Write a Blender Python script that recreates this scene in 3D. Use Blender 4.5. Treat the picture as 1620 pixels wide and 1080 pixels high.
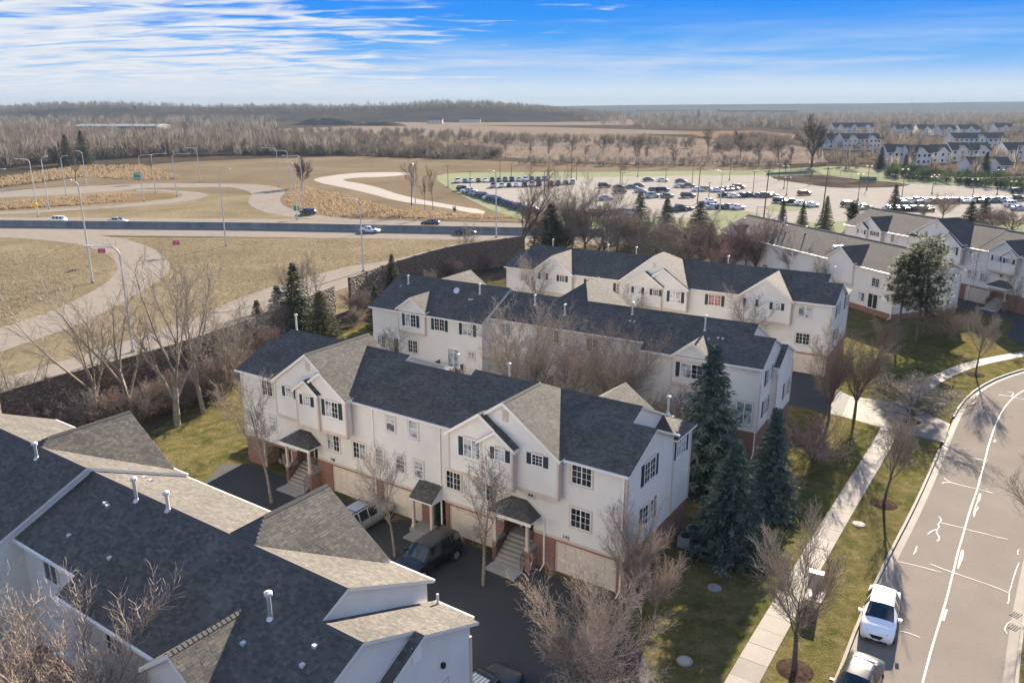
import bpy, bmesh, math, random
import numpy as np
from mathutils import Vector, Matrix

for o in list(bpy.data.objects):
    bpy.data.objects.remove(o)
scene = bpy.context.scene
COL = scene.collection
R = math.radians
random.seed(7)
RNG = random.Random(11)

# ------------------------------------------------------------------ camera
CAM_H = 28.0
FPX, YH, CXP = 1270.0, 167.0, 812.0
PITCH = math.atan((540 - YH) / FPX)
camd = bpy.data.cameras.new('camera')
camd.sensor_width = 36.0
camd.lens = FPX / 1620.0 * 36.0
camd.shift_x = -(CXP - 810.0) / 1620.0
camd.clip_start = 0.5
camd.clip_end = 30000.0
cam = bpy.data.objects.new('camera', camd)
COL.objects.link(cam)
cam.location = (0, 0, CAM_H)
cam.rotation_euler = (math.pi / 2 - PITCH, 0, 0)
scene.camera = cam

# ------------------------------------------------------------------ light
SUN_AZ, SUN_EL = R(25.2), R(21.5)
SUN_DIR = Vector((math.sin(SUN_AZ) * math.cos(SUN_EL), math.cos(SUN_AZ) * math.cos(SUN_EL), math.sin(SUN_EL)))
sl = bpy.data.lights.new('sun', 'SUN')
sl.energy = 4.8
sl.angle = R(0.6)
sl.color = (1.0, 0.87, 0.70)
sun = bpy.data.objects.new('sun', sl)
COL.objects.link(sun)
sun.rotation_euler = SUN_DIR.to_track_quat('Z', 'Y').to_euler()
EXPOSURE = 2.3
SKY_STRENGTH = 0.12

world = bpy.data.worlds.new('World')
scene.world = world
world.use_nodes = True
wn = world.node_tree
wn.nodes.clear()


def N(t, typ, **kw):
    n = t.nodes.new(typ)
    for k, v in kw.items():
        setattr(n, k, v)
    return n


def mathn(t, op, a, b=None, c=None, clamp=False):
    n = t.nodes.new('ShaderNodeMath')
    n.operation = op
    n.use_clamp = clamp
    for i, v in enumerate((a, b, c)):
        if v is None:
            continue
        if hasattr(v, 'links'):
            t.links.new(v, n.inputs[i])
        else:
            n.inputs[i].default_value = v
    return n.outputs[0]


def ramp(t, fac, stops, interp='LINEAR'):
    n = t.nodes.new('ShaderNodeValToRGB')
    n.color_ramp.interpolation = interp
    els = n.color_ramp.elements
    while len(els) < len(stops):
        els.new(0.5)
    for e, (p, c) in zip(els, stops):
        e.position = p
        e.color = (*c, 1) if len(c) == 3 else c
    t.links.new(fac, n.inputs[0])
    return n.outputs[0]


def mixc(t, fac, a, b, mode='MIX'):
    n = t.nodes.new('ShaderNodeMix')
    n.data_type = 'RGBA'
    n.blend_type = mode
    for idx, v in ((0, fac), (6, a), (7, b)):
        if hasattr(v, 'links'):
            t.links.new(v, n.inputs[idx])
        elif idx == 0:
            n.inputs[0].default_value = v
        else:
            n.inputs[idx].default_value = (*v, 1)
    return n.outputs[2]


def noise(t, vec, scale, detail=4, rough=0.55, dist=0.0, dim='3D'):
    n = t.nodes.new('ShaderNodeTexNoise')
    n.noise_dimensions = dim
    n.inputs['Scale'].default_value = scale
    n.inputs['Detail'].default_value = detail
    n.inputs['Roughness'].default_value = rough
    n.inputs['Distortion'].default_value = dist
    if vec is not None:
        t.links.new(vec, n.inputs['Vector'])
    return n.outputs['Fac']


def build_world():
    t = wn
    tc = N(t, 'ShaderNodeTexCoord')
    sky = N(t, 'ShaderNodeTexSky')
    sky.sky_type = 'NISHITA'
    sky.sun_disc = False
    sky.sun_elevation = SUN_EL
    sky.sun_rotation = SUN_AZ
    sky.altitude = 200
    sky.air_density = 1.0
    sky.dust_density = 0.3
    sky.ozone_density = 2.0
    K = 1.0 / (2 ** EXPOSURE * SKY_STRENGTH)      # display value -> sky value
    sep = N(t, 'ShaderNodeSeparateXYZ')
    t.links.new(tc.outputs['Generated'], sep.inputs[0])
    zc = mathn(t, 'MAXIMUM', sep.outputs['Z'], 0.0)
    # clear winter air: the blue deepens quickly above the horizon
    D = [(0.0, (.92, .97, 1.0)), (0.02, (.68, .82, .98)), (0.045, (.20, .50, .97)), (0.07, (.05, .38, .97)), (0.10, (.0, .285, .96)), (0.14, (.0, .245, .94)), (0.5, (.02, .22, .76)), (1.0, (.06, .26, .68))]
    grad = ramp(t, zc, [(p, tuple(v * K for v in c)) for p, c in D])
    blue = mixc(t, 0.0006, grad, sky.outputs[0])
    # cloud deck: the view direction projected onto a flat layer overhead
    den = mathn(t, 'ADD', zc, 0.085)
    px = mathn(t, 'DIVIDE', sep.outputs['X'], den)
    py = mathn(t, 'DIVIDE', sep.outputs['Y'], den)
    cb = N(t, 'ShaderNodeCombineXYZ')
    t.links.new(px, cb.inputs[0])
    t.links.new(py, cb.inputs[1])
    mp = N(t, 'ShaderNodeMapping')
    mp.inputs['Rotation'].default_value = (0, 0, R(-14))
    mp.inputs['Scale'].default_value = (1.25, 2.9, 1)
    t.links.new(cb.outputs[0], mp.inputs[0])
    n1 = noise(t, mp.outputs[0], 1.3, 9, 0.58, 0.45)
    n2 = noise(t, cb.outputs[0], 0.16, 2, 0.5)
    # broad cover: the deck lies to the left (west) and overhead; clear in front to the right
    clear = mathn(t, 'MULTIPLY', mathn(t, 'SUBTRACT', px, CLEAR_X), 0.11)
    front = mathn(t, 'MULTIPLY', py, 0.35, clamp=True)
    cov = mathn(t, 'SUBTRACT', mathn(t, 'MULTIPLY', n2, 0.30), mathn(t, 'MULTIPLY', mathn(t, 'MAXIMUM', mathn(t, 'MINIMUM', clear, 0.6), -0.15), front))
    dens = mathn(t, 'ADD', n1, cov)
    mask = ramp(t, dens, [(CLOUD_LO, (0, 0, 0)), (CLOUD_HI, (1, 1, 1))], 'EASE')
    mb = N(t, 'ShaderNodeRGBToBW')
    t.links.new(mask, mb.inputs[0])
    # low wispy bands near the horizon
    mp2 = N(t, 'ShaderNodeMapping')
    mp2.inputs['Scale'].default_value = (1.6, 1.6, 24)
    mp2.inputs['Rotation'].default_value = (0, R(1.2), 0)
    t.links.new(tc.outputs['Generated'], mp2.inputs[0])
    n3 = noise(t, mp2.outputs[0], 1.5, 6, 0.6, 0.4)
    band = ramp(t, zc, [(0.0, (0.0,) * 3), (0.02, (0.55,) * 3), (0.045, (0.75,) * 3), (0.075, (0.30,) * 3), (0.11, (0.0,) * 3)])
    bb = N(t, 'ShaderNodeRGBToBW')
    t.links.new(band, bb.inputs[0])
    wisp = mathn(t, 'MULTIPLY', mathn(t, 'MULTIPLY', mathn(t, 'SUBTRACT', n3, 0.45), 4.0, clamp=True), bb.outputs[0], clamp=True)
    m = mathn(t, 'MAXIMUM', mathn(t, 'MULTIPLY', mb.outputs[0], 0.95), wisp)
    c1 = noise(t, mp.outputs[0], 1.9, 5, 0.6)
    lo = ramp(t, c1, [(0.3, tuple(v * K for v in (.66, .74, .86))), (0.6, tuple(v * K for v in (.92, .93, .95)))])
    hi = ramp(t, c1, [(0.3, tuple(v * K for v in (1.7, 1.70, 1.72))), (0.6, tuple(v * K for v in (2.35, 2.33, 2.28)))])  # cloud above the view, brightened to lift the shaded sides
    cc = mixc(t, mathn(t, 'MULTIPLY', mathn(t, 'SUBTRACT', zc, 0.18), 3.5, clamp=True), lo, hi)
    out = mixc(t, m, blue, cc)
    bg = N(t, 'ShaderNodeBackground')
    bg.inputs['Strength'].default_value = SKY_STRENGTH
    t.links.new(out, bg.inputs[0])
    wo = N(t, 'ShaderNodeOutputWorld')
    t.links.new(bg.outputs[0], wo.inputs[0])


CLEAR_X, CLOUD_LO, CLOUD_HI = -0.75, 0.60, 0.84
build_world()

vs = scene.view_settings
scene.display_settings.display_device = 'sRGB'
vs.view_transform = 'Standard'
vs.look = 'None'
vs.exposure = EXPOSURE
vs.gamma = 1.0
vs.use_curve_mapping = False
scene.render.engine = 'CYCLES'
cy = scene.cycles
cy.max_bounces = 6
cy.diffuse_bounces = 3
cy.glossy_bounces = 3
cy.transmission_bounces = 3
cy.volume_bounces = 0
cy.transparent_max_bounces = 8
cy.caustics_reflective = False
cy.caustics_refractive = False
cy.use_adaptive_sampling = True
cy.adaptive_threshold = 0.02
try:
    cy.use_denoising = True
    cy.denoiser = 'OPENIMAGEDENOISE'
    cy.denoising_prefilter = 'ACCURATE'
except Exception:
    pass

# ------------------------------------------------------------------ helpers
_c, _s = math.cos(PITCH), math.sin(PITCH)


def G(x, y, z=0.0):
    """the point at height z seen at photo pixel (x, y)"""
    X = (x - CXP) / FPX
    Y = (y - 540) / FPX
    h = _c - Y * _s
    d = _s + Y * _c
    t = (CAM_H - z) / d
    return (X * t, h * t)


def hgt(base, px, py):
    """height of pixel (px,py) at the ground distance of the pixel base"""
    gy = G(*base)[1]
    Y = (py - 540) / FPX
    h = _c - Y * _s
    d = _s + Y * _c
    return CAM_H - d * gy / h


class MB:
    def __init__(self):
        self.v, self.f, self.m, self.uv = [], [], [], []

    def add(self, verts, faces, mat=0):
        b = len(self.v)
        self.v.extend([tuple(p) for p in verts])
        for f in faces:
            self.f.append([i + b for i in f])
            self.m.append(mat)

    def box(self, x0, x1, y0, y1, z0, z1, mat=0):
        self.add([(x0, y0, z0), (x1, y0, z0), (x1, y1, z0), (x0, y1, z0), (x0, y0, z1), (x1, y0, z1), (x1, y1, z1), (x0, y1, z1)],
                 [(0, 3, 2, 1), (4, 5, 6, 7), (0, 1, 5, 4), (1, 2, 6, 5), (2, 3, 7, 6), (3, 0, 4, 7)], mat)

    def prism(self, prof, axis, a0, a1, mat=0):
        """prof: list of (p,z); extruded along axis 'x' (p=y) or 'y' (p=x)"""
        n = len(prof)
        if axis == 'x':
            A = [(a0, p, z) for p, z in prof]
            B = [(a1, p, z) for p, z in prof]
        else:
            A = [(p, a0, z) for p, z in prof]
            B = [(p, a1, z) for p, z in prof]
        fs = [list(range(n))[::-1], [i + n for i in range(n)]]
        for i in range(n):
            j = (i + 1) % n
            fs.append([i, j, j + n, i + n])
        self.add(A + B, fs, mat)

    def tube(self, p0, p1, r0, r1=None, n=8, mat=0, caps=True):
        r1 = r0 if r1 is None else r1
        p0, p1 = Vector(p0), Vector(p1)
        d = (p1 - p0)
        if d.length < 1e-6:
            return
        d.normalize()
        a = d.orthogonal().normalized()
        b = d.cross(a)
        vs_ = []
        for p, r in ((p0, r0), (p1, r1)):
            for k in range(n):
                an = 2 * math.pi * k / n
                vs_.append(p + (a * math.cos(an) + b * math.sin(an)) * r)
        fs = [[k, (k + 1) % n, (k + 1) % n + n, k + n] for k in range(n)]
        if caps:
            fs.append(list(range(n))[::-1])
            fs.append([k + n for k in range(n)])
        self.add(vs_, fs, mat)

    def mesh(self, name, mats, smooth=False, fix=True):
        me = bpy.data.meshes.new(name)
        me.from_pydata(self.v, [], self.f)
        for m in (mats if isinstance(mats, (list, tuple)) else [mats]):
            me.materials.append(m)
        if len(me.materials) > 1:
            me.polygons.foreach_set('material_index', self.m)
        if smooth:
            me.polygons.foreach_set('use_smooth', [True] * len(me.polygons))
        if fix:
            bm = bmesh.new()
            bm.from_mesh(me)
            bmesh.ops.recalc_face_normals(bm, faces=bm.faces)
            bm.to_mesh(me)
            bm.free()
        me.update()
        return me

    def build(self, name, mats, parent=None, smooth=False, fix=True):
        return put(name, self.mesh(name, mats, smooth, fix), parent)


def put(name, me, parent=None, M=None):
    o = bpy.data.objects.new(name, me)
    COL.objects.link(o)
    if parent is not None:
        o.parent = parent
    if M is not None:
        o.matrix_local = M
    return o


def tag(o, label=None, cat=None, group=None, kind=None):
    if label:
        o['label'] = label
    if cat:
        o['category'] = cat
    if group:
        o['group'] = group
    if kind:
        o['kind'] = kind
    return o


def thing(name, label, cat, loc=(0, 0, 0), rz=0.0, group=None):
    o = bpy.data.objects.new(name, None)
    o.empty_display_size = 0.3
    COL.objects.link(o)
    o.location = loc
    o.rotation_euler = (0, 0, rz)
    return tag(o, label, cat, group)


def npmesh(name, V, F, mats, mat_idx=None, tint=None, smooth=False):
    """V (n,3), F (m,k) numpy -> mesh, quickly"""
    me = bpy.data.meshes.new(name)
    V = np.asarray(V, np.float32)
    F = np.asarray(F, np.int32)
    k = F.shape[1]
    me.vertices.add(len(V))
    me.vertices.foreach_set('co', V.ravel())
    me.loops.add(F.size)
    me.loops.foreach_set('vertex_index', F.ravel())
    me.polygons.add(len(F))
    me.polygons.foreach_set('loop_start', np.arange(0, F.size, k, dtype=np.int32))
    for m in (mats if isinstance(mats, (list, tuple)) else [mats]):
        me.materials.append(m)
    if mat_idx is not None:
        me.polygons.foreach_set('material_index', np.asarray(mat_idx, np.int32))
    me.update(calc_edges=True)
    me.polygons.foreach_set('use_smooth', np.full(len(F), bool(smooth)))
    if tint is not None:
        at = me.attributes.new('tint', 'FLOAT', 'POINT')
        at.data.foreach_set('value', np.asarray(tint, np.float32))
    return me


# ------------------------------------------------------------------ materials
def mat(name, col, rough=0.8, spec=0.3, metal=0.0, fn=None, bump=None):
    m = bpy.data.materials.new(name)
    m.use_nodes = True
    t = m.node_tree
    b = t.nodes['Principled BSDF']
    b.inputs['Base Color'].default_value = (*col, 1)
    b.inputs['Roughness'].default_value = rough
    b.inputs['Specular IOR Level'].default_value = 0.0 if spec <= 0.15 else spec
    b.inputs['Metallic'].default_value = metal
    if fn:
        fn(t, b)
    return m


def objco(t):
    return N(t, 'ShaderNodeTexCoord').outputs['Object']


def worldco(t):
    return N(t, 'ShaderNodeNewGeometry').outputs['Position']


def bumpn(t, b, h, strength, dist):
    n = N(t, 'ShaderNodeBump')
    n.inputs['Strength'].default_value = strength
    n.inputs['Distance'].default_value = dist
    t.links.new(h, n.inputs['Height'])
    t.links.new(n.outputs[0], b.inputs['Normal'])


def two_noise(c1, c2, s1, s2=None, c3=None, co=worldco, bs=0.0, bd=0.03, bscale=8, p=(0.35, 0.65), p2=(0.45, 0.7), aniso=None):
    def fn(t, b):
        v = co(t)
        if aniso:
            mp = N(t, 'ShaderNodeMapping')
            mp.inputs['Scale'].default_value = aniso[0]
            mp.inputs['Rotation'].default_value = aniso[1]
            t.links.new(v, mp.inputs[0])
            v = mp.outputs[0]
        c = ramp(t, noise(t, v, s1, 6, 0.6), [(p[0], c1), (p[1], c2)])
        if c3 is not None:
            f = ramp(t, noise(t, v, s2, 5, 0.65), [(p2[0], (0, 0, 0)), (p2[1], (1, 1, 1))])
            c = mixc(t, f, c, c3)
        t.links.new(c, b.inputs['Base Color'])
        if bs:
            bumpn(t, b, noise(t, v, bscale, 4, 0.7), bs, bd)
    return fn


def fn_siding(t, b):
    co = objco(t)
    sep = N(t, 'ShaderNodeSeparateXYZ')
    t.links.new(co, sep.inputs[0])
    f = mathn(t, 'FRACT', mathn(t, 'DIVIDE', sep.outputs['Z'], 0.125))
    n = noise(t, co, 0.9, 4, 0.6)
    c = ramp(t, n, [(0.3, (0.655, 0.630, 0.575)), (0.7, (0.715, 0.690, 0.635))])
    line = ramp(t, f, [(0.0, (0.70,) * 3), (0.14, (0.93,) * 3), (0.25, (1, 1, 1)), (1.0, (1.0, 1.0, 1.0))])  # shade line at every board lap, put into the colour
    t.links.new(mixc(t, 1.0, c, line, 'MULTIPLY'), b.inputs['Base Color'])
    bumpn(t, b, mathn(t, 'SUBTRACT', 1.0, f), 0.6, 0.02)


def fn_brick(t, b):
    co = objco(t)
    sep = N(t, 'ShaderNodeSeparateXYZ')
    t.links.new(co, sep.inputs[0])
    cb = N(t, 'ShaderNodeCombineXYZ')
    t.links.new(mathn(t, 'ADD', sep.outputs['X'], sep.outputs['Y']), cb.inputs[0])
    t.links.new(sep.outputs['Z'], cb.inputs[1])
    br = N(t, 'ShaderNodeTexBrick')
    br.inputs['Color1'].default_value = (0.26, 0.10, 0.065, 1)
    br.inputs['Color2'].default_value = (0.17, 0.065, 0.045, 1)
    br.inputs['Mortar'].default_value = (0.33, 0.27, 0.22, 1)
    br.inputs['Scale'].default_value = 1.0
    br.inputs['Mortar Size'].default_value = 0.010
    br.inputs['Brick Width'].default_value = 0.215
    br.inputs['Row Height'].default_value = 0.075
    t.links.new(cb.outputs[0], br.inputs['Vector'])
    t.links.new(br.outputs['Color'], b.inputs['Base Color'])
    bumpn(t, b, mathn(t, 'SUBTRACT', 1.0, br.outputs['Fac']), 0.6, 0.01)


def fn_shingle_uv(c1, c2):
    def fn(t, b):
        uv = N(t, 'ShaderNodeUVMap')
        br = N(t, 'ShaderNodeTexBrick')
        br.offset = 0.37
        br.inputs['Color1'].default_value = (*c1, 1)
        br.inputs['Color2'].default_value = (*c2, 1)
        br.inputs['Mortar'].default_value = (c1[0] * .5, c1[1] * .5, c1[2] * .5, 1)
        br.inputs['Scale'].default_value = 1.0
        br.inputs['Mortar Size'].default_value = 0.012
        br.inputs['Brick Width'].default_value = 0.33
        br.inputs['Row Height'].default_value = 0.145
        t.links.new(uv.outputs[0], br.inputs['Vector'])
        n = noise(t, uv.outputs[0], 0.35, 4, 0.6)
        w = ramp(t, n, [(0.3, (0.82,) * 3), (0.7, (1.12,) * 3)])
        t.links.new(mixc(t, 1.0, br.outputs['Color'], w, 'MULTIPLY'), b.inputs['Base Color'])
        bumpn(t, b, mathn(t, 'SUBTRACT', 1.0, br.outputs['Fac']), 0.5, 0.012)
    return fn


def shingle_tab(c):
    def fn(t, b):
        n = noise(t, objco(t), 0.5, 5, 0.65)
        w = ramp(t, n, [(0.3, tuple(x * .78 for x in c)), (0.7, tuple(x * 1.18 for x in c))])
        t.links.new(w, b.inputs['Base Color'])
    return fn


def fn_tint(stops):
    def fn(t, b):
        a = N(t, 'ShaderNodeAttribute')
        a.attribute_name = 'tint'
        t.links.new(ramp(t, a.outputs['Fac'], stops), b.inputs['Base Color'])
    return fn


def fn_objcolor(t, b):
    oi = N(t, 'ShaderNodeObjectInfo')
    t.links.new(oi.outputs['Color'], b.inputs['Base Color'])
    b.inputs['Coat Weight'].default_value = 0.6
    b.inputs['Coat Roughness'].default_value = 0.05


def fn_concrete(c1, c2, joint=None):
    def fn(t, b):
        v = worldco(t)
        c = ramp(t, noise(t, v, 0.5, 6, 0.65), [(0.3, c1), (0.7, c2)])
        sp = ramp(t, noise(t, v, 14, 3, 0.7), [(0.3, (0.86,) * 3), (0.7, (1.08,) * 3)])
        t.links.new(mixc(t, 1.0, c, sp, 'MULTIPLY'), b.inputs['Base Color'])
        bumpn(t, b, noise(t, v, 30, 3, 0.7), 0.25, 0.01)
    return fn


def fn_asphalt(c1, c2):
    def fn(t, b):
        v = worldco(t)
        c = ramp(t, noise(t, v, 0.18, 6, 0.62), [(0.3, c1), (0.7, c2)])
        sp = ramp(t, noise(t, v, 22, 3, 0.75), [(0.3, (0.78,) * 3), (0.7, (1.18,) * 3)])
        t.links.new(mixc(t, 1.0, c, sp, 'MULTIPLY'), b.inputs['Base Color'])
        bumpn(t, b, noise(t, v, 40, 2, 0.7), 0.3, 0.01)
    return fn


def fn_lawn(c1, c2, c3, big=0.16):
    def fn(t, b):
        v = worldco(t)
        c = ramp(t, noise(t, v, big, 5, 0.6), [(0.36, c1), (0.62, c2)])
        f = ramp(t, noise(t, v, 1.1, 6, 0.7), [(0.44, (0, 0, 0)), (0.70, (1, 1, 1))])
        c = mixc(t, f, c, c3)
        sp = ramp(t, noise(t, v, 9, 4, 0.75), [(0.28, (0.55,) * 3), (0.72, (1.35,) * 3)])
        t.links.new(mixc(t, 1.0, c, sp, 'MULTIPLY'), b.inputs['Base Color'])
        bumpn(t, b, noise(t, v, 7, 5, 0.8), 0.9, 0.09)
    return fn


M = {}
M['siding'] = mat('siding', (0.76, 0.74, 0.71), 0.6, 0.25, fn=fn_siding)
M['siding_plain'] = mat('siding_plain', (0.70, 0.67, 0.65), 0.6, 0.2)
M['trim_tan'] = mat('trim_tan', (0.56, 0.46, 0.38), 0.7, 0.2, fn=two_noise((0.53, 0.43, 0.35), (0.60, 0.50, 0.42), 1.5, co=objco))
M['trim_white'] = mat('trim_white', (0.78, 0.75, 0.71), 0.5, 0.3)
M['fascia'] = mat('fascia', (0.74, 0.70, 0.63), 0.5, 0.3)
M['shutter'] = mat('shutter', (0.018, 0.040, 0.050), 0.5, 0.3)
M['glass'] = mat('glass', (0.012, 0.017, 0.022), 0.06, 0.6, fn=two_noise((0.006, 0.010, 0.013), (0.05, 0.058, 0.06), 1.1, co=worldco))
M['glass_blind'] = mat('glass_blind', (0.45, 0.47, 0.48), 0.12, 0.5, fn=two_noise((0.10, 0.115, 0.12), (0.48, 0.50, 0.50), 1.4, co=worldco, p=(0.38, 0.55)))
M['glass_red'] = mat('glass_red', (0.35, 0.12, 0.10), 0.12, 0.5, fn=two_noise((0.32, 0.10, 0.09), (0.46, 0.30, 0.26), 3.0, co=worldco))
M['brick'] = mat('brick', (0.2, 0.08, 0.05), 0.85, 0.2, fn=fn_brick)
M['metal_pale'] = mat('metal_pale', (0.20, 0.22, 0.23), 0.8, 0.1)
M['metal_dim'] = mat('metal_dim', (0.10, 0.125, 0.13), 0.9, 0.1)
M['garage'] = mat('garage', (0.62, 0.54, 0.43), 0.35, 0.35, fn=two_noise((0.60, 0.52, 0.41), (0.66, 0.58, 0.48), 0.8, co=objco))
M['door_green'] = mat('door_green', (0.02, 0.10, 0.075), 0.4, 0.4)
M['door_dark'] = mat('door_dark', (0.012, 0.018, 0.02), 0.3, 0.4)
M['interior'] = mat('interior', (0.05, 0.045, 0.04), 0.9, 0.1)
M['iron'] = mat('iron', (0.012, 0.012, 0.014), 0.5, 0.4)
SH = [(0.090, 0.081, 0.068), (0.064, 0.061, 0.056), (0.112, 0.100, 0.083)]
M['roof_base'] = mat('roof_base', SH[1], 0.9, 0.25, fn=fn_shingle_uv(SH[0], SH[1]))
M['tab_a'] = mat('tab_a', SH[0], 0.88, 0.28, fn=shingle_tab(SH[0]))
M['tab_b'] = mat('tab_b', SH[1], 0.88, 0.28, fn=shingle_tab(SH[1]))
M['tab_c'] = mat('tab_c', SH[2], 0.88, 0.28, fn=shingle_tab(SH[2]))
M['roof_brown'] = mat('roof_brown', (0.15, 0.13, 0.11), 0.9, 0.25, fn=fn_shingle_uv((0.105, 0.088, 0.076), (0.075, 0.065, 0.058)))
M['ridge'] = mat('ridge', (0.085, 0.078, 0.07), 0.9, 0.25)
M['galv'] = mat('galv', (0.55, 0.55, 0.53), 0.4, 0.4, 0.6)
M['vent_white'] = mat('vent_white', (0.55, 0.53, 0.49), 0.5, 0.3)
M['concrete'] = mat('concrete', (0.42, 0.38, 0.33), 0.85, 0.25, fn=fn_concrete((0.215, 0.190, 0.160), (0.275, 0.245, 0.210)))
M['concrete_old'] = mat('concrete_old', (0.33, 0.29, 0.25), 0.85, 0.25, fn=fn_concrete((0.175, 0.155, 0.132), (0.225, 0.200, 0.172)))
M['step'] = mat('step', (0.38, 0.35, 0.30), 0.85, 0.25, fn=fn_concrete((0.26, 0.24, 0.20), (0.36, 0.33, 0.285)))
M['asphalt'] = mat('asphalt', (0.045, 0.045, 0.046), 0.85, 0.35, fn=fn_asphalt((0.030, 0.030, 0.030), (0.046, 0.045, 0.044)))
M['street'] = mat('street', (0.22, 0.195, 0.17), 0.95, 0.12, fn=fn_asphalt((0.172, 0.150, 0.128), (0.206, 0.181, 0.156)))
M['lot'] = mat('lot', (0.20, 0.17, 0.14), 0.95, 0.12, fn=fn_asphalt((0.235, 0.215, 0.188), (0.280, 0.258, 0.228)))
M['highway'] = mat('highway', (0.30, 0.26, 0.22), 0.95, 0.15, fn=fn_concrete((0.180, 0.158, 0.134), (0.225, 0.198, 0.170)))
M['barrier'] = mat('barrier', (0.13, 0.14, 0.14), 0.85, 0.2, fn=two_noise((0.15, 0.165, 0.165), (0.24, 0.25, 0.245), 0.4, aniso=((1, 1, 0.1), (0, 0, 0))))
M['lawn'] = mat('lawn', (0.1, 0.1, 0.03), 0.95, 0.1, fn=fn_lawn((0.056, 0.060, 0.019), (0.110, 0.096, 0.034), (0.170, 0.130, 0.066), 0.3))
M['lawn_green'] = mat('lawn_green', (0.1, 0.1, 0.03), 0.95, 0.1, fn=fn_lawn((0.045, 0.058, 0.016), (0.092, 0.090, 0.026), (0.150, 0.122, 0.055), 0.3))
M['dry'] = mat('dry', (0.22, 0.18, 0.1), 0.95, 0.1, fn=fn_lawn((0.150, 0.123, 0.077), (0.215, 0.175, 0.114), (0.105, 0.087, 0.054), 0.06))
M['dry_brown'] = mat('dry_brown', (0.17, 0.12, 0.075), 0.95, 0.1, fn=fn_lawn((0.130, 0.102, 0.068), (0.180, 0.142, 0.094), (0.100, 0.080, 0.056), 0.03))
M['reed_ground'] = mat('reed_ground', (0.3, 0.2, 0.11), 0.95, 0.1, fn=fn_lawn((0.150, 0.106, 0.064), (0.195, 0.138, 0.084), (0.105, 0.076, 0.050), 0.02))
M['field_pink'] = mat('field_pink', (0.30, 0.21, 0.16), 0.95, 0.1, fn=fn_lawn((0.165, 0.130, 0.104), (0.215, 0.170, 0.136), (0.095, 0.074, 0.058), 0.03))
M['mint'] = mat('mint', (0.24, 0.30, 0.14), 0.95, 0.1, fn=fn_lawn((0.185, 0.205, 0.125), (0.220, 0.235, 0.150), (0.190, 0.185, 0.115), 0.04))
M['mulch'] = mat('mulch', (0.045, 0.03, 0.02), 0.95, 0.1, fn=two_noise((0.03, 0.02, 0.015), (0.075, 0.05, 0.035), 5, bs=0.8, bd=0.05, bscale=16))
M['litter'] = mat('litter', (0.09, 0.06, 0.045), 0.95, 0.1, fn=fn_lawn((0.070, 0.050, 0.036), (0.105, 0.080, 0.054), (0.055, 0.043, 0.031), 0.3))
M['earth'] = mat('earth', (0.05, 0.04, 0.035), 0.95, 0.15, fn=two_noise((0.035, 0.028, 0.025), (0.08, 0.062, 0.05), 0.1, bs=0.6, bd=0.2, bscale=0.8))
M['ground_far'] = mat('ground_far', (0.12, 0.09, 0.065), 0.95, 0.1, fn=two_noise((0.040, 0.032, 0.026), (0.075, 0.058, 0.043), 0.004, 0.02, (0.052, 0.042, 0.033)))
M['hill'] = mat('hill', (0.09, 0.07, 0.055), 0.95, 0.1, fn=two_noise((0.024, 0.021, 0.019), (0.044, 0.036, 0.030), 0.012))
M['hill_far'] = mat('hill_far', (0.10, 0.10, 0.09), 0.95, 0.1, fn=two_noise((0.026, 0.028, 0.028), (0.044, 0.042, 0.038), 0.004))
M['wood_floor'] = mat('wood_floor', (0.03, 0.024, 0.02), 0.95, 0.1, fn=two_noise((0.020, 0.017, 0.015), (0.045, 0.036, 0.028), 0.02))
M['water'] = mat('water', (0.02, 0.025, 0.03), 0.05, 0.5)
M['paint_white'] = mat('paint_white', (0.38, 0.365, 0.34), 0.7, 0.3)
M['wall_stone'] = None
M['bark_grey'] = mat('bark_grey', (0.20, 0.17, 0.13), 0.9, 0.2, fn=two_noise((0.15, 0.125, 0.10), (0.26, 0.225, 0.175), 4, co=objco))
M['bark_dark'] = mat('bark_dark', (0.10, 0.08, 0.065), 0.9, 0.2, fn=two_noise((0.075, 0.06, 0.05), (0.15, 0.12, 0.095), 4, co=objco))
TW = dict(
    twig_tan=[(0, (0.25, 0.20, 0.165)), (1, (0.52, 0.44, 0.365))],
    twig_grey=[(0, (0.20, 0.17, 0.145)), (1, (0.46, 0.40, 0.335))],
    twig_brown=[(0, (0.155, 0.122, 0.10)), (1, (0.34, 0.275, 0.225))],
    twig_red=[(0, (0.18, 0.118, 0.105)), (1, (0.38, 0.27, 0.245))],
    twig_far=[(0, (0.080, 0.066, 0.057)), (0.8, (0.160, 0.135, 0.114)), (1, (0.29, 0.25, 0.21))],
    twig_dark=[(0, (0.055, 0.047, 0.04)), (1, (0.125, 0.10, 0.08))],
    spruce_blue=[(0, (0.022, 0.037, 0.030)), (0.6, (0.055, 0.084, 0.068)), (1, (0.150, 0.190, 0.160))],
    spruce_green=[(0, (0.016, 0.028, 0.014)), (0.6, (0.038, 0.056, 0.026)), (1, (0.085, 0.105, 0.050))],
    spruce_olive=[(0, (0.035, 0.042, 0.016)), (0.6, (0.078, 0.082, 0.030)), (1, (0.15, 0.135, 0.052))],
    pine=[(0, (0.022, 0.036, 0.018)), (0.6, (0.062, 0.080, 0.034)), (1, (0.14, 0.145, 0.062))],
    reed=[(0, (0.20, 0.145, 0.092)), (1, (0.31, 0.235, 0.15))],
    grass_dry=[(0, (0.15, 0.122, 0.080)), (1, (0.27, 0.225, 0.150))],
)


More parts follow.
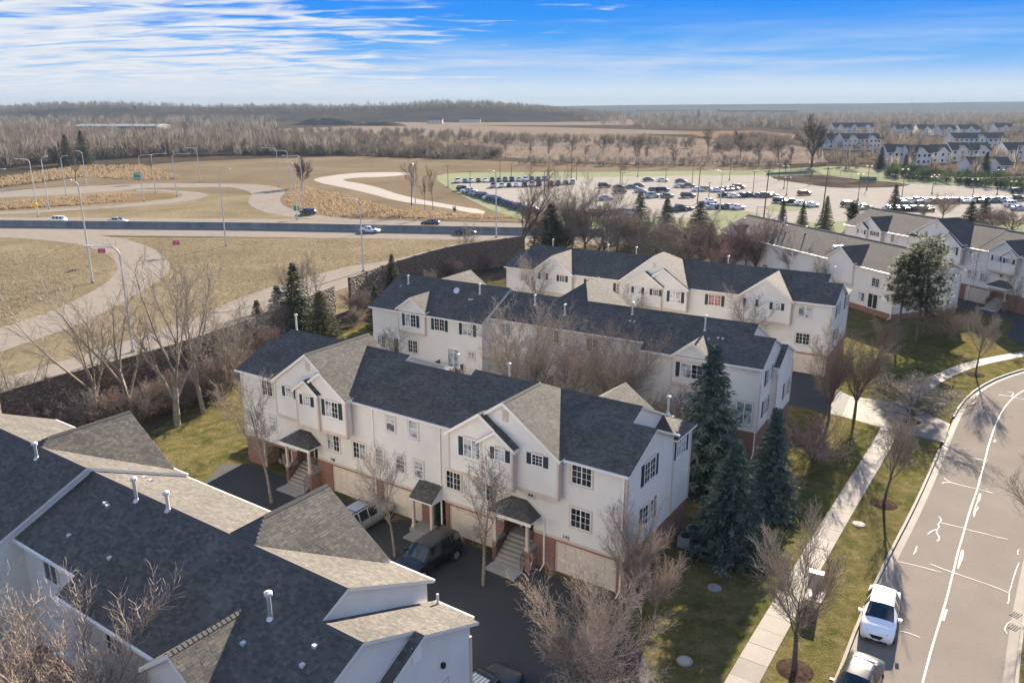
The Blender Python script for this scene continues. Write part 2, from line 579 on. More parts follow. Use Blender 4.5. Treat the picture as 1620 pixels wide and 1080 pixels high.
def thin(m, f):
    """thin blades let light through from behind"""
    t = m.node_tree
    b = t.nodes['Principled BSDF']
    out = [n for n in t.nodes if n.type == 'OUTPUT_MATERIAL'][0]
    tr = N(t, 'ShaderNodeBsdfTranslucent')
    src = b.inputs['Base Color'].links[0].from_socket
    t.links.new(src, tr.inputs['Color'])
    mx = N(t, 'ShaderNodeMixShader')
    mx.inputs[0].default_value = f
    t.links.new(b.outputs[0], mx.inputs[1])
    t.links.new(tr.outputs[0], mx.inputs[2])
    t.links.new(mx.outputs[0], out.inputs['Surface'])


for k, s in TW.items():
    M[k] = mat(k, (0.2, 0.2, 0.2), 0.8, 0.3, fn=fn_tint(s))
    thin(M[k], .45 if k in ('reed', 'grass_dry') else (.3 if 'twig' not in k else .34))
M['pole'] = mat('pole', (0.55, 0.54, 0.52), 0.45, 0.4, 0.3)
M['pole_dark'] = mat('pole_dark', (0.10, 0.075, 0.055), 0.6, 0.3)
M['wood_pole'] = mat('wood_pole', (0.13, 0.095, 0.065), 0.9, 0.2)
M['lamp_lens'] = mat('lamp_lens', (0.6, 0.6, 0.56), 0.2, 0.5)
M['paint'] = mat('paint', (0.5, 0.5, 0.5), 0.28, 0.5, fn=fn_objcolor)
M['car_glass'] = mat('car_glass', (0.010, 0.014, 0.017), 0.04, 0.7)
M['tyre'] = mat('tyre', (0.012, 0.012, 0.012), 0.8, 0.2)
M['rim'] = mat('rim', (0.45, 0.45, 0.45), 0.3, 0.5, 0.8)
M['black_trim'] = mat('black_trim', (0.012, 0.012, 0.013), 0.7, 0.25)
M['lens'] = mat('lens', (0.22, 0.24, 0.26), 0.08, 0.7)
M['tail'] = mat('tail', (0.25, 0.01, 0.01), 0.2, 0.5)
M['plate'] = mat('plate', (0.6, 0.6, 0.62), 0.5, 0.3)
M['sign_green'] = mat('sign_green', (0.0, 0.22, 0.14), 0.5, 0.3)
M['sign_yellow'] = mat('sign_yellow', (0.85, 0.50, 0.02), 0.5, 0.3)
M['sign_magenta'] = mat('sign_magenta', (0.42, 0.015, 0.09), 0.5, 0.3)
M['sign_white'] = mat('sign_white', (0.80, 0.80, 0.78), 0.5, 0.3)
M['netting'] = mat('netting', (0.12, 0.19, 0.13), 0.8, 0.2)
M['cabinet'] = mat('cabinet', (0.34, 0.34, 0.34), 0.5, 0.4, 0.3)
M['black_ink'] = mat('black_ink', (0.01, 0.01, 0.01), 0.6, 0.3)


def fn_stone(t, b):
    co = objco(t)
    mp = N(t, 'ShaderNodeMapping')
    mp.inputs['Scale'].default_value = (1, 1, 1.7)
    t.links.new(co, mp.inputs[0])
    v = N(t, 'ShaderNodeTexVoronoi')
    v.inputs['Scale'].default_value = 2.2
    t.links.new(mp.outputs[0], v.inputs['Vector'])
    c = ramp(t, noise(t, co, 2.5, 5, 0.6), [(0.3, (0.13, 0.100, 0.080)), (0.7, (0.24, 0.190, 0.150))])
    d = ramp(t, v.outputs['Distance'], [(0.0, (1.15,) * 3), (0.55, (0.6,) * 3)])  # relief shade painted in: stones darken towards their joints
    t.links.new(mixc(t, 1.0, c, d, 'MULTIPLY'), b.inputs['Base Color'])
    bumpn(t, b, mathn(t, 'SUBTRACT', 1.0, v.outputs['Distance']), 1.0, 0.12)


M['wall_stone'] = mat('wall_stone', (0.12, 0.09, 0.07), 0.9, 0.2, fn=fn_stone)

# ------------------------------------------------------------------ ground
def sheet(name, pts, z, m, kind='structure', label=None):
    me = bpy.data.meshes.new(name)
    bm = bmesh.new()
    vs_ = [bm.verts.new((p[0], p[1], z)) for p in pts]
    f = bm.faces.new(vs_)
    if f.normal.z < 0:
        f.normal_flip()
    bm.normal_update()
    if f.normal.z < 0:
        f.normal_flip()
    bmesh.ops.triangulate(bm, faces=bm.faces[:])
    bm.to_mesh(me)
    bm.free()
    me.materials.append(m)
    o = put(name, me)
    return tag(o, label, kind=kind)


def gp(px, z=0.0):
    return [G(x, y, z) for x, y in px]


def smooth(pts, n=2, closed=False):
    pts = [tuple(p) for p in pts]
    for _ in range(n):
        out = []
        m = len(pts)
        rng = range(m if closed else m - 1)
        if not closed:
            out.append(pts[0])
        for i in rng:
            a, b = pts[i], pts[(i + 1) % m]
            out.append((a[0] * .75 + b[0] * .25, a[1] * .75 + b[1] * .25))
            out.append((a[0] * .25 + b[0] * .75, a[1] * .25 + b[1] * .75))
        if not closed:
            out.append(pts[-1])
        pts = out
    return pts


def offset(pts, d):
    out = []
    for i, p in enumerate(pts):
        a = Vector(pts[max(0, i - 1)])
        b = Vector(pts[min(len(pts) - 1, i + 1)])
        t = (b - a).normalized()
        out.append((p[0] + t.y * d, p[1] - t.x * d))
    return out


def resample(pts, step):
    out = [tuple(pts[0])]
    acc = 0.0
    for a, b in zip(pts[:-1], pts[1:]):
        a, b = Vector(a), Vector(b)
        L = (b - a).length
        if L < 1e-9:
            continue
        d = step - acc
        while d <= L:
            q = a + (b - a) * (d / L)
            out.append((q.x, q.y))
            d += step
        acc = (acc + L) % step
    return out


def disc():
    rs = [0, 60, 150, 400, 1000, 2500, 6000, 12000]
    n = 48
    V, F = [(0, 0, 0)], []
    for r in rs[1:]:
        for k in range(n):
            a = 2 * math.pi * k / n
            V.append((r * math.cos(a), r * math.sin(a), 0))
    for k in range(n):
        F.append((0, 1 + k, 1 + (k + 1) % n))
    for i in range(len(rs) - 2):
        for k in range(n):
            a, b = 1 + i * n + k, 1 + i * n + (k + 1) % n
            F.append((a, a + n, b + n, b))
    me = bpy.data.meshes.new('ground')
    me.from_pydata(V, [], F)
    me.materials.append(M['ground_far'])
    return tag(put('ground', me), kind='structure')


disc()

# --- the street on the right, from its west kerb
curb_px = [(1288, 1165), (1325, 1080), (1360, 985), (1400, 895), (1450, 800), (1487, 715), (1502, 677), (1520, 640), (1545, 617), (1575, 600), (1620, 585), (1700, 566), (1800, 550)]
west = smooth(gp(curb_px), 2)
STREET_W = 7.5
east = offset(west, STREET_W)
sheet('street', west + east[::-1], 0.010, M['street'])
# concrete gutter pans along both kerbs
sheet('gutter', offset(west, 0.0) + offset(west, 0.48)[::-1], 0.015, M['concrete_old'])
sheet('gutter', offset(west, STREET_W - 0.48) + offset(west, STREET_W)[::-1], 0.015, M['concrete_old'])


def kerb(line, step, skip=None):
    root = thing('kerb', None, None)
    root['kind'] = 'structure'
    pts = resample(line, step)
    for a, b in zip(pts[:-1], pts[1:]):
        c = ((a[0] + b[0]) / 2, (a[1] + b[1]) / 2)
        if skip and skip(c):
            continue
        mb = MB()
        L = math.hypot(b[0] - a[0], b[1] - a[1])
        mb.prism([(-0.09, 0), (0.09, 0), (0.075, 0.15), (-0.09, 0.15)], 'x', -L / 2 + 0.012, L / 2 - 0.012)
        o = mb.build('kerb_stone', M['concrete'], root)
        o.location = (c[0], c[1], 0)
        o.rotation_euler = (0, 0, math.atan2(b[1] - a[1], b[0] - a[0]))
    return root


drv_a, drv_b = G(1493, 702), G(1503, 672)


def in_drive(c):
    return drv_a[1] - 0.8 < c[1] < drv_b[1] + 0.8


kerb(offset(west, -0.09), 3.0, in_drive)
kerb(offset(west, STREET_W + 0.09), 3.0)

# --- lawns
lawn_pts = offset(west, -0.18)
left_edge = [(60, 150), (30, 150), G(900, 400), G(700, 425), G(600, 470), G(520, 520), G(400, 570), G(250, 630), G(0, 712), (-70, 20), (-40, 8), (10, 8)]
sheet('lawn', lawn_pts + [(95, 150)] + left_edge, 0.100, M['lawn'])
sheet('lawn', offset(west, STREET_W + 0.18)[:60] + [(120, 60), (120, 8), (30, 8)], 0.100, M['lawn'])
sheet('lawn', smooth(gp([(1160, 1010), (1225, 860), (1290, 742), (1370, 668), (1392, 676), (1310, 810), (1205, 985), (1150, 1080)]), 2, True), 0.106, M['lawn_green'])
sheet('lawn', smooth(gp([(1240, 610), (1330, 560), (1480, 530), (1508, 535), (1522, 585), (1440, 630), (1380, 640)]), 2, True), 0.106, M['lawn_green'])
# leaf litter below the trees along the wall and in the tree islands
sheet('leaf_litter', smooth(gp([(0, 648), (250, 585), (400, 545), (520, 505), (600, 470), (700, 425), (850, 395), (960, 420), (800, 440), (690, 470), (560, 520), (400, 580), (300, 640), (240, 690), (120, 720), (0, 740)]), 1, True), 0.106, M['litter'])
sheet('leaf_litter', smooth(gp([(880, 400), (1250, 360), (1420, 500), (1250, 470), (1000, 420)]), 1, True), 0.106, M['litter'])
sheet('leaf_litter', smooth(gp([(600, 600), (820, 560), (1080, 640), (1150, 700), (900, 700)]), 1, True), 0.106, M['litter'])

# --- sidewalk slabs
sw_px = [(1130, 1165), (1174, 1080), (1220, 1000), (1318, 830), (1405, 690), (1416, 655), (1440, 630), (1478, 602), (1520, 583), (1560, 572), (1620, 561), (1720, 548)]
sw = smooth(gp(sw_px), 2)


def sidewalk(line, width, step):
    root = thing('sidewalk', None, None)
    root['kind'] = 'structure'
    pts = resample(line, step)
    rr = random.Random(3)
    for a, b in zip(pts[:-1], pts[1:]):
        c = ((a[0] + b[0]) / 2, (a[1] + b[1]) / 2)
        L = math.hypot(b[0] - a[0], b[1] - a[1])
        mb = MB()
        mb.box(-L / 2 + 0.012, L / 2 - 0.012, -width / 2, width / 2, 0.0, 0.128 + rr.uniform(0, 0.010))
        o = mb.build('slab', M['concrete'] if rr.random() < .8 else M['concrete_old'], root)
        o.location = (c[0], c[1], 0)
        o.rotation_euler = (0, 0, math.atan2(b[1] - a[1], b[0] - a[0]))
    return root


sidewalk(sw, 1.5, 1.5)

# --- driveways and alleys (asphalt), concrete apron
sheet('driveway', gp([(1180, 612), (1262, 585), (1345, 628), (1332, 660), (1240, 640)]), 0.112, M['asphalt'])
sheet('driveway_apron', gp([(1332, 660), (1345, 628), (1430, 640), (1503, 672), (1493, 702), (1395, 678)]), 0.113, M['concrete_old'])
alley = [G(397, 736), G(350, 735), G(322, 768), (-30, 48), (-14, 40), (-8, 33), (2, 22), (14, 10), (20, 10), G(1040, 1090), G(985, 975), G(975, 950)]
sheet('alley', alley, 0.112, M['asphalt'])
sheet('alley', [(62, 118), (72, 88), (84, 92), (80, 122)], 0.112, M['asphalt'])
sheet('driveway', gp([(1590, 530), (1640, 560), (1760, 540), (1720, 505), (1620, 500)]), 0.116, M['asphalt'])

# --- beyond the wall: dry grass, ramps, highway
dry = gp([(-300, 372), (1000, 380), (860, 400), (700, 440), (560, 500), (400, 560), (0, 700), (-600, 900)])
sheet('dry_grass_ground', dry, 0.030, M['dry'])
sheet('dry_grass_ground', gp([(-400, 345), (-400, 298), (0, 298), (120, 282), (200, 268), (246, 260), (300, 256), (420, 251), (440, 251), (560, 247), (700, 252), (1000, 262), (1250, 262), (1250, 275), (900, 290), (720, 300), (850, 352), (700, 349)]), 0.030, M['dry_brown'])
sheet('dry_grass_ground', gp([(0, 312), (140, 303), (300, 304), (420, 310), (398, 322), (440, 340), (520, 347), (0, 346)]), 0.036, M['dry'])
sheet('dry_grass_ground', gp([(455, 300), (480, 295), (560, 312), (640, 335), (840, 345), (700, 347), (520, 343), (462, 330), (446, 318)]), 0.036, M['reed_ground'])

Zr = lambda ox, oy, sc: (lambda L: [(ox + x / sc, oy + y / sc) for x, y in L])
q5 = Zr(0, 340, 3.1775)
q1 = Zr(0, 140, 3.857)
q2 = Zr(380, 140, 3.857)
q3 = Zr(640, 220, 3.24)
q4 = Zr(1100, 150, 3.115)
ramp_outer = smooth(gp(q5([(360, 95), (530, 105), (700, 140), (800, 185), (850, 235), (855, 270), (830, 310), (760, 360), (640, 425), (450, 530), (270, 600), (0, 690), (-400, 850)])), 2)
ramp_inner = smooth(gp(q5([(-400, 105), (0, 112), (250, 130), (420, 155), (540, 200), (590, 245), (590, 285), (540, 340), (440, 400), (250, 490), (0, 570), (-400, 690)])), 2)
sheet('ramp', ramp_outer + ramp_inner[::-1], 0.060, M['highway'])
# frontage strip behind the noise wall
fr_up = gp([(-400, 720), (0, 600)] + q5([(300, 740), (880, 560), (1271, 390)]) + [(489, 437), (554, 421), (614, 414), (687, 395), (725, 385), (800, 379), (830, 377)])
fr_dn = gp([(835, 384), (725, 404), (620, 432), (560, 452), (480, 478), (400, 512), (277, 556), (157, 590), (0, 632), (-400, 750)], 0)
sheet('frontage_road', smooth(fr_up, 1) + smooth(fr_dn, 1), 0.064, M['highway'])
near_top = gp([(-500, 357), (0, 358), (400, 362), (800, 369.5), (1000, 373)])
near_bot = gp([(1000, 388), (744, 380), (400, 375.5), (160, 373), (0, 374), (-500, 376)])
sheet('highway', near_top + near_bot, 0.052, M['highway'])
far_top = gp([(-500, 343), (0, 344), (400, 346.5), (560, 347.5), (800, 352.5), (1000, 356)])
far_bot = gp([(1000, 372), (800, 368), (400, 360.5), (0, 356.5), (-500, 355.5)])
sheet('highway', far_top + far_bot, 0.048, M['highway'])
# far ramps
r1 = gp(q1([(-300, 630), (0, 625), (300, 608), (700, 590), (1000, 578), (1400, 582)]) + q2([(150, 588), (270, 615), (285, 632), (240, 670), (255, 712), (330, 745), (470, 775), (800, 808), (1200, 830)]))
r1b = gp(q2([(1200, 850), (800, 826), (430, 800), (200, 772), (80, 732), (40, 692), (80, 640), (0, 615)]) + q1([(1400, 602), (1000, 607), (800, 613), (840, 620), (400, 650), (0, 668), (-300, 680)]))
sheet('ramp', smooth(r1, 1) + smooth(r1b, 1), 0.068, M['highway'])
l_out = gp(q1([(-300, 785), (0, 773), (350, 752), (700, 731), (1000, 707), (1150, 690), (1250, 664), (1284, 648), (1200, 632), (1000, 620), (830, 616)]))
l_in = gp(q1([(830, 628), (1000, 630), (1100, 640), (1122, 655), (1080, 672), (900, 694), (600, 722), (220, 744), (-300, 770)]))
sheet('ramp', smooth(l_out, 1) + smooth(l_in, 1), 0.074, M['highway'])
sheet('dry_grass_ground', gp(q1([(0, 700), (400, 665), (700, 645), (1000, 640), (1095, 655), (900, 686), (500, 712), (0, 740)])), 0.080, M['reed_ground'])
# gravel path past the marsh
sheet('gravel_path', smooth(gp(q2([(440, 550), (640, 520), (800, 512), (1000, 512), (1050, 525), (900, 540), (700, 545), (600, 560), (800, 590), (1000, 660), (1300, 715), (1500, 745), (1480, 775), (1200, 720), (960, 690), (780, 640), (600, 600), (470, 575)])), 1, True), 0.070, M['concrete_old'])

# --- car park
lot_border = smooth(gp([(683, 280), (716, 273.5), (800, 273), (1000, 272), (1150, 270), (1240, 268), (1330, 262), (1430, 272), (1560, 288), (1800, 306), (1800, 380), (1200, 380), (900, 360), (800, 345), (720, 305)]), 1, True)
sheet('grass_border', lot_border, 0.088, M['mint'])
lot = gp([(716, 291), (760, 287.5), (900, 281.5), (1100, 278), (1215, 278), (1235, 288), (1330, 294), (1430, 292), (1500, 293), (1620, 301), (1800, 314), (1800, 345), (1250, 352), (1100, 345), (860, 345), (842, 342)])
sheet('car_park', lot, 0.096, M['lot'])
sheet('bare_earth', smooth(gp(q4([(335, 405), (480, 400), (620, 392), (760, 415), (1080, 442), (1000, 456), (850, 460), (700, 462), (560, 445)])), 1, True), 0.106, M['earth'])
0 and sheet('puddle', smooth(gp(q4([(560, 445), (640, 436), (740, 440), (700, 452), (600, 455)])), 1, True), 0.112, M['water'])
sheet('grass_island', smooth(gp(q4([(330, 560), (400, 530), (560, 545), (600, 560), (500, 575), (380, 580)])), 1, True), 0.102, M['mint'])
sheet('grass_border', smooth(gp(q4([(40, 575), (230, 570), (330, 590), (300, 640), (60, 640)])), 1, True), 0.104, M['mint'])

# --- far flats: reed marsh, fields, earthworks
sheet('marsh', gp([(-300, 262), (0, 262), (200, 248), (420, 248), (640, 240), (900, 255), (1200, 262), (1260, 245), (1230, 228), (900, 205), (700, 195), (400, 205), (0, 220), (-300, 225)]), 0.012, M['dry_brown'])
sheet('marsh_field', gp([(430, 206), (560, 200), (700, 199), (860, 201), (1000, 205), (1210, 211), (1200, 214), (1000, 212), (800, 213), (600, 216), (500, 212)]), 0.020, M['field_pink'])
sheet('marsh_field', gp([(640, 238), (760, 226), (860, 220), (1000, 219), (1200, 222), (1290, 236), (1310, 256), (1200, 262), (1000, 260), (830, 250)]), 0.020, M['field_pink'])
sheet('pond', smooth(gp([(700, 234), (740, 231), (790, 233), (800, 236), (750, 237)]), 1, True), 0.028, M['water'])
sheet('marsh_field', gp([(480, 192), (560, 187), (700, 184), (900, 184), (1010, 190), (1000, 198), (760, 198), (560, 200)]), 0.016, M['field_pink'])
sheet('marsh_field', gp([(1060, 208), (1200, 207), (1260, 213), (1250, 224), (1130, 219)]), 0.024, M['reed_ground'])


sheet('wood_floor', gp([(-150, 264), (0, 268), (60, 262), (120, 256), (200, 250), (300, 248), (420, 247), (560, 246), (560, 230), (440, 222), (440, 196), (400, 180), (-200, 180), (-200, 215)]), 0.034, M['wood_floor'])
sheet('wood_floor', gp([(330, 196), (480, 193), (700, 186), (1000, 188), (1250, 206), (1310, 212), (1700, 215), (1750, 176), (1000, 176), (850, 175), (330, 176)]), 0.032, M['wood_floor'])
sheet('estate_ground', gp([(1310, 214), (1700, 215), (1700, 300), (1560, 288), (1430, 272), (1330, 262)]), 0.033, M['litter'])
sheet('thicket_floor', gp([(380, 246), (560, 247), (700, 252), (800, 250), (790, 243), (700, 236), (560, 230), (420, 226)]), 0.038, M['wood_floor'])


def hill(name, line, depth, m, base=-2.0):
    """line: (x, y, z) crest points far away; a ridge with real depth behind it"""
    V, F = [], []
    n = len(line)
    prof = [(-1.0, 0.0), (-0.6, 0.35), (-0.25, 0.85), (0.0, 1.0), (0.5, 0.7), (1.0, 0.0)]
    k = len(prof)
    for (x, y, z) in line:
        d = Vector((x, y)).normalized()
        for t, f in prof:
            V.append((x + d.x * depth * t, y + d.y * depth * t, base + (z - base) * f))
    for i in range(n - 1):
        for j in range(k - 1):
            a = i * k + j
            F.append((a, a + 1, a + k + 1, a + k))
    me = bpy.data.meshes.new(name)
    me.from_pydata(V, [], F)
    me.materials.append(m)
    me.polygons.foreach_set('use_smooth', [True] * len(F))
    bm = bmesh.new()
    bm.from_mesh(me)
    bmesh.ops.recalc_face_normals(bm, faces=bm.faces)
    bm.to_mesh(me)
    bm.free()
    return tag(put(name, me), kind='structure')


def crest(px, D):
    out = []
    for x, y in px:
        X = (x - CXP) / FPX
        Y = (y - 540) / FPX
        h = _c - Y * _s
        d = _s + Y * _c
        out.append((X * D / h, D, CAM_H - d * D / h))
    return out


HILL_L = crest([(-700, 180), (-200, 176), (0, 173), (60, 168), (110, 166), (170, 166), (240, 168), (340, 170), (450, 169), (520, 170), (640, 167), (700, 164), (760, 164), (800, 167), (840, 170), (880, 174), (930, 179), (980, 184)], 1900)
HILL_M = crest([(430, 172), (640, 168), (700, 165), (760, 164), (800, 168), (850, 172)], 1400)
HILL_R = crest([(600, 170), (800, 169), (900, 168.0), (1000, 166.5), (1100, 165.6), (1250, 164.5), (1400, 163.5), (1550, 161.5), (1700, 160.5), (2100, 160)], 5200)
hill('hill', HILL_L, 500, M['hill'])
hill('hill', HILL_R, 1200, M['hill_far'])

# ------------------------------------------------------------------ houses
def newell(P):
    n = Vector((0, 0, 0))
    for i in range(len(P)):
        a, b = P[i], P[(i + 1) % len(P)]
        n.x += (a.y - b.y) * (a.z + b.z)
        n.y += (a.z - b.z) * (a.x + b.x)
        n.z += (a.x - b.x) * (a.y + b.y)
    return n.normalized()


def slope(root, pts, shing=True, name='roof', thick=0.14, top=None, tabw=0.27, expo=0.145):
    """one roof plane: a slab with white edges, and its shingle tabs as geometry"""
    P = [Vector(p) for p in pts]
    n = newell(P)
    if n.z < 0:
        P.reverse()
        n = -n
    s = Vector((0, 0, 1)).cross(n).normalized()
    t = n.cross(s).normalized()
    k = len(P)
    mb = MB()
    mb.add(P + [p - Vector((0, 0, thick)) for p in P], [list(range(k))], 0)
    mb.f.append([i + k for i in range(k)][::-1])
    mb.m.append(1)
    for i in range(k):
        j = (i + 1) % k
        mb.f.append([i, i + k, j + k, j])
        mb.m.append(1)
    me = mb.mesh(name, [top or M['roof_base'], M['fascia']], fix=False)
    uvl = me.uv_layers.new(name='UVMap')
    for lp in me.loops:
        co = me.vertices[lp.vertex_index].co
        uvl.data[lp.index].uv = (co.dot(s), co.dot(t))
    o = put(name, me, root)
    if shing:
        o2 = P[0]
        poly = [((p - o2).dot(s), (p - o2).dot(t)) for p in P]
        t0, t1 = min(q[1] for q in poly), max(q[1] for q in poly)
        V, F, MI = [], [], []
        tt = t0
        row = 0
        rr = RNG

        def span(y):
            xs = []
            for i in range(k):
                a, b = poly[i], poly[(i + 1) % k]
                if (a[1] - y) * (b[1] - y) < 0:
                    xs.append(a[0] + (b[0] - a[0]) * (y - a[1]) / (b[1] - a[1]))
            return (min(xs), max(xs)) if len(xs) >= 2 else None
        while tt < t1 - 0.03:
            te = min(tt + expo + 0.03, t1)
            sp = span(tt + expo * .5 if tt + expo * .5 < t1 else (tt + t1) / 2)
            if sp and sp[1] - sp[0] > 0.05:
                x = sp[0] - rr.random() * tabw
                while x < sp[1]:
                    xa, xb = max(x, sp[0]), min(x + tabw * rr.choice((0.45, 0.75, 1.0, 1.0)), sp[1])
                    x = xb if xb > xa else x + tabw
                    if xb - xa < 0.02:
                        continue
                    h = 0.006 + rr.random() * 0.009
                    b = len(V)
                    for (xx, yy, hh) in ((xa + .004, tt, h), (xb - .004, tt, h), (xb - .004, te, 0.005), (xa + .004, te, 0.005), (xa + .004, tt, 0.001), (xb - .004, tt, 0.001)):
                        V.append(o2 + s * xx + t * yy + n * hh)
                    F += [(b, b + 1, b + 2, b + 3), (b + 4, b + 5, b + 1, b)]
                    r = rr.random()
                    mi = 0 if r < .5 else (1 if r < .83 else 2)
                    MI += [mi, mi]
            tt += expo
            row += 1
        if F:
            sm = npmesh('shingles', [tuple(v) for v in V], F, [M['tab_a'], M['tab_b'], M['tab_c']], MI)
            so = put('shingles', sm, o)
            so['kind'] = 'stuff'
    return o


WCACHE = {}


def wmesh(key, fn):
    if key not in WCACHE:
        WCACHE[key] = fn()
    return WCACHE[key]


FACE = dict(front=0.0, right=math.pi / 2, rear=math.pi, left=-math.pi / 2)


def wall_M(face, a, plane, z):
    loc = {'front': (a, plane, z), 'rear': (a, plane, z), 'right': (plane, a, z), 'left': (plane, a, z)}[face]
    return Matrix.Translation(loc) @ Matrix.Rotation(FACE[face], 4, 'Z')


def window(root, face, a, z0, z1, w, plane, kind='twin', glass='glass', shut=0.0, surround=True, name='window'):
    h = z1 - z0
    zc = (z0 + z1) / 2
    key = (kind, round(w, 2), round(h, 2))
    w, h = key[1], key[2]
    fw = 0.055 if kind != 'small' else 0.045

    def frame():
        mb = MB()
        y0, y1 = -0.055, 0.02
        mb.box(-w / 2 - fw, -w / 2, y0, y1, -h / 2 - fw, h / 2 + fw)
        mb.box(w / 2, w / 2 + fw, y0, y1, -h / 2 - fw, h / 2 + fw)
        mb.box(-w / 2, w / 2, y0, y1, h / 2, h / 2 + fw)
        mb.box(-w / 2, w / 2, y0 - .02, y1, -h / 2 - fw, -h / 2)
        if kind in ('twin', 'slide'):
            mb.box(-.03, .03, y0 + .004, y1, -h / 2, h / 2)
        elif kind == 'double':
            mb.box(-w / 2, w / 2, y0 + .004, y1, -.025, .025)
        return mb.mesh('window', M['trim_white'])

    def grille():
        mb = MB()
        y0, y1 = -0.034, -0.014
        g = 0.011
        if kind == 'twin':
            for cx in (-w / 4, w / 4):
                mb.box(cx - g, cx + g, y0, y1, -h / 2, h / 2)
            for k in (-1, 1):
                mb.box(-w / 2, -.03, y0 + .002, y1, k * h / 6 - g, k * h / 6 + g)
                mb.box(.03, w / 2, y0 + .002, y1, k * h / 6 - g, k * h / 6 + g)
        elif kind == 'small':
            mb.box(-g, g, y0, y1, -h / 2, h / 2)
            mb.box(-w / 2, w / 2, y0 + .002, y1, -g, g)
        elif kind == 'grid':
            for cx in (-w / 6, w / 6):
                mb.box(cx - g, cx + g, y0, y1, -h / 2, h / 2)
            for k in (-1, 1):
                mb.box(-w / 2, w / 2, y0 + .002, y1, k * h / 6 - g, k * h / 6 + g)
        elif kind == 'double':
            mb.box(-g, g, y0, y1, .025, h / 2)
            mb.box(-w / 2, w / 2, y0 + .002, y1, h / 4 - g, h / 4 + g)
        return mb.mesh('grille', M['trim_white'])

    def pane(x0, x1, za, zb, gl):
        def f():
            mb = MB()
            mb.box(x0, x1, -0.012, 0.004, za, zb)
            return mb.mesh('pane', M[gl])
        return f
    o = put(name, wmesh(key + ('f',), frame), root, wall_M(face, a, plane, zc))
    if kind in ('twin', 'slide'):
        ps = [(-w / 2, -.03, -h / 2, h / 2), (.03, w / 2, -h / 2, h / 2)]
    elif kind == 'double':
        ps = [(-w / 2, w / 2, -h / 2, -.025), (-w / 2, w / 2, .025, h / 2)]
    else:
        ps = [(-w / 2, w / 2, -h / 2, h / 2)]
    for i, p in enumerate(ps):
        gl = 'glass_blind' if glass == 'glass' and RNG.random() < .22 else glass
        put('pane', wmesh(key + ('p', i, gl), pane(*p, gl)), o)
    if kind in ('twin', 'small', 'grid', 'double'):
        put('grille', wmesh(key + ('g',), grille), o)
    if surround and kind != 'small' or kind == 'small':
        def sur():
            mb = MB()
            b = 0.10
            e = fw
            y0, y1 = -0.028, 0.012
            mb.box(-w / 2 - e - b, w / 2 + e + b, y0, y1, h / 2 + e, h / 2 + e + b)
            mb.box(-w / 2 - e - b, w / 2 + e + b, y0, y1, -h / 2 - e - b, -h / 2 - e)
            mb.box(-w / 2 - e - b, -w / 2 - e, y0, y1, -h / 2 - e, h / 2 + e)
            mb.box(w / 2 + e, w / 2 + e + b, y0, y1, -h / 2 - e, h / 2 + e)
            return mb.mesh('surround', M['trim_tan'])

        def sur2():
            mb = MB()
            mb.box(-w / 2 - fw, w / 2 + fw, -0.028, 0.012, h / 2 + fw, h / 2 + fw + .12)
            return mb.mesh('surround', M['trim_tan'])
        put('surround', wmesh(key + ('s', bool(shut)), sur2 if shut else sur), o)
    if shut:
        def sh():
            mb = MB()
            mb.box(-shut / 2, shut / 2, -0.03, 0.012, -h / 2 - .04, h / 2 + .04)
            for q in range(int(h / 0.09)):
                z = -h / 2 + .05 + q * 0.09
                mb.box(-shut / 2 + .04, shut / 2 - .04, -0.042, -.03, z, z + .055)
            mb.box(-shut / 2 + .02, shut / 2 - .02, -0.045, -.03, -.03, .03)
            return mb.mesh('shutter', M['shutter'])
        sm = wmesh(key + ('sh', shut), sh)
        for sgn in (-1, 1):
            put('shutter', sm, root, wall_M(face, a, plane, zc) @ Matrix.Translation((sgn * (w / 2 + fw + shut / 2 + .015), 0, 0)))
    return o


def garage_door(root, x0, x1, y, z0=0.05, z1=2.18):
    w = x1 - x0
    mb = MB()
    mb.box(x0 - .10, x0, y - .02, y + .1, z0, z1 + .1)
    mb.box(x1, x1 + .10, y - .02, y + .1, z0, z1 + .1)
    mb.box(x0, x1, y - .02, y + .1, z1, z1 + .1)
    o = mb.build('garage_door', M['trim_tan'], root)
    hh = (z1 - z0) / 4

    def panel():
        m2 = MB()
        m2.box(0, w, 0.0, 0.05, 0.008, hh - 0.008)
        nP = max(2, int(w / 0.62))
        pw = w / nP
        for k in range(nP):
            m2.box(k * pw + .07, (k + 1) * pw - .07, -0.035, 0.0, .10, hh - .10)
        return m2.mesh('door_panel', M['garage'])
    me = wmesh(('gd', round(w, 2), round(hh, 3)), panel)
    for k in range(4):
        put('door_panel', me, o, Matrix.Translation((x0, y + .02, z0 + k * hh)))
    return o


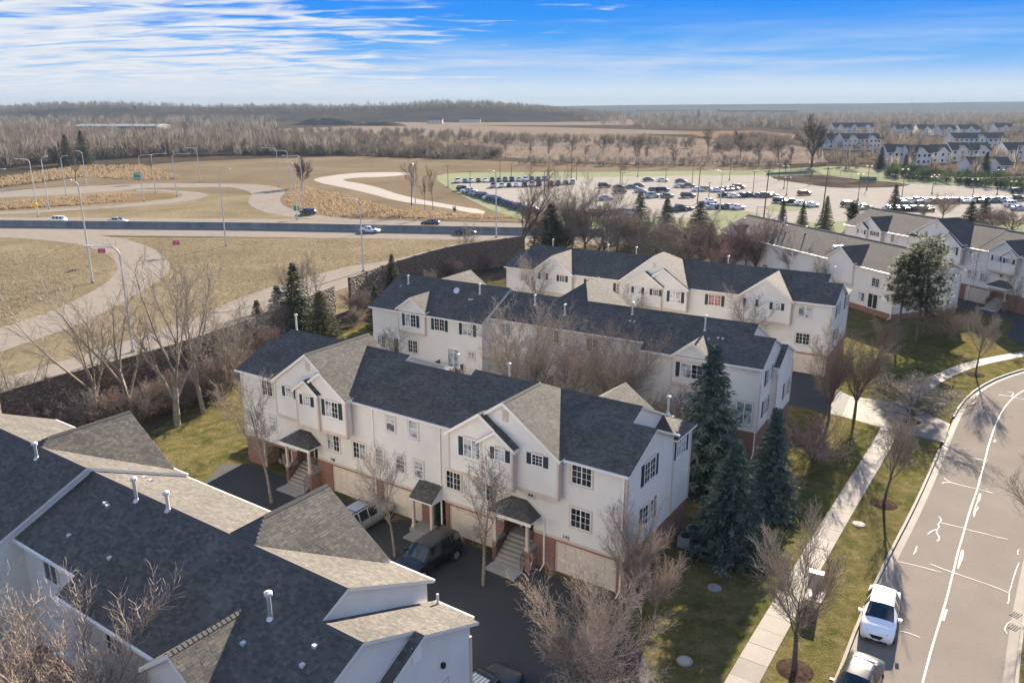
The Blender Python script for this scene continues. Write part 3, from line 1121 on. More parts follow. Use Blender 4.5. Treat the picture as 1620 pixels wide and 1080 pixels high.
def xg(root, xc, wq, zp, yf, s=0.69, yr=4.7, zr=10.3, m=0.46, zb=5.4, xa=None, xb=None, rear=False, end=None, ovf=0.22, shing=True, top=None, wall=None, trim=True, cap=True, band=True, caps=False, rake_in=0.25, short=None):
    """cross gable. xc centre, wq half width of the roof, zp peak, yf wall plane; rear=True looks the other way"""
    fl = (lambda y: 2 * yr - y) if rear else (lambda y: y)
    if rear:
        yf = fl(yf)
    zpl = zp
    ze = zp - s * wq

    def yv(z):
        return yr - (zr - z) / m
    for sg in (-1, 1):
        P = [(xc + sg * wq, yf - ovf, ze), (xc, yf - ovf, zp)]
        if short is not None:
            P += [(xc, short, zp), (xc + sg * wq, short, ze)]
        elif end is not None:
            P += [(xc, end, zp), (xc + sg * min(wq, (zp - (zr - m * max(0.0, end - yr))) / s + .2), end, zp - s * min(wq, (zp - (zr - m * max(0.0, end - yr))) / s + .2)), (xc + sg * (zp - zr) / s, yr, zr)]
        elif zp > zr:
            P += [(xc, yr - (zp - zr) / m, zp), (xc + sg * (zp - zr) / s, yr, zr)]
        else:
            P += [(xc, yv(zp) + .05, zp)]
        if short is not None:
            pass
        elif yv(ze) > yf - ovf + .05:
            P += [(xc + sg * wq, yv(ze), ze)]
        else:
            # the front slope crosses the gable above its eave
            pass
        slope(root, [(x, fl(y), z) for x, y, z in P], shing, top=top)
    if end is None and short is None and zp > zr and cap:
        d0 = (zp - zr) / s
        slope(root, [(xc - d0, fl(yr), zr), (xc, fl(yr - (zp - zr) / m), zp), (xc + d0, fl(yr), zr)], False, thick=0.05, top=top)
    xa = xc - wq + rake_in if xa is None else xa
    xb = xc + wq - rake_in if xb is None else xb
    zt = lambda x: zp - s * abs(x - xc) - 0.16
    prof = [(xa, zb), (xb, zb), (xb, zt(xb)), (xc, zp - .16), (xa, zt(xa))]
    if zb > zt(xa):
        prof = [(xa, zt(xa)), (xb, zt(xb)), (xc, zp - .16)]
    wall.prism(prof, 'y', fl(yf), fl(yf + max(0.5, (end - yf) if end is not None else 0.5)) if not rear else fl(yf + .5))
    if band and trim:
        mb = MB()
        y0, y1 = sorted((fl(yf - .03), fl(yf + .3)))
        mb.box(xa - .03, xb + .03, y0, y1, zb - .12, zb + .12)
        for x in (xa, xb):
            mb.box(x - .06, x + .06, y0, y1, zb + .12, zt(x))
        mb.build('trim_band', M['trim_tan'], root)
    # white rake boards under the roof edge
    mb = MB()
    for sg in (-1, 1):
        a = Vector((xc, yf - ovf - .012, zp - .02))
        b = Vector((xc + sg * wq, yf - ovf - .012, ze - .02))
        q = [a, b, b - Vector((0, 0, .2)), a - Vector((0, 0, .2))]
        q2 = [p + Vector((0, .04, 0)) for p in q]
        mb.add([(p.x, fl(p.y), p.z) for p in q + q2], [(0, 1, 2, 3), (7, 6, 5, 4), (0, 4, 5, 1), (3, 2, 6, 7), (1, 5, 6, 2), (0, 3, 7, 4)])
    mb.build('rake_board', M['fascia'], root)
    if caps:
        capm = wmesh(('ridge_cap',), ridge_cap_mesh)
        y = yf - ovf
        yend = end if end is not None else (yr - (zp - zr) / m if zp > zr else yv(zp))
        while y < yend - .1:
            put('ridge_cap', capm, root, Matrix.Translation((xc, fl(y + .11), zp + .012)) @ Matrix.Rotation(math.pi if rear else 0, 4, 'Z'))
            y += 0.205
    return ze


def ridge_cap_mesh():
    mb = MB()
    s_ = 0.69
    w_ = 0.15
    for sg in (-1, 1):
        mb.add([(0, -.11, .028), (sg * w_, -.11, .028 - s_ * w_), (sg * w_, .14, .006 - s_ * w_), (0, .14, .006), (0, -.11, .0), (sg * w_, -.11, -.012 - s_ * w_)],
               [(0, 1, 2, 3), (4, 5, 1, 0)])
    return mb.mesh('ridge_cap', [M['ridge']])


def section(root, wall, x0, x1, y0, y1, yr, zr, m=0.46, mr=None, ov=0.30, rx0=0.0, rx1=0.0, zb=2.46, shing=True, top=None, wx0=None, wx1=None):
    mr = m if mr is None else mr
    zf = lambda y: zr - m * (yr - y)
    zq = lambda y: zr - mr * (y - yr)
    a, b = x0 - rx0, x1 + rx1
    slope(root, [(a, y0 - ov, zf(y0 - ov)), (b, y0 - ov, zf(y0 - ov)), (b, yr, zr), (a, yr, zr)], shing, top=top)
    slope(root, [(b, y1 + ov, zq(y1 + ov)), (a, y1 + ov, zq(y1 + ov)), (a, yr, zr), (b, yr, zr)], shing, top=top)
    wx0 = x0 if wx0 is None else wx0
    wx1 = x1 if wx1 is None else wx1
    wall.prism([(y0, zb), (y1, zb), (y1, zq(y1) - .16), (yr, zr - .16), (y0, zf(y0) - .16)], 'x', wx0, wx1)
    # ridge cap strip
    mb = MB()
    for sg, mm in ((-1, m), (1, mr)):
        mb.add([(a, yr, zr + .03), (b, yr, zr + .03), (b, yr + sg * .16, zr - mm * .16 + .03), (a, yr + sg * .16, zr - mm * .16 + .03)], [(0, 1, 2, 3)])
    mb.build('ridge', M['ridge'], root, fix=False)
    # gutters
    for yy, z in ((y0 - ov, zf(y0 - ov)), (y1 + ov, zq(y1 + ov))):
        mb = MB()
        sg = -1 if yy < yr else 1
        ya, yb = sorted((yy + sg * .002, yy + sg * .11))
        mb.box(a + .01, b - .01, ya, yb, z - .13, z - .015)
        mb.build('gutter', M['fascia'], root)


def flue(root, x, y, z, h=0.75, r=0.075, galv=False, bend=False):
    mb = MB()
    mb.tube((x, y, z - .2), (x, y, z + h), r, n=10)
    mb.tube((x, y, z - .05), (x, y, z + .10), r * 2.2, r * 1.1, n=10)
    o = mb.build('vent_pipe', M['galv'] if galv else M['vent_white'], root, smooth=False)
    mb = MB()
    mb.tube((x, y, z + h), (x, y, z + h + .12), r * 1.9, n=12)
    mb.tube((x, y, z + h + .12), (x, y, z + h + .17), r * 1.9, r * .5, n=12)
    mb.build('cap', M['vent_white'], o)


def roof_vent(root, x, y, z):
    mb = MB()
    mb.box(x - .085, x + .085, y - .085, y + .085, z - .05, z + .09)
    mb.build('roof_vent', M['vent_white'], root)


def downspout(root, x, y, z1, z0=0.1, n=(0, -1)):
    mb = MB()
    xo, yo = x + n[0] * .05, y + n[1] * .05
    mb.box(xo - .05, xo + .05, yo - .04, yo + .04, z0 + .25, z1)
    mb.tube((xo, yo, z0 + .3), (xo + n[0] * .5, yo + n[1] * .5, z0 + .06), .045, n=6)
    mb.build('downspout', M['fascia'], root)


def text_mesh(s, size, m):
    cu = bpy.data.curves.new('txt', 'FONT')
    cu.body = s
    cu.size = size
    cu.align_x = 'CENTER'
    cu.align_y = 'CENTER'
    cu.extrude = 0.008
    ob = bpy.data.objects.new('txt', cu)
    COL.objects.link(ob)
    dg = bpy.context.evaluated_depsgraph_get()
    me = bpy.data.meshes.new_from_object(ob.evaluated_get(dg))
    bpy.data.objects.remove(ob)
    me.materials.clear()
    me.materials.append(m)
    return me


def number(root, s, x, y, z):
    me = text_mesh(s, 0.34, M['black_ink'])
    put('house_number', me, root, Matrix.Translation((x, y, z)) @ Matrix.Rotation(math.pi / 2, 4, 'X'))


def stair_porch(root, xl, xr, y_top=0.35, rise=0.178, n=8, run=0.25, roof=(3.62, 4.42), rx=(0.55, 0.5), ridge_in=(1.15, 1.1), yo=-1.25, lamp=True):
    """covered stair with brick cheek, posts and iron rails"""
    zt = n * rise + .1
    # steps
    for k in range(n):
        mb = MB()
        y0 = y_top - (n - 1 - k) * run - .03
        z1 = .1 + (k + 1) * rise
        mb.box(xl + .12, xr - .12, y0, y_top + (1.2 if k == n - 1 else .02 - (n - 2 - k) * run), z1 - rise - (0.05 if k else .1), z1)
        mb.build('step', M['step'], root)
    ys = y_top - (n - 1) * run - .05
    mb = MB()
    mb.box(xl + .02, xr - .02, ys - .85, ys + .02, .02, .19)
    mb.build('landing_slab', M['step'], root)
    # brick cheek walls with caps
    for x0, x1, y0 in ((xr - .10, xr + .22, -1.0), (xl - .22, xl + .10, -1.05)):
        mb = MB()
        mb.box(x0, x1, y0, 0.02 - .06, 0, zt - .06)
        mb.build('cheek_wall', M['brick'], root)
        mb = MB()
        mb.box(x0 - .04, x1 + .04, y0 - .04, -.04, zt - .06, zt + .05)
        mb.build('cheek_cap', M['step'], root)
    # posts
    for x in (xl - .05, xr + .06):
        mb = MB()
        mb.box(x - .085, x + .085, yo + .22, yo + .39, zt + .05, roof[0] - .12)
        mb.box(x - .13, x + .13, yo + .18, yo + .43, zt + .05, zt + .22)
        mb.box(x - .13, x + .13, yo + .18, yo + .43, roof[0] - .27, roof[0] - .12)
        mb.build('post', M['trim_tan'], root)
    # rails
    for x in (xl + .16, xr - .16):
        mb = MB()
        p0 = (x, ys + .06, .1 + rise + .85)
        p1 = (x, y_top - .1, zt + .85)
        mb.tube(p0, p1, .022, n=6)
        mb.tube((x, ys + .06, .1 + rise + .12), (x, y_top - .1, zt + .12), .015, n=5)
        mb.tube(p1, (x, y_top + .9, zt + .85), .022, n=6)
        L = 14
        for k in range(L + 1):
            f = k / L
            y = p0[1] + (p1[1] - p0[1]) * f
            z = p0[2] + (p1[2] - p0[2]) * f
            mb.tube((x, y, z - .75 if 0 < k < L else z - .9), (x, y, z), .010 if 0 < k < L else .02, n=4)
        mb.build('railing', M['iron'], root)
    # roof: a small hip against the wall
    a, b = xl - rx[0], xr + rx[1]
    zE, zA = roof
    ra, rb = a + ridge_in[0], b - ridge_in[1]
    slope(root, [(a, yo, zE), (b, yo, zE), (rb, -.02, zA), (ra, -.02, zA)], True, 'porch_roof', .10)
    slope(root, [(b, yo, zE), (b, -.02, zE), (rb, -.02, zA)], True, 'porch_roof', .10)
    slope(root, [(a, -.02, zE), (a, yo, zE), (ra, -.02, zA)], True, 'porch_roof', .10)
    mb = MB()
    mb.box(a + .06, b - .06, yo + .06, -.02, zE - .13, zE - .09)
    mb.box(a + .02, b - .02, yo + .01, yo + .05, zE - .24, zE - .085)
    mb.build('porch_beam', M['trim_white'], root)
    # door at the back of the recess
    mb = MB()
    mb.box(xl + .5, xl + 1.4, 1.30, 1.36, zt, zt + 2.05)
    o = mb.build('front_door', M['door_dark'], root)
    mb = MB()
    mb.box(xl + .42, xl + .5, 1.28, 1.36, zt, zt + 2.13)
    mb.box(xl + 1.4, xl + 1.48, 1.28, 1.36, zt, zt + 2.13)
    mb.build('door_frame', M['trim_white'], o)
    mb = MB()
    mb.box(xl + .34, xl + .46, -.10, -.02 + .04, zt + 1.45, zt + 1.75)
    mb.build('wall_lamp', M['iron'], root)


def corner_boards(root, pts, z0, z1):
    mb = MB()
    for x, y in pts:
        mb.box(x - .065, x + .065, y - .065, y + .065, z0, z1)
    mb.build('corner_board', M['trim_tan'], root)


def base_front(root, xs, doors, recess, y_back, depth_recess=1.5):
    """brick ground storey: a body, piers between the garage doors, lintels"""
    br = MB()
    x0, x1 = xs
    cuts = sorted([(a, b) for a, b in doors] + [(a, b) for a, b in recess])
    x = x0
    for a, b in cuts:
        if a > x:
            br.box(x, a, -.03, .17, 0, 2.44)
        x = b
    if x < x1:
        br.box(x, x1, -.03, .17, 0, 2.44)
    for a, b in doors:
        br.box(a, b, -.028, .168, 2.27, 2.439)
    x = x0
    for a, b in sorted(recess):
        br.box(x, a, .17, y_back, 0, 2.445)
        br.box(a, b, depth_recess, y_back, 0, 2.445)
        x = b
    br.box(x, x1, .17, y_back, 0, 2.445)
    br.build('brick_base', M['brick'], root)
    xx = x0 - .01
    for a, b in sorted(recess) + [(x1 + .01, None)]:
        mb = MB()
        mb.box(xx, a, -.05, .02, 2.40, 2.56)
        mb.build('trim_band', M['trim_tan'], root)
        xx = b


def wall_lower(wall, x0, x1, y0, y1, recess, z0=2.445, z1=3.45, dr=1.5):
    x = x0
    for a, b in sorted(recess):
        if a >= x1 or b <= x0:
            continue
        wall.box(x, a, y0, y1, z0, z1)
        wall.box(a, b, y0 + dr, y1, z0, z1)
        x = b
    wall.box(x, x1, y0, y1, z0, z1)


# ---------------- house A: the long block in the middle
def house_A():
    th = R(33.94)
    root = thing('townhouse_block', 'long pale townhouse block with two front gables and three porches, behind the parked SUVs', 'townhouse', (6.48, 41.48, 0), -th)
    W = MB()
    rec = [(-27.9, -25.6), (-14.5, -13.3), (-8.5, -6.2)]
    recs = [rec[0], rec[2]]
    for (x0, x1, y1) in ((-33.85, -32.9, 6.6), (-32.9, -20.3, 9.4), (-20.3, -14.0, 8.2), (-14.0, -1.5, 9.4), (-1.5, 0.0, 6.6)):
        wall_lower(W, x0, x1, 0, y1, recs)
    section(root, W, -33.85, -32.9 - .15, 0, 6.6, 3.3, 9.656, rx0=.25, zb=3.45, wx1=-32.9)
    section(root, W, -32.9, -20.3, 0, 9.4, 4.7, 10.3, rx0=.15, rx1=.15, zb=3.45)
    section(root, W, -20.15, -14.15, 0, 8.2, 4.1, 10.024, zb=3.45, wx0=-20.3, wx1=-14.0)
    section(root, W, -14.0, -1.5, 0, 9.4, 4.7, 10.3, rx0=.15, rx1=.15, zb=3.45)
    section(root, W, -1.35, 0, 0, 6.6, 3.3, 9.656, rx1=.25, zb=3.45, wx0=-1.5)
    # rear wing at the right end under a hip
    W.box(-3.2, -.004, 6.6, 9.5, 2.445, 7.6)
    zE, yy0, yy1, xE = 7.78, 6.5, 9.85, .28
    slope(root, [(xE, yy0, zE), (xE, yy1, zE), (xE - 1.68, (yy0 + yy1) / 2, zE + .78)])
    slope(root, [(-3.4, yy0, zE), (xE, yy0, zE), (xE - 1.68, (yy0 + yy1) / 2, zE + .78), (-3.4, (yy0 + yy1) / 2, zE + .78)], False)
    slope(root, [(xE, yy1, zE), (-3.4, yy1, zE), (-3.4, (yy0 + yy1) / 2, zE + .78), (xE - 1.68, (yy0 + yy1) / 2, zE + .78)])
    # cross gables
    xg(root, -25.37, 3.95, 10.9, -.6, wall=W, end=5.83, caps=True)
    xg(root, -23.62, 2.45, 9.92, -.9, wall=W, short=-.42)
    xg(root, -25.1, 1.35, 9.12, -1.1, wall=W, short=-.7)
    xg(root, -8.07, 4.1, 10.9, -.6, wall=W, caps=True)
    xg(root, -9.66, 2.75, 9.92, -.9, wall=W, short=-.42)
    xg(root, -8.3, 1.4, 9.13, -1.1, wall=W, short=-.7)
    xg(root, -5.0, 2.6, 9.7, 9.5, wall=W, rear=True, zb=5.2, trim=False)
    W.build('wall', M['siding'], root)
    doors = [(-31.85, -28.5), (-24.13, -19.85), (-19.0, -15.4), (-13.0, -9.3), (-4.7, -.45)]
    base_front(root, (-33.87, .02), doors, rec + [(-31.85, -28.5)], 9.38)
    for d in doors[1:]:
        garage_door(root, d[0] + .1, d[1] - .1, .08)
    # the open garage
    mb = MB()
    mb.box(-31.85, -28.5, 1.44, 1.495, 0.12, 2.4)
    g = mb.build('garage_interior', M['interior'], root)  # dark panel: the shade inside the garage put into its colour
    mb = MB()
    for k in range(6):
        mb.box(-31.5 + k * .5, -31.15 + k * .5, 1.0, 1.38, .12, .5 + (k * 37 % 5) * .28)
    mb.build('stored_box', M['concrete_old'], g)
    mb = MB()
    mb.box(-31.85, -31.72, -.03, .14, 0, 2.3)
    mb.box(-28.63, -28.5, -.03, .14, 0, 2.3)
    mb.build('garage_frame', M['trim_tan'], root)
    Wn = lambda u0, u1, z0, z1, **k: window(root, 'front', -(u0 + u1) / 2, z0 + .05, z1 - .05, abs(u0 - u1) - .12, k.pop('plane', 0.0), **k)
    Wn(31.41, 30.15, 6.4, 7.65, glass='glass')
    Wn(30.9, 30.1, 3.45, 4.78, kind='double', glass='glass_blind')
    Wn(27.95, 27.05, 7.1, 7.9, plane=-.6, kind='grid', shut=.34, glass='glass_blind')
    Wn(25.5, 24.7, 7.12, 7.9, plane=-1.1, kind='grid', shut=.32)
    Wn(23.42, 22.1, 6.65, 7.9, plane=-.9, shut=.36)
    Wn(24.45, 23.14, 3.5, 4.8)
    Wn(21.8, 20.5, 3.5, 4.8)
    Wn(27.5, 27.0, 4.6, 5.1, kind='small')
    Wn(26.13, 25.63, 4.6, 5.1, kind='small')
    for u in (18.0, 15.93):
        Wn(u + .42, u - .42, 6.38, 7.68, kind='double', glass='glass_blind')
    for u in (19.2, 17.24, 15.58):
        Wn(u + .42, u - .42, 3.48, 4.8, kind='double', glass='glass_blind')
    Wn(13.2, 11.95, 3.5, 4.82)
    Wn(10.58, 9.25, 3.5, 4.82)
    Wn(8.18, 7.68, 4.7, 5.17, kind='small')
    Wn(6.74, 6.24, 4.7, 5.17, kind='small')
    Wn(11.0, 9.66, 6.68, 7.97, plane=-.9, shut=.38, glass='glass_blind')
    Wn(8.45, 7.65, 7.18, 7.97, plane=-1.1, kind='grid', shut=.32)
    Wn(6.08, 5.25, 7.25, 8.0, plane=-.6, kind='grid', shut=.34)
    Wn(3.64, 2.24, 6.48, 7.78)
    Wn(3.64, 2.24, 3.6, 4.9)
    window(root, 'right', 3.05, 6.4, 7.7, 1.5, 0.0, shut=.38)
    window(root, 'right', 3.05, 3.55, 4.85, 1.5, 0.0, shut=.38)
    window(root, 'right', 7.85, 6.25, 7.5, 1.5, -.004, shut=.38)
    for xc, z in ((-7.98, 9.95), (-25.3, 9.95)):
        mb = MB()
        mb.box(xc - .22, xc + .22, -.645, -.59, z - .35, z + .35)
        o = mb.build('gable_vent', M['trim_tan'], root)
        mb = MB()
        for k in range(7):
            mb.box(xc - .17, xc + .17, -.665, -.645, z - .31 + k * .09, z - .26 + k * .09)
        mb.build('louvre', M['trim_tan'], o)
    stair_porch(root, -8.5, -6.2)
    stair_porch(root, -27.9, -25.6)
    # middle porch: lean-to roof on two posts beside a green door
    slope(root, [(-15.5, -1.25, 2.62), (-13.5, -1.25, 2.62), (-13.5, -.04, 3.5), (-15.5, -.04, 3.5)], True, 'porch_roof', .1)
    mb = MB()
    for x in (-15.4, -13.6):
        mb.prism([(-1.12, 2.45), (-.04, 2.45), (-.04, 3.37), (-1.12, 2.58)], 'x', x - .03, x + .03)
    mb.build('porch_cheek', M['siding_plain'], root)
    for x in (-15.3, -13.7):
        mb = MB()
        mb.box(x - .09, x + .09, -1.12, -.94, .35, 2.5)
        mb.box(x - .14, x + .14, -1.17, -.89, .35, .55)
        mb.build('post', M['trim_tan'], root)
    mb = MB()
    mb.box(-15.5, -13.4, -1.3, -.05, .02, .35)
    mb.build('stoop', M['step'], root)
    mb = MB()
    mb.box(-15.2, -14.2, -2.3, -1.32, .02, .22)
    mb.build('stoop', M['step'], root)
    mb = MB()
    mb.box(-14.499, -14.44, .3, 1.2, .36, 2.38)
    mb.build('front_door', M['door_green'], root)
    corner_boards(root, [(-33.85, 0), (0, 0), (0, 6.6), (-.004, 9.5)], 2.46, 7.7)
    number(root, '142', -3.9, -.045, 2.74)
    number(root, '148', -24.0, -.045, 2.74)
    for u in (19.67, 13.63):
        downspout(root, -u, 0, 7.8, .15)
    downspout(root, -.18, 0, 7.8, .1)
    downspout(root, -5.45, -.02, 3.5, .1)
    # flues on the rear slope
    for x, y, h in ((-1.0, 7.8, 1.1), (-12.6, 6.6, 1.0), (-33.2, 5.4, 1.3), (-17.5, 7.0, .9)):
        flue(root, x, y, 10.3 - .46 * (y - 4.7), h)
    return root


house_A()


# ---------------- houses seen from behind: the block in the foreground and the one behind the middle block
def end_bump(root, W, xe, sg, m=.42, y0=.4, y1=5.9, yr=3.4, zl=(6.1, 9.66)):
    """shallow projecting bay on the end wall with its own lower ridge; sg -1: projects to -x"""
    zr = zl[1] - m * (zl[0] - yr)
    xo = xe + sg * .5
    xa, xb = sorted((xe - sg * 0.0, xo))
    ra, rb = sorted((xe + sg * .152, xo + sg * .15))
    zf = lambda y: zr - m * (yr - y)
    zq = lambda y: zr - .5 * (y - yr)
    slope(root, [(ra, y0 - .45, zf(y0 - .45)), (rb, y0 - .45, zf(y0 - .45)), (rb, yr, zr), (ra, yr, zr)])
    slope(root, [(rb, y1 + .2, zq(y1 + .2)), (ra, y1 + .2, zq(y1 + .2)), (ra, yr, zr), (rb, yr, zr)])
    W.prism([(y0, 2.45), (y1, 2.45), (y1, zq(y1) - .16), (yr, zr - .16), (y0, zf(y0) - .16)], 'x', xa, xb)
    return xo


def rear_block(name, label, O, th, xt, xe, xs, xf, x_end, central=None, gables=(), rears=(), group=None, shing=True):
    """xt tall part starts, xe end wall, xs deep part ends, xf raised part starts, x_end far end"""
    root = thing(name, label, 'townhouse', (O[0], O[1], 0), math.pi - th, group)
    W = MB()
    # low end: long front slope down to a lower eave
    m1 = .42
    y0 = 0.0
    zl = 9.656
    section(root, W, xe, xt - .15, 0, 9.4, 6.1, zl, m=m1, mr=.46, rx0=.15, zb=2.45, shing=shing, wx1=xt)
    section(root, W, xt, xs, 0, 9.4, 4.7, 10.3, rx0=.15, zb=2.45, shing=shing)
    section(root, W, xs, xf, 0, 8.45, 4.7, 10.3, zb=2.45, shing=shing)
    section(root, W, xf, x_end, 0, 10.1, 5.05, 10.65, rx0=.15, rx1=.2, zb=2.45, shing=shing)
    xo = end_bump(root, W, xe, -1)
    for g in gables:
        xg(root, wall=W, shing=shing, **g)
    for g in rears:
        xg(root, wall=W, rear=True, shing=shing, **g)
    W.build('wall', M['siding'], root)
    br = MB()
    br.box(xe - .02, xf, .02, 8.4, 0, 2.448)
    br.box(xf, x_end + .02, .02, 10.08, 0, 2.448)
    br.box(xe - .52, xe, .42, 5.88, 0, 2.446)
    br.box(xe - .01, xs, 8.4, 9.43, 0, 2.449)
    br.build('brick_base', M['brick'], root)
    corner_boards(root, [(xe, 9.4), (xe - .5, .4), (xe - .5, 5.9), (xf, 10.1)], 2.46, 6.6)
    return root, xo


def house_F():
    g = [dict(xc=7.15, wq=3.85, zp=10.9, yf=.03, caps=True), dict(xc=23.6, wq=3.85, zp=10.95, yf=.03, caps=True, yr=5.05, zr=10.65)]
    r = [dict(xc=4.25, wq=2.1, zp=9.36, yf=10.0, zb=5.6, s=.72, caps=True)]
    root, xo = rear_block('townhouse_block', 'nearest townhouse block with tabbed dark shingles and four flue pipes, seen over its roof', (-3.0, 30.2), R(34.5), .95, -1.2, 13.4, 18.9, 33.0, gables=g, rears=r)
    window(root, 'rear', 16.4, 6.85, 7.95, 1.1, 8.45, kind='slide')
    window(root, 'rear', 20.3, 6.7, 8.0, 1.2, 10.1, kind='twin')
    window(root, 'rear', 4.25, 6.0, 7.3, 1.3, 10.0, shut=.36)
    window(root, 'rear', 9.5, 6.6, 7.7, 1.2, 9.4)
    window(root, 'left', 2.3, 4.75, 5.45, .6, xo, kind='small')
    mb = MB()
    mb.box(xo - .05, xo + .01, 3.5, 4.0, 7.55, 8.25)
    mb.build('gable_vent', M['trim_white'], root)
    mb = MB()
    mb.box(xo - .16, xo + .01, 2.18, 2.34, 6.3, 6.5)
    mb.build('wall_lamp', M['iron'], root)
    zs = lambda y: 10.3 - .46 * (y - 4.7)
    for x, y, h, gv in ((14.45, 5.05, 1.05, True), (12.2, 4.85, .8, False), (2.9, 6.75, 1.0, True)):
        flue(root, x, y, zs(y), h, .085, gv)
    flue(root, 22.6, 5.6, 10.4, .75, .08, True)
    for x, y in ((16.0, 5.75), (15.7, 5.8), (16.0, 7.6), (12.6, 7.6), (3.1, 7.9), (.2, 7.6)):
        roof_vent(root, x, y, zs(y))
    for x, y in ((.3, 6.9), (8.3, 2.5), (8.9, 2.6), (17.4, 2.6), (18.0, 2.6)):
        roof_vent(root, x, y, zs(y) if y > 4.7 else 10.3 - .46 * (4.7 - y))
    downspout(root, .4, 0, 7.6, .2, (0, -1))
    return root


house_F()


def house_B():
    g = [dict(xc=19.4, wq=4.3, zp=11.5, yf=-.6, s=.79), dict(xc=35.0, wq=3.2, zp=10.6, yf=-.6, yr=5.05, zr=10.65)]
    r = [dict(xc=5.85, wq=1.95, zp=9.36, yf=9.65, zb=5.6, s=.72), dict(xc=34.6, wq=1.9, zp=9.8, yf=10.35, zb=6.1, s=.70, yr=5.05, zr=10.65)]
    root, xo = rear_block('townhouse_block', 'townhouse block seen from behind across the leafless trees, with patio doors and a small balcony', (23.6 + .5185 * 2.3, 66.5 + .855 * 2.3), R(31.2), 2.05, .2, 10.5, 26.35, 39.9, gables=g, rears=r)
    Wr = lambda u0, u1, z0, z1, plane, **k: window(root, 'rear', (u0 + u1) / 2, z0 + .05, z1 - .05, abs(u0 - u1) - .12, plane, **k)
    Wr(35.4, 34.0, 6.75, 8.08, 10.35, shut=.36)
    Wr(31.97, 30.7, 6.75, 8.08, 10.1, shut=.36)
    Wr(28.62, 27.37, 6.75, 8.05, 10.1, shut=.36, kind='slide', glass='glass_blind')
    Wr(30.42, 29.05, 3.05, 5.15, 10.1, kind='slide', surround=False, name='patio_door')
    Wr(37.95, 36.5, 3.05, 5.2, 10.1, kind='slide', surround=False, name='patio_door')
    Wr(28.0, 27.2, 4.4, 5.2, 10.1, kind='slide', glass='glass_blind')
    Wr(39.4, 38.3, 3.85, 5.25, 10.1)
    Wr(35.36, 34.1, 3.95, 5.28, 10.1)
    Wr(25.4, 24.1, 6.85, 8.15, 8.45, kind='slide', glass='glass_blind')
    Wr(25.15, 24.37, 4.55, 5.35, 8.45)
    for u, z in ((19.5, 6.9), (15.5, 6.7)):
        Wr(u + .6, u - .6, z, z + 1.25, 8.45)
    for u in (21.5, 17.0, 12.5):
        Wr(u + .5, u - .5, 3.9, 5.0, 8.45)
    Wr(13.0, 11.4, 3.0, 5.0, 8.45, kind='slide', name='patio_door')
    Wr(6.85, 5.85 - 1.0, 6.2, 7.5, 9.65, shut=.36)
    Wr(2.0, .65, 3.0, 4.95, 9.4, kind='slide', glass='glass_blind', name='patio_door')
    window(root, 'left', 7.0, 6.1, 7.35, 1.5, .2, shut=.38)
    window(root, 'left', 2.1, 3.5, 4.85, 1.5, xo, shut=.38)
    window(root, 'left', 7.2, 3.4, 4.7, 1.3, .2, shut=.38)
    mb = MB()
    mb.box(xo - .05, xo + .01, 3.0, 3.45, 6.9, 7.6)
    mb.build('gable_vent', M['trim_white'], root)
    # little balcony at the patio door
    for xa, xb, y in ((28.6, 31.4, 10.1), (19.4, 22.2, 8.45)):
        mb = MB()
        mb.box(xa, xb, y, y + 1.3, 2.62, 2.76)
        o = mb.build('balcony', M['pole_dark'], root)
        mb = MB()
        for p, q in (((xa, y + 1.28), (xb, y + 1.28)), ((xa, y), (xa, y + 1.28)), ((xb, y), (xb, y + 1.28))):
            mb.tube((*p, 3.75), (*q, 3.75), .05, n=6)
            mb.tube((*p, 2.95), (*q, 2.95), .035, n=6)
            nb = 9
            for k in range(nb + 1):
                f = k / nb
                xx, yy = p[0] + (q[0] - p[0]) * f, p[1] + (q[1] - p[1]) * f
                mb.box(xx - .03, xx + .03, yy - .03, yy + .03, 2.76, 3.75)
        mb.build('railing', M['pole_dark'], o)
    zs = lambda y: 10.3 - .46 * (y - 4.7)
    for x, y, h in ((29.0, 6.4, .9), (22.8, 6.2, .9), (19.2, 6.9, .9), (13.0, 5.6, 1.0), (6.0, 6.3, 1.2), (38.0, 6.4, .8)):
        flue(root, x, y, (zs(y) if x < 26 else 10.65 - .46 * (y - 5.05)), h)
    for x, y in ((29.6, 7.4), (29.3, 7.4), (12.4, 6.5), (12.8, 6.5), (4.6, 7.0), (4.2, 7.0), (5.3, 7.3), (38.6, 6.9)):
        roof_vent(root, x, y, (zs(y) if x < 26 else 10.65 - .46 * (y - 5.05)))
    mb = MB()
    mb.tube((31.3, 7.0, 9.9), (31.3, 7.0, 10.2), .04, n=6)
    mb.tube((31.3, 7.1, 10.2), (31.3, 7.16, 10.24), .30, .33, n=14)
    mb.build('satellite_dish', M['galv'], root)
    downspout(root, 26.4, 10.1, 8.1, .3, (0, 1))
    downspout(root, .3, 9.4, 7.8, .3, (0, 1))
    return root


house_B()


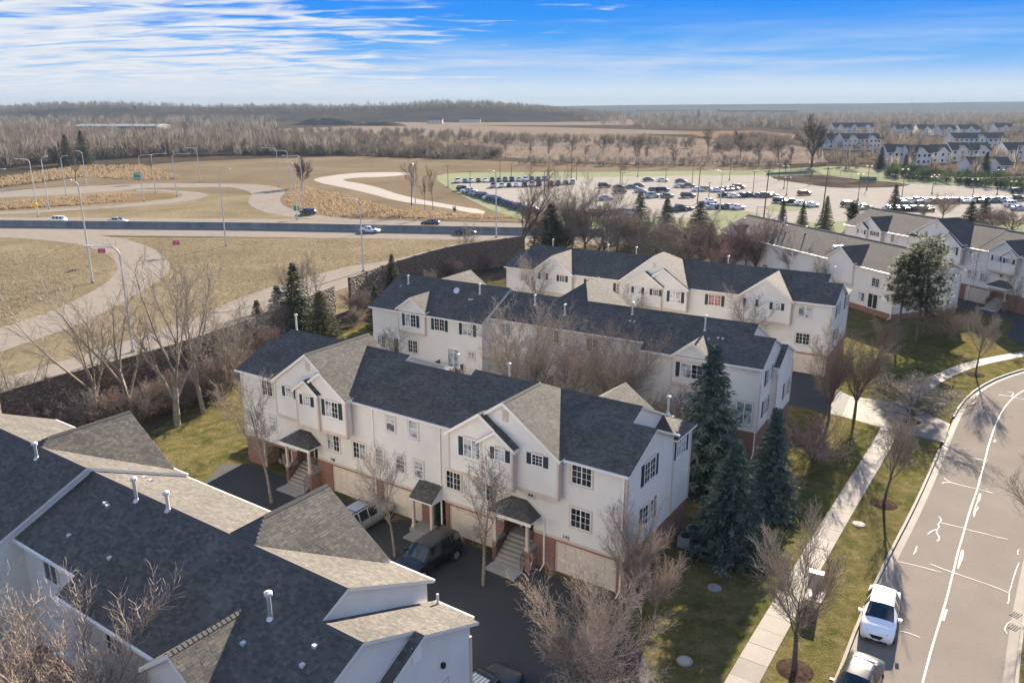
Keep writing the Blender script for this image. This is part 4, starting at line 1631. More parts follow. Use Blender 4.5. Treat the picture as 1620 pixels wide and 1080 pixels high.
def house_C():
    th = R(31.6)
    root = thing('townhouse_block', 'cream townhouse block in the third row with a tall central gable and many dark shutters', 'townhouse', (33.5, 81.6, 0), -th)
    W = MB()
    section(root, W, -40.3, -39.2, 0, 6.6, 3.3, 9.656, rx0=.25, wx1=-39.0)
    section(root, W, -39.0, -1.5, 0, 9.4, 4.7, 10.3, rx0=.15, rx1=.15)
    section(root, W, -1.35, 0, 0, 6.6, 3.3, 9.656, rx1=.25, wx0=-1.5)
    W.box(-3.2, -.004, 6.6, 9.5, 2.445, 7.6)
    zE, yy0, yy1, xE = 7.78, 6.5, 9.85, .28
    ym = (yy0 + yy1) / 2
    slope(root, [(xE, yy0, zE), (xE, yy1, zE), (xE - 1.68, ym, zE + .78)], False)
    slope(root, [(-3.4, yy0, zE), (xE, yy0, zE), (xE - 1.68, ym, zE + .78), (-3.4, ym, zE + .78)], False)
    slope(root, [(xE, yy1, zE), (-3.4, yy1, zE), (-3.4, ym, zE + .78), (xE - 1.68, ym, zE + .78)], False)
    xg(root, -33.2, 2.95, 10.2, -.6, s=.74, wall=W)
    xg(root, -19.84, 4.45, 11.45, -.6, s=.78, wall=W)
    xg(root, -18.5, 3.1, 10.1, -.85, wall=W, short=-.42)
    xg(root, -20.7, 2.35, 9.56, -1.05, wall=W, short=-.6)
    xg(root, -6.9, 3.0, 10.2, -.6, s=.72, wall=W)
    W.build('wall', M['siding'], root)
    doors = [(-36.5, -32.5), (-29, -25), (-15, -11), (-3.9, -.35)]
    base_front(root, (-40.32, .02), doors, [], 9.38)
    for d in doors:
        garage_door(root, d[0] + .1, d[1] - .1, .08)
    Wn = lambda u0, u1, z0, z1, **k: window(root, 'front', -(u0 + u1) / 2, z0 + .05, z1 - .05, abs(u0 - u1) - .12, k.pop('plane', 0.0), **k)
    Wn(38.25, 37.1, 6.35, 7.62, glass='glass_blind')
    Wn(34.9, 34.2, 7.0, 7.85, plane=-.6, kind='grid', shut=.34)
    Wn(32.25, 31.4, 7.0, 7.8, plane=-.6, kind='grid', shut=.34)
    Wn(28.75, 27.25, 6.4, 7.6, shut=.36, glass='glass_blind')
    Wn(24.8, 23.3, 6.2, 7.5, shut=.36, glass='glass_red')
    Wn(22.0, 21.1, 6.85, 7.62, plane=-1.05, kind='grid', shut=.34, glass='glass_blind')
    Wn(19.7, 18.9, 6.85, 7.62, plane=-1.05, kind='grid', shut=.34)
    Wn(17.65, 16.3, 6.3, 7.6, plane=-.85, shut=.36, glass='glass_blind')
    Wn(13.4, 11.9, 6.3, 7.55, shut=.36, glass='glass_red')
    Wn(8.95, 7.95, 6.95, 7.75, plane=-.6, kind='grid', shut=.34, glass='glass_blind')
    Wn(6.05, 5.2, 6.85, 7.65, plane=-.6, kind='grid', shut=.34, glass='glass_blind')
    Wn(3.5, 2.05, 6.25, 7.55, kind='slide', glass='glass_blind')
    Wn(3.5, 2.0, 3.3, 4.55)
    Wn(8.4, 7.9, 4.4, 4.9, kind='small')
    for u in (38, 28.5, 24, 15.5, 12.5, 10):
        Wn(u + .6, u - .6, 3.4, 4.7)
    window(root, 'right', 3.05, 6.2, 7.5, 1.5, 0.0, shut=.38)
    window(root, 'right', 3.05, 3.4, 4.7, 1.5, 0.0, shut=.38)
    window(root, 'right', 7.85, 6.1, 7.4, 1.4, -.004, shut=.38)
    mb = MB()
    mb.box(-20.0, -19.6, -.645, -.59, 9.95, 10.6)
    mb.build('gable_vent', M['trim_tan'], root)
    corner_boards(root, [(-40.3, 0), (0, 0), (-.004, 9.5)], 2.46, 7.7)
    downspout(root, -.18, 0, 7.8, .1)
    downspout(root, -29.9, 0, 7.8, .1)
    zs = lambda y: 10.3 - .46 * (y - 4.7)
    for x, y in ((-36.5, 5.4), (-28.5, 5.4), (-24.6, 5.3), (-13.0, 5.3), (-1.2, 5.6), (-21.0, 7.2)):
        flue(root, x, y, zs(y), 1.0)
    return root


house_C()


def house_D():
    th = R(70)
    root = thing('townhouse_block', 'white townhouse block with brown roof and a hip roofed porch, by the dark blue car', 'townhouse', (67.6, 117.3, 0), -th)
    W = MB()
    T = M['roof_brown']
    k = dict(shing=False, top=T)
    section(root, W, -26.0, 1.15, 0, 11.0, 5.5, 10.6, rx0=.25, rx1=0, **k)
    section(root, W, 1.15, 24.0, 0, 10.4, 5.2, 10.45, rx0=0, rx1=.25, **k)
    q = dict(yr=5.5, zr=10.6, wall=W, shing=False, top=T)
    xg(root, -19.8, 2.95, 10.0, -.6, **q)
    xg(root, -21.2, 1.4, 9.0, -.9, short=-.4, **q)
    xg(root, -6.3, 5.3, 11.45, -.6, s=.61, **q)
    xg(root, -3.6, 2.9, 9.75, -.95, short=-.4, **q)
    q2 = dict(yr=5.2, zr=10.45, wall=W, shing=False, top=T)
    xg(root, 5.65, 2.55, 9.85, -.6, **q2)
    xg(root, 6.85, 1.35, 8.85, -.85, short=-.4, **q2)
    xg(root, 16.0, 3.2, 10.2, -.6, **q2)
    # pent strip under the broad gable
    slope(root, [(-11.6, -.95, 8.15), (-6.4, -.95, 8.15), (-6.4, -.55, 8.55), (-11.6, -.55, 8.55)], False, 'pent_roof', .08)
    W.build('wall', M['siding'], root)
    doors = [(-24, -20), (-16, -12), (-.15, 4.1), (10, 14)]
    base_front(root, (-26.02, 24.02), doors, [], 10.3)
    for d in doors:
        garage_door(root, d[0] + .1, d[1] - .1, .08)
    Wn = lambda u0, u1, z0, z1, **k: window(root, 'front', -(u0 + u1) / 2, z0 + .05, z1 - .05, abs(u0 - u1) - .12, k.pop('plane', 0.0), **k)
    Wn(21.8, 20.6, 6.95, 7.7, plane=-.9, kind='grid', shut=.34, glass='glass_blind')
    Wn(19.1, 17.9, 6.95, 7.7, plane=-.6, kind='grid', shut=.34)
    Wn(15.5, 14.0, 6.4, 7.65)
    Wn(11.7, 10.9, 6.4, 7.6, kind='double')
    Wn(5.3, 4.2, 6.9, 7.8, plane=-.95, kind='grid', shut=.34, glass='glass_blind')
    Wn(3.1, 1.9, 6.55, 7.75, plane=-.95, kind='grid', shut=.36, glass='glass_blind')
    Wn(.27, -1.45, 6.25, 7.5, kind='slide', glass='glass_blind')
    Wn(.17, -1.46, 3.4, 4.65, glass='glass_blind')
    Wn(-2.07, -3.57, 3.35, 4.65, glass='glass_blind')
    Wn(-4.2, -5.2, 6.8, 7.55, plane=-.6, kind='grid', shut=.34, glass='glass_blind')
    Wn(-6.3, -7.4, 6.8, 7.5, plane=-.85, kind='grid', shut=.34, glass='glass_blind')
    Wn(-5.1, -5.65, 4.5, 5.0, kind='small')
    Wn(-6.4, -6.95, 4.5, 5.0, kind='small')
    for u in (18, 14, 9.5, 6):
        Wn(u + .6, u - .6, 3.4, 4.65)
    mb = MB()
    mb.box(-6.5, -6.1, -.645, -.59, 9.9, 10.7)
    mb.build('gable_vent', M['trim_tan'], root)
    stair_porch(root, 4.7, 7.2, roof=(3.35, 4.15), y_top=-.1)
    corner_boards(root, [(-26, 0), (1.15, 0), (24, 0)], 2.46, 7.7)
    downspout(root, .6, 0, 7.8, .1)
    return root


house_D()


def house_E():
    th = R(70.5)
    root = thing('townhouse_block', 'low long house with weathered grey brown roof, end gable behind the tall pines', 'house', (51.2, 105.0, 0), -th)
    W = MB()
    T = M['roof_brown']
    section(root, W, -41.5, -.2, 0, 11.4, 5.7, 9.05, m=.45, rx0=.3, rx1=.3, zb=.3, shing=False, top=T)
    q = dict(yr=5.7, zr=9.05, m=.45, wall=W, shing=False, top=T, zb=3.5, trim=False)
    xg(root, -37.5, 1.8, 7.9, -.3, **q)
    xg(root, -10.5, 2.9, 8.6, -.4, **q)
    W.build('wall', M['siding'], root)
    br = MB()
    br.box(-41.52, -.18, -.02, 11.42, 0, .9)
    br.build('brick_base', M['brick'], root)
    Wn = lambda u0, u1, z0, z1, **k: window(root, 'front', -(u0 + u1) / 2, z0 + .05, z1 - .05, abs(u0 - u1) - .12, k.pop('plane', 0.0), **k)
    Wn(4.7, 2.9, .95, 2.95, kind='slide', name='patio_door')
    Wn(6.6, 5.4, 1.5, 2.7)
    Wn(9.8, 8.2, 3.4, 4.7)
    Wn(4.4, 3.0, 4.0, 5.2)
    for u in (13, 18, 22, 28, 33, 38):
        Wn(u + .6, u - .6, 1.4, 2.7)
    window(root, 'right', 3.0, 3.2, 4.3, 1.2, -.2)
    corner_boards(root, [(-.2, 0), (-.2, 11.4)], .9, 5.9)
    downspout(root, -.3, 0, 6.1, .1)
    zs = lambda y: 9.05 - .45 * (5.7 - y)
    for x, y in ((-31, 5.3), (-24, 4.2), (-28, 3.5), (-39, 3.0)):
        flue(root, x, y, zs(y), .9, .09)
    mb = MB()
    mb.box(-14.6, -14.2, 1.6, 3.3, 7.2, 7.9)
    mb.build('roof_vent', M['galv'], root)
    return root


house_E()

# ------------------------------------------------------------------ cars
def car_shape(kind):
    """stations along x (front +x): (x, z_bottom, z_belt, z_top, half width, half width at roof, zone)"""
    if kind == 'sedan':
        S = [(2.30, .35, .62, .64, .60, .45, 'b'), (2.20, .22, .70, .72, .80, .62, 'b'), (1.75, .20, .80, .86, .88, .70, 'b'), (1.15, .20, .90, .97, .90, .72, 'ws'),
             (.30, .20, .93, 1.40, .90, .60, 'win'), (-.35, .20, .94, 1.46, .90, .60, 'pil'), (-.45, .20, .94, 1.46, .90, .60, 'win'), (-1.05, .20, .95, 1.40, .90, .58, 'rw'),
             (-1.75, .20, .97, 1.06, .88, .66, 'b'), (-2.20, .26, .95, 1.00, .84, .66, 'b'), (-2.33, .38, .80, .84, .72, .55, 'b')]
    elif kind == 'hatch':
        S = [(2.24, .35, .64, .66, .58, .42, 'b'), (2.12, .20, .76, .80, .80, .60, 'b'), (1.70, .18, .88, .96, .88, .70, 'b'), (1.20, .18, .95, 1.04, .89, .74, 'ws'),
             (.35, .18, .98, 1.50, .895, .62, 'win'), (-.30, .18, 1.00, 1.55, .895, .62, 'pil'), (-.40, .18, 1.00, 1.55, .895, .62, 'win'), (-1.25, .18, 1.05, 1.52, .89, .60, 'pil'), (-1.55, .18, 1.06, 1.46, .88, .58, 'rw'),
             (-2.05, .22, 1.04, 1.08, .84, .62, 'b'), (-2.24, .36, .86, .88, .72, .55, 'b')]
    elif kind == 'suv':
        S = [(2.38, .42, .78, .80, .66, .52, 'b'), (2.28, .30, .90, .94, .86, .70, 'b'), (1.80, .28, .98, 1.06, .93, .76, 'b'), (1.22, .28, 1.04, 1.13, .94, .78, 'ws'),
             (.55, .28, 1.06, 1.66, .94, .68, 'win'), (-.20, .28, 1.07, 1.72, .94, .69, 'pil'), (-.30, .28, 1.07, 1.72, .94, .69, 'win'), (-1.05, .28, 1.08, 1.72, .94, .69, 'pil'),
             (-1.17, .28, 1.08, 1.72, .94, .69, 'win'), (-1.90, .28, 1.10, 1.69, .93, .67, 'rw'), (-2.18, .30, 1.08, 1.14, .90, .74, 'b'), (-2.36, .42, .90, .92, .80, .68, 'b')]
    else:  # pickup
        S = [(2.75, .48, .88, .90, .72, .55, 'b'), (2.62, .34, 1.00, 1.05, .92, .74, 'b'), (2.05, .32, 1.06, 1.15, .97, .80, 'b'), (1.42, .32, 1.10, 1.20, .97, .82, 'ws'),
             (.75, .32, 1.12, 1.75, .97, .72, 'win'), (-.05, .32, 1.12, 1.80, .97, .72, 'pil'), (-.15, .32, 1.12, 1.80, .97, .72, 'win'), (-.80, .32, 1.12, 1.78, .97, .72, 'rw'),
             (-.95, .32, 1.12, 1.14, .97, .86, 'bed'), (-2.65, .34, 1.12, 1.14, .95, .86, 'b'), (-2.80, .46, 1.05, 1.07, .90, .80, 'b')]
    return S


def ring(st):
    x, zb, zl, zt, w, wt, z = st
    return [(x, w * .86, zb), (x, w * .985, zb + .14), (x, w, zb + (zl - zb) * .62), (x, w * .965, zl), (x, wt, zt - .035), (x, wt * .72, zt), (x, 0, zt + .018)]


def car_parts(kind, scale_w=1.0):
    S = car_shape(kind)
    body, glass = MB(), MB()
    rings = [ring(s) for s in S]
    n = len(rings[0])
    for sg in (1, -1):
        for i in range(len(S) - 1):
            zone = S[i][6]
            A, B = rings[i], rings[i + 1]
            for j in range(n - 1):
                q = [A[j], B[j], B[j + 1], A[j + 1]]
                q = [(x, sg * y * scale_w, z) for x, y, z in q]
                f = [(0, 1, 2, 3)] if sg > 0 else [(3, 2, 1, 0)]
                tgt = body
                if zone == 'win' and j == 3:
                    tgt = glass
                elif zone in ('ws', 'rw') and j in (4, 5):
                    tgt = glass
                tgt.add(q, f)
    for ri, rev in ((0, False), (-1, True)):
        A = rings[ri]
        loop = [(x, y * scale_w, z) for x, y, z in A] + [(x, -y * scale_w, z) for x, y, z in A[:-1]][::-1]
        body.add(loop, [list(range(len(loop)))])
    bot = [[(r[0][0], r[0][1] * scale_w, r[0][2]), (r[0][0], -r[0][1] * scale_w, r[0][2])] for r in rings]
    for a, b in zip(bot[:-1], bot[1:]):
        body.add([a[0], a[1], b[1], b[0]], [(0, 1, 2, 3)])
    return body, glass, S


WHEELX = dict(sedan=(1.42, -1.38, .32), hatch=(1.38, -1.34, .32), suv=(1.45, -1.42, .37), pickup=(1.75, -1.75, .40))


def wheel_mb(r, sg):
    t, rim = MB(), MB()
    t.tube((0, -.11, 0), (0, .11, 0), r, n=16)
    y = .112 * sg
    rim.tube((0, y - sg * .02, 0), (0, y + sg * .004, 0), r * .64, n=14)
    return t, rim


def weld(me):
    bm = bmesh.new()
    bm.from_mesh(me)
    bmesh.ops.remove_doubles(bm, verts=bm.verts, dist=0.002)
    bmesh.ops.recalc_face_normals(bm, faces=bm.faces)
    bm.to_mesh(me)
    bm.free()
    me.polygons.foreach_set('use_smooth', [True] * len(me.polygons))
    return me


CARM = {}


def car_meshes(kind):
    if kind in CARM:
        return CARM[kind]
    body, glass, S = car_parts(kind)
    wx = WHEELX[kind]
    bm_ = weld(body.mesh('body', M['paint'], fix=False))
    gm = weld(glass.mesh('window_glass', M['car_glass'], fix=False))
    hw = S[4][4]
    x1, x0 = S[0][0], S[-1][0]
    trims = {}
    mb = MB()
    zb = S[1][1]
    mb.box(x1 - .30, x1 - .02, -S[0][4] * .95, S[0][4] * .95, zb + .05, zb + .22)
    trims['bumper'] = mb.mesh('bumper', M['black_trim'])
    mb = MB()
    zt = S[0][3]
    mb.add([(x1 - .25, -S[0][4] * .72, zt + .05), (x1 - .25, S[0][4] * .72, zt + .05), (x1 + .015, S[0][4] * .62, zt - .04), (x1 + .015, -S[0][4] * .62, zt - .04), (x1 + .015, S[0][4] * .30, zt - .26), (x1 + .015, -S[0][4] * .30, zt - .26)], [(0, 1, 2, 3), (3, 2, 4, 5)])
    trims['grille'] = mb.mesh('grille', M['black_trim'])
    mb = MB()
    mb.box(x1 + .0, x1 + .025, -.15, .15, zt - .33, zt - .23)
    trims['number_plate'] = mb.mesh('number_plate', M['plate'])
    lamps = []
    for sg in (1, -1):
        mb = MB()
        y = S[1][4]
        z = S[1][2]
        mb.add([(x1 - .12, sg * y * .52, z - .12), (x1 - .50, sg * y * .985, z - .08), (x1 - .56, sg * y * 1.0, z + .05), (x1 - .12, sg * y * .62, z - .0)] +
               [(x1 - .02, sg * y * .52, z - .13), (x1 - .42, sg * y * 1.04, z - .08), (x1 - .50, sg * y * 1.04, z + .06), (x1 - .08, sg * y * .62, z + .03)],
               [(0, 1, 2, 3), (7, 6, 5, 4), (0, 4, 5, 1), (1, 5, 6, 2), (2, 6, 7, 3), (3, 7, 4, 0)])
        h = mb.mesh('headlight', M['lens'])
        mb = MB()
        mb.box(x0 + .02, x0 + .2, min(sg * S[-2][4] * .66, sg * S[-2][4] * .95), max(sg * S[-2][4] * .66, sg * S[-2][4] * .95), S[-2][2] - .26, S[-2][2] - .10)
        tl = mb.mesh('tail_light', M['tail'])
        mb = MB()
        mb.box(S[3][0] - .42, S[3][0] - .26, min(sg * (hw + .02), sg * (hw + .2)), max(sg * (hw + .02), sg * (hw + .2)), S[3][2] + .02, S[3][2] + .16)
        mr = mb.mesh('mirror', M['paint'])
        lamps += [('headlight', h), ('tail_light', tl), ('mirror', mr)]
    wheels = []
    for sg in (1, -1):
        t, rm = wheel_mb(wx[2], sg)
        wheels.append((sg, t.mesh('wheel', M['tyre']), rm.mesh('rim', M['rim'])))
    # wheel arches
    mb = MB()
    for x in wx[:2]:
        for sg in (1, -1):
            mb.tube((x, sg * (hw - .14), wx[2] + .02), (x, sg * (hw + .004), wx[2] + .02), wx[2] + .07, n=16)
    arch = mb.mesh('wheel_arch', M['black_trim'])
    # door gaps
    mb = MB()
    for xx in (S[4][0] - .62, S[4][0] + .52, S[4][0] - 1.55):
        for sg in (1, -1):
            mb.box(xx - .008, xx + .008, min(sg * (hw - .02), sg * (hw + .003)), max(sg * (hw - .02), sg * (hw + .003)), S[4][1] + .16, S[4][2] - .03)
    gap = mb.mesh('door_gap', M['black_trim'])
    CARM[kind] = dict(body=bm_, glass=gm, trims=trims, lamps=lamps, wheels=wheels, arch=arch, gap=gap, wx=wx, hw=hw, S=S)
    return CARM[kind]


def car(kind, color, x, y, z, rz, label, group=None, rack=False, cat='car', scale=1.0, name='parked_car'):
    D = car_meshes(kind)
    t = thing(name, label, cat, (x, y, z), rz, group)
    t.scale = (scale,) * 3
    col = (*color, 1)
    b = put('body', D['body'], t)
    b.color = col
    put('window_glass', D['glass'], t)
    for k, me in D['trims'].items():
        put(k, me, t)
    for k, me in D['lamps']:
        o = put(k, me, t)
        o.color = col
    put('wheel_arch', D['arch'], t)
    put('door_gap', D['gap'], t)
    for sg, tm, rm in D['wheels']:
        for xx in D['wx'][:2]:
            w = put('wheel', tm, t, Matrix.Translation((xx, sg * (D['hw'] - .10), D['wx'][2])))
            put('rim', rm, w)
    if rack:
        S = D['S']
        zt = S[5][3]
        mb = MB()
        for sg in (1, -1):
            mb.tube((S[4][0] - .1, sg * .58, zt + .03), (S[-3][0] + .1, sg * .58, zt + .05), .025, n=6)
        for xx in (.2, -1.2):
            mb.tube((xx, -.58, zt + .06), (xx, .58, zt + .06), .022, n=6)
        put('roof_rack', mb.mesh('roof_rack', M['black_trim']), t)
        mb = MB()
        for k in range(5):
            mb.box(-1.75, .1, -.46 + k * .195, -.46 + k * .195 + .14, zt - .005, zt + .026)
        o = put('roof_rib', mb.mesh('roof_rib', M['paint']), t)
        o.color = (.4, .43, .45, 1)
    return t


WHITE, SILVER, BLACK, NAVY, GREY, RED, BLUE, TAN = (.78, .78, .77), (.42, .43, .43), (.012, .012, .014), (.012, .022, .05), (.10, .105, .11), (.16, .015, .015), (.03, .07, .16), (.30, .25, .19)


def car_at(kind, color, px, dirpx, label, z=0.0, **kw):
    """px: ground pixel below the car's middle; dirpx: ground pixel that its nose points to"""
    a, b = G(*px, z), G(*dirpx, z)
    return car(kind, color, a[0], a[1], z, math.atan2(b[1] - a[1], b[0] - a[0]), label, **kw)


# near cars
def A_w(x, y):
    th = R(33.94)
    return (6.48 + x * math.cos(th) + y * math.sin(th), 41.48 - x * math.sin(th) + y * math.cos(th))


car_at('hatch', WHITE, (1391, 985), (1383.5, 1023), 'white hatchback parked nose forward at the kerb of the street', z=.012)
car_at('sedan', (.02, .022, .025), (1353, 1100), (1337, 1135), 'dark car at the kerb in front of the white hatchback, sun glinting on its glass', z=.012)
p = A_w(-18.55, -2.6)
car('suv', (.27, .28, .26), p[0], p[1], .114, -R(33.94) + R(90), 'silver grey SUV with black roof rails parked nose in at a garage door', rack=True)
p = A_w(-11.6, -3.9)
car('suv', (.005, .006, .009), p[0], p[1], .114, -R(33.94) + R(-94), 'black SUV parked nose out beside the middle porch', scale=1.06)
p = G(762, 1122, 0)
car('suv', (.03, .032, .035), p[0], p[1], .114, -R(33.94) + R(86), 'dark SUV with ribbed pale roof and rack in the alley, cut by the bottom edge', rack=True)
p = (80.5, 111.5)
car('sedan', (.012, .03, .075), p[0], p[1], .12, -R(70) + R(90) + math.pi, 'dark blue car parked on the far right driveway below the porch', cat='car')
# moving traffic
hw = lambda px, py: (px, py)
car_at('suv', WHITE, (90, 352.5), (60, 352.3), 'white SUV on the far carriageway, half hidden by the median wall', name='moving_car', z=.05)
car_at('sedan', SILVER, (187, 353), (230, 353.2), 'silver saloon on the far carriageway behind the median wall', name='moving_car', z=.05)
car_at('sedan', WHITE, (586, 368.0), (640, 369.6), 'white saloon driving on the near carriageway beside a lamp post', name='moving_car', z=.055)
car_at('sedan', BLACK, (737, 370.5), (790, 372.0), 'black saloon with red tinge driving on the near carriageway', name='moving_car', z=.055)
car_at('sedan', (.03, .03, .033), (681, 356), (640, 355), 'dark grey saloon on the far carriageway above the median wall', name='moving_car', z=.05)
car_at('suv', NAVY, (487, 339.5), (462, 337), 'navy blue SUV coming round the slip road by the small green sign', name='moving_car', z=.07)

# ------------------------------------------------------------------ the car park: one mesh per parked car
LOTM = {}


def lot_mesh(kind):
    if kind in LOTM:
        return LOTM[kind]
    body, glass, S = car_parts(kind)
    mb = MB()
    mb.add(body.v, body.f, 0)
    mb.add(glass.v, glass.f, 1)
    wx = WHEELX[kind]
    hw_ = S[4][4]
    for x in wx[:2]:
        for sg in (1, -1):
            mb.tube((x, sg * (hw_ - .2), wx[2]), (x, sg * (hw_ + .01), wx[2]), wx[2], n=12, mat=2)
            mb.tube((x, sg * (hw_ - .2), wx[2]), (x, sg * (hw_ + .02), wx[2]), wx[2] * .6, n=8, mat=3)
    x1, x0 = S[0][0], S[-1][0]
    for sg in (1, -1):
        a, b = sorted((sg * .42, sg * .66))
        mb.box(x1 - .3, x1 + .01, a, b, S[0][3] - .14, S[0][3], 4)
        mb.box(x0 - .01, x0 + .2, a, b, S[-1][3] - .2, S[-1][3] - .05, 5)
    me = mb.mesh('parked_car', [M['paint'], M['car_glass'], M['tyre'], M['rim'], M['lens'], M['tail']])
    LOTM[kind] = me
    return me


CN = [('white', WHITE), ('silver', SILVER), ('black', BLACK), ('dark grey', GREY), ('navy', NAVY), ('dark red', RED), ('blue', BLUE), ('tan', TAN)]
KN = dict(sedan='saloon', hatch='hatchback', suv='SUV', pickup='pickup truck')
ORD = ['first', 'second', 'third', 'fourth', 'fifth', 'sixth', 'seventh', 'eighth', 'ninth', 'tenth', 'eleventh', 'twelfth', 'thirteenth', 'fourteenth', 'fifteenth', 'sixteenth', 'seventeenth', 'eighteenth', 'nineteenth', 'twentieth']
CR = random.Random(5)


def lot_car(x, y, rz, label_fmt, kind=None, cn=None, group='cars in the car park'):
    kind = kind or CR.choice(['sedan', 'sedan', 'suv', 'suv', 'hatch', 'pickup'])
    cname, c = CN[cn] if cn is not None else CR.choice(CN[:5] * 3 + CN[5:])
    o = put('parked_car', lot_mesh(kind))
    o.location = (x, y, .10)
    o.rotation_euler = (0, 0, rz + CR.uniform(-.03, .03))
    s_ = CR.uniform(.96, 1.04)
    o.scale = (s_, s_, s_)
    o.color = (*[v * CR.uniform(.85, 1.15) for v in c], 1)
    return tag(o, label_fmt.format(c=cname, k=KN[kind]), 'car', group)


def lot_row(px0, px1, n, heading, where, kinds=None, cols=None, jit=.15):
    a, b = Vector(G(*px0)), Vector(G(*px1))
    for i in range(n):
        f = i / max(1, n - 1)
        q = a.lerp(b, f)
        lot_car(q.x + CR.uniform(-jit, jit), q.y + CR.uniform(-jit, jit), heading, '{c} {k}, ' + ORD[i] + ' from the left in ' + where, kinds[i] if kinds else None, cols[i] if cols else None)


up = math.pi / 2
lot_row((724, 289.5), (862, 286), 14, up - math.pi + .1, 'the back row of the car park', cols=[0, 3, 0, 5, 0, 4, 3, 3, 4, 1, 0, 5, 2, 1])
lot_row((781, 297), (853, 294.5), 7, up, 'the second row of the car park', cols=[1, 0, 2, 0, 4, 0, 2])
lot_row((871, 294), (906, 291.5), 4, up, 'the short middle row of the car park', cols=[5, 3, 2, 1])
lot_car(*G(733, 302), -.35, 'black {k} standing alone at the head of the slanting row', 'suv', 2)
lot_row((742, 306), (845, 338), 17, -.42, 'the slanting row along the grass edge', jit=.1)
SPOTS = [(956, 297, 2, 'suv', 0.1), (959, 317, 1, 'sedan', .1), (979.5, 299, 2, 'sedan', .2), (980.5, 306, 2, 'suv', .1), (999, 299, 3, 'sedan', 0), (1010, 296, 3, 'sedan', .1), (1013, 305, 1, 'sedan', .1),
         (1026, 287, 3, 'sedan', 0), (1048, 287.5, 0, 'sedan', .0), (1077, 289, 3, 'sedan', .1), (1075, 297, 0, 'sedan', 0), (1087, 297, 3, 'pickup', .1), (1036, 304, 3, 'suv', .3), (1048, 304, 2, 'suv', .3), (1031, 313, 1, 'suv', .2),
         (1055, 313, 3, 'sedan', .3), (1088, 313, 4, 'suv', .1), (1103, 303, 0, 'sedan', .2), (1117, 302.5, 7, 'suv', .1), (1134.5, 304, 0, 'sedan', .1), (1143, 303, 3, 'sedan', .1), (1151, 302, 7, 'sedan', .1), (1160, 301, 7, 'sedan', .1), (1168, 299, 3, 'suv', .1),
         (1123, 322, 0, 'sedan', .4), (1128, 331, 1, 'sedan', .2), (1142, 331, 2, 'sedan', .1), (1153, 331, 3, 'sedan', 0), (1166, 331.5, 0, 'sedan', .1), (1147, 312, 2, 'sedan', .1), (1161, 313, 0, 'sedan', .1), (1176, 312.5, 2, 'sedan', .1),
         (1185, 312, 2, 'sedan', 0), (1201, 312.5, 3, 'sedan', .1), (1211, 312.5, 3, 'suv', .1), (1221, 312, 1, 'sedan', .1), (1272, 309, 5, 'suv', .2), (1234, 321, 2, 'suv', -.2), (1251, 324, 2, 'pickup', -.2), (1268, 325.5, 0, 'sedan', -.1), (1284, 327.5, 0, 'sedan', -.1),
         (1342, 327, 2, 'suv', .2), (1355, 332, 1, 'sedan', .1), (1368, 331, 7, 'sedan', 0), (1609, 306, 2, 'suv', 0), (1607, 318, 2, 'pickup', .1), (1601, 327, 0, 'suv', 0), (1612, 333, 1, 'sedan', 0)]
for i, (x, y, c_, k_, a_) in enumerate(SPOTS):
    side = 'left' if x < 1060 else ('middle' if x < 1190 else 'right')
    dep = 'far' if y < 300 else ('central' if y < 315 else 'near')
    rank = sorted(q[0] for q in SPOTS).index(x)
    tail = ORD[rank % 20] + (' loose car from the left' if rank < 20 else (' past the pole' if rank < 40 else ' to the right'))
    lot_car(*G(x, y), a_, '{c} {k}, ' + dep + ' ' + side + ', ' + tail, k_, c_)
lot_row((1425, 322), (1592, 320), 15, up, 'the long backlit row')
lot_row((1405, 333), (1468, 334), 6, up, 'the glinting row next to the golden spruce')
lot_row((938, 341), (998, 340), 6, .15, 'the row half hidden by the bare trees')
lot_row((1062, 335), (1085, 333), 3, .15, 'the group between the two dark spruces')

# ------------------------------------------------------------------ vegetation
def norm3(v):
    l = math.sqrt(v[0] * v[0] + v[1] * v[1] + v[2] * v[2]) or 1.0
    return (v[0] / l, v[1] / l, v[2] / l)


def tilt(d, ang, az):
    """direction d turned by ang, around azimuth az"""
    ax = (0, 0, 1) if abs(d[2]) < .9 else (1, 0, 0)
    a = norm3((d[1] * ax[2] - d[2] * ax[1], d[2] * ax[0] - d[0] * ax[2], d[0] * ax[1] - d[1] * ax[0]))
    b = (d[1] * a[2] - d[2] * a[1], d[2] * a[0] - d[0] * a[2], d[0] * a[1] - d[1] * a[0])
    c, s = math.cos(ang), math.sin(ang)
    ca, sa = math.cos(az) * s, math.sin(az) * s
    return norm3((d[0] * c + a[0] * ca + b[0] * sa, d[1] * c + a[1] * ca + b[1] * sa, d[2] * c + a[2] * ca + b[2] * sa))


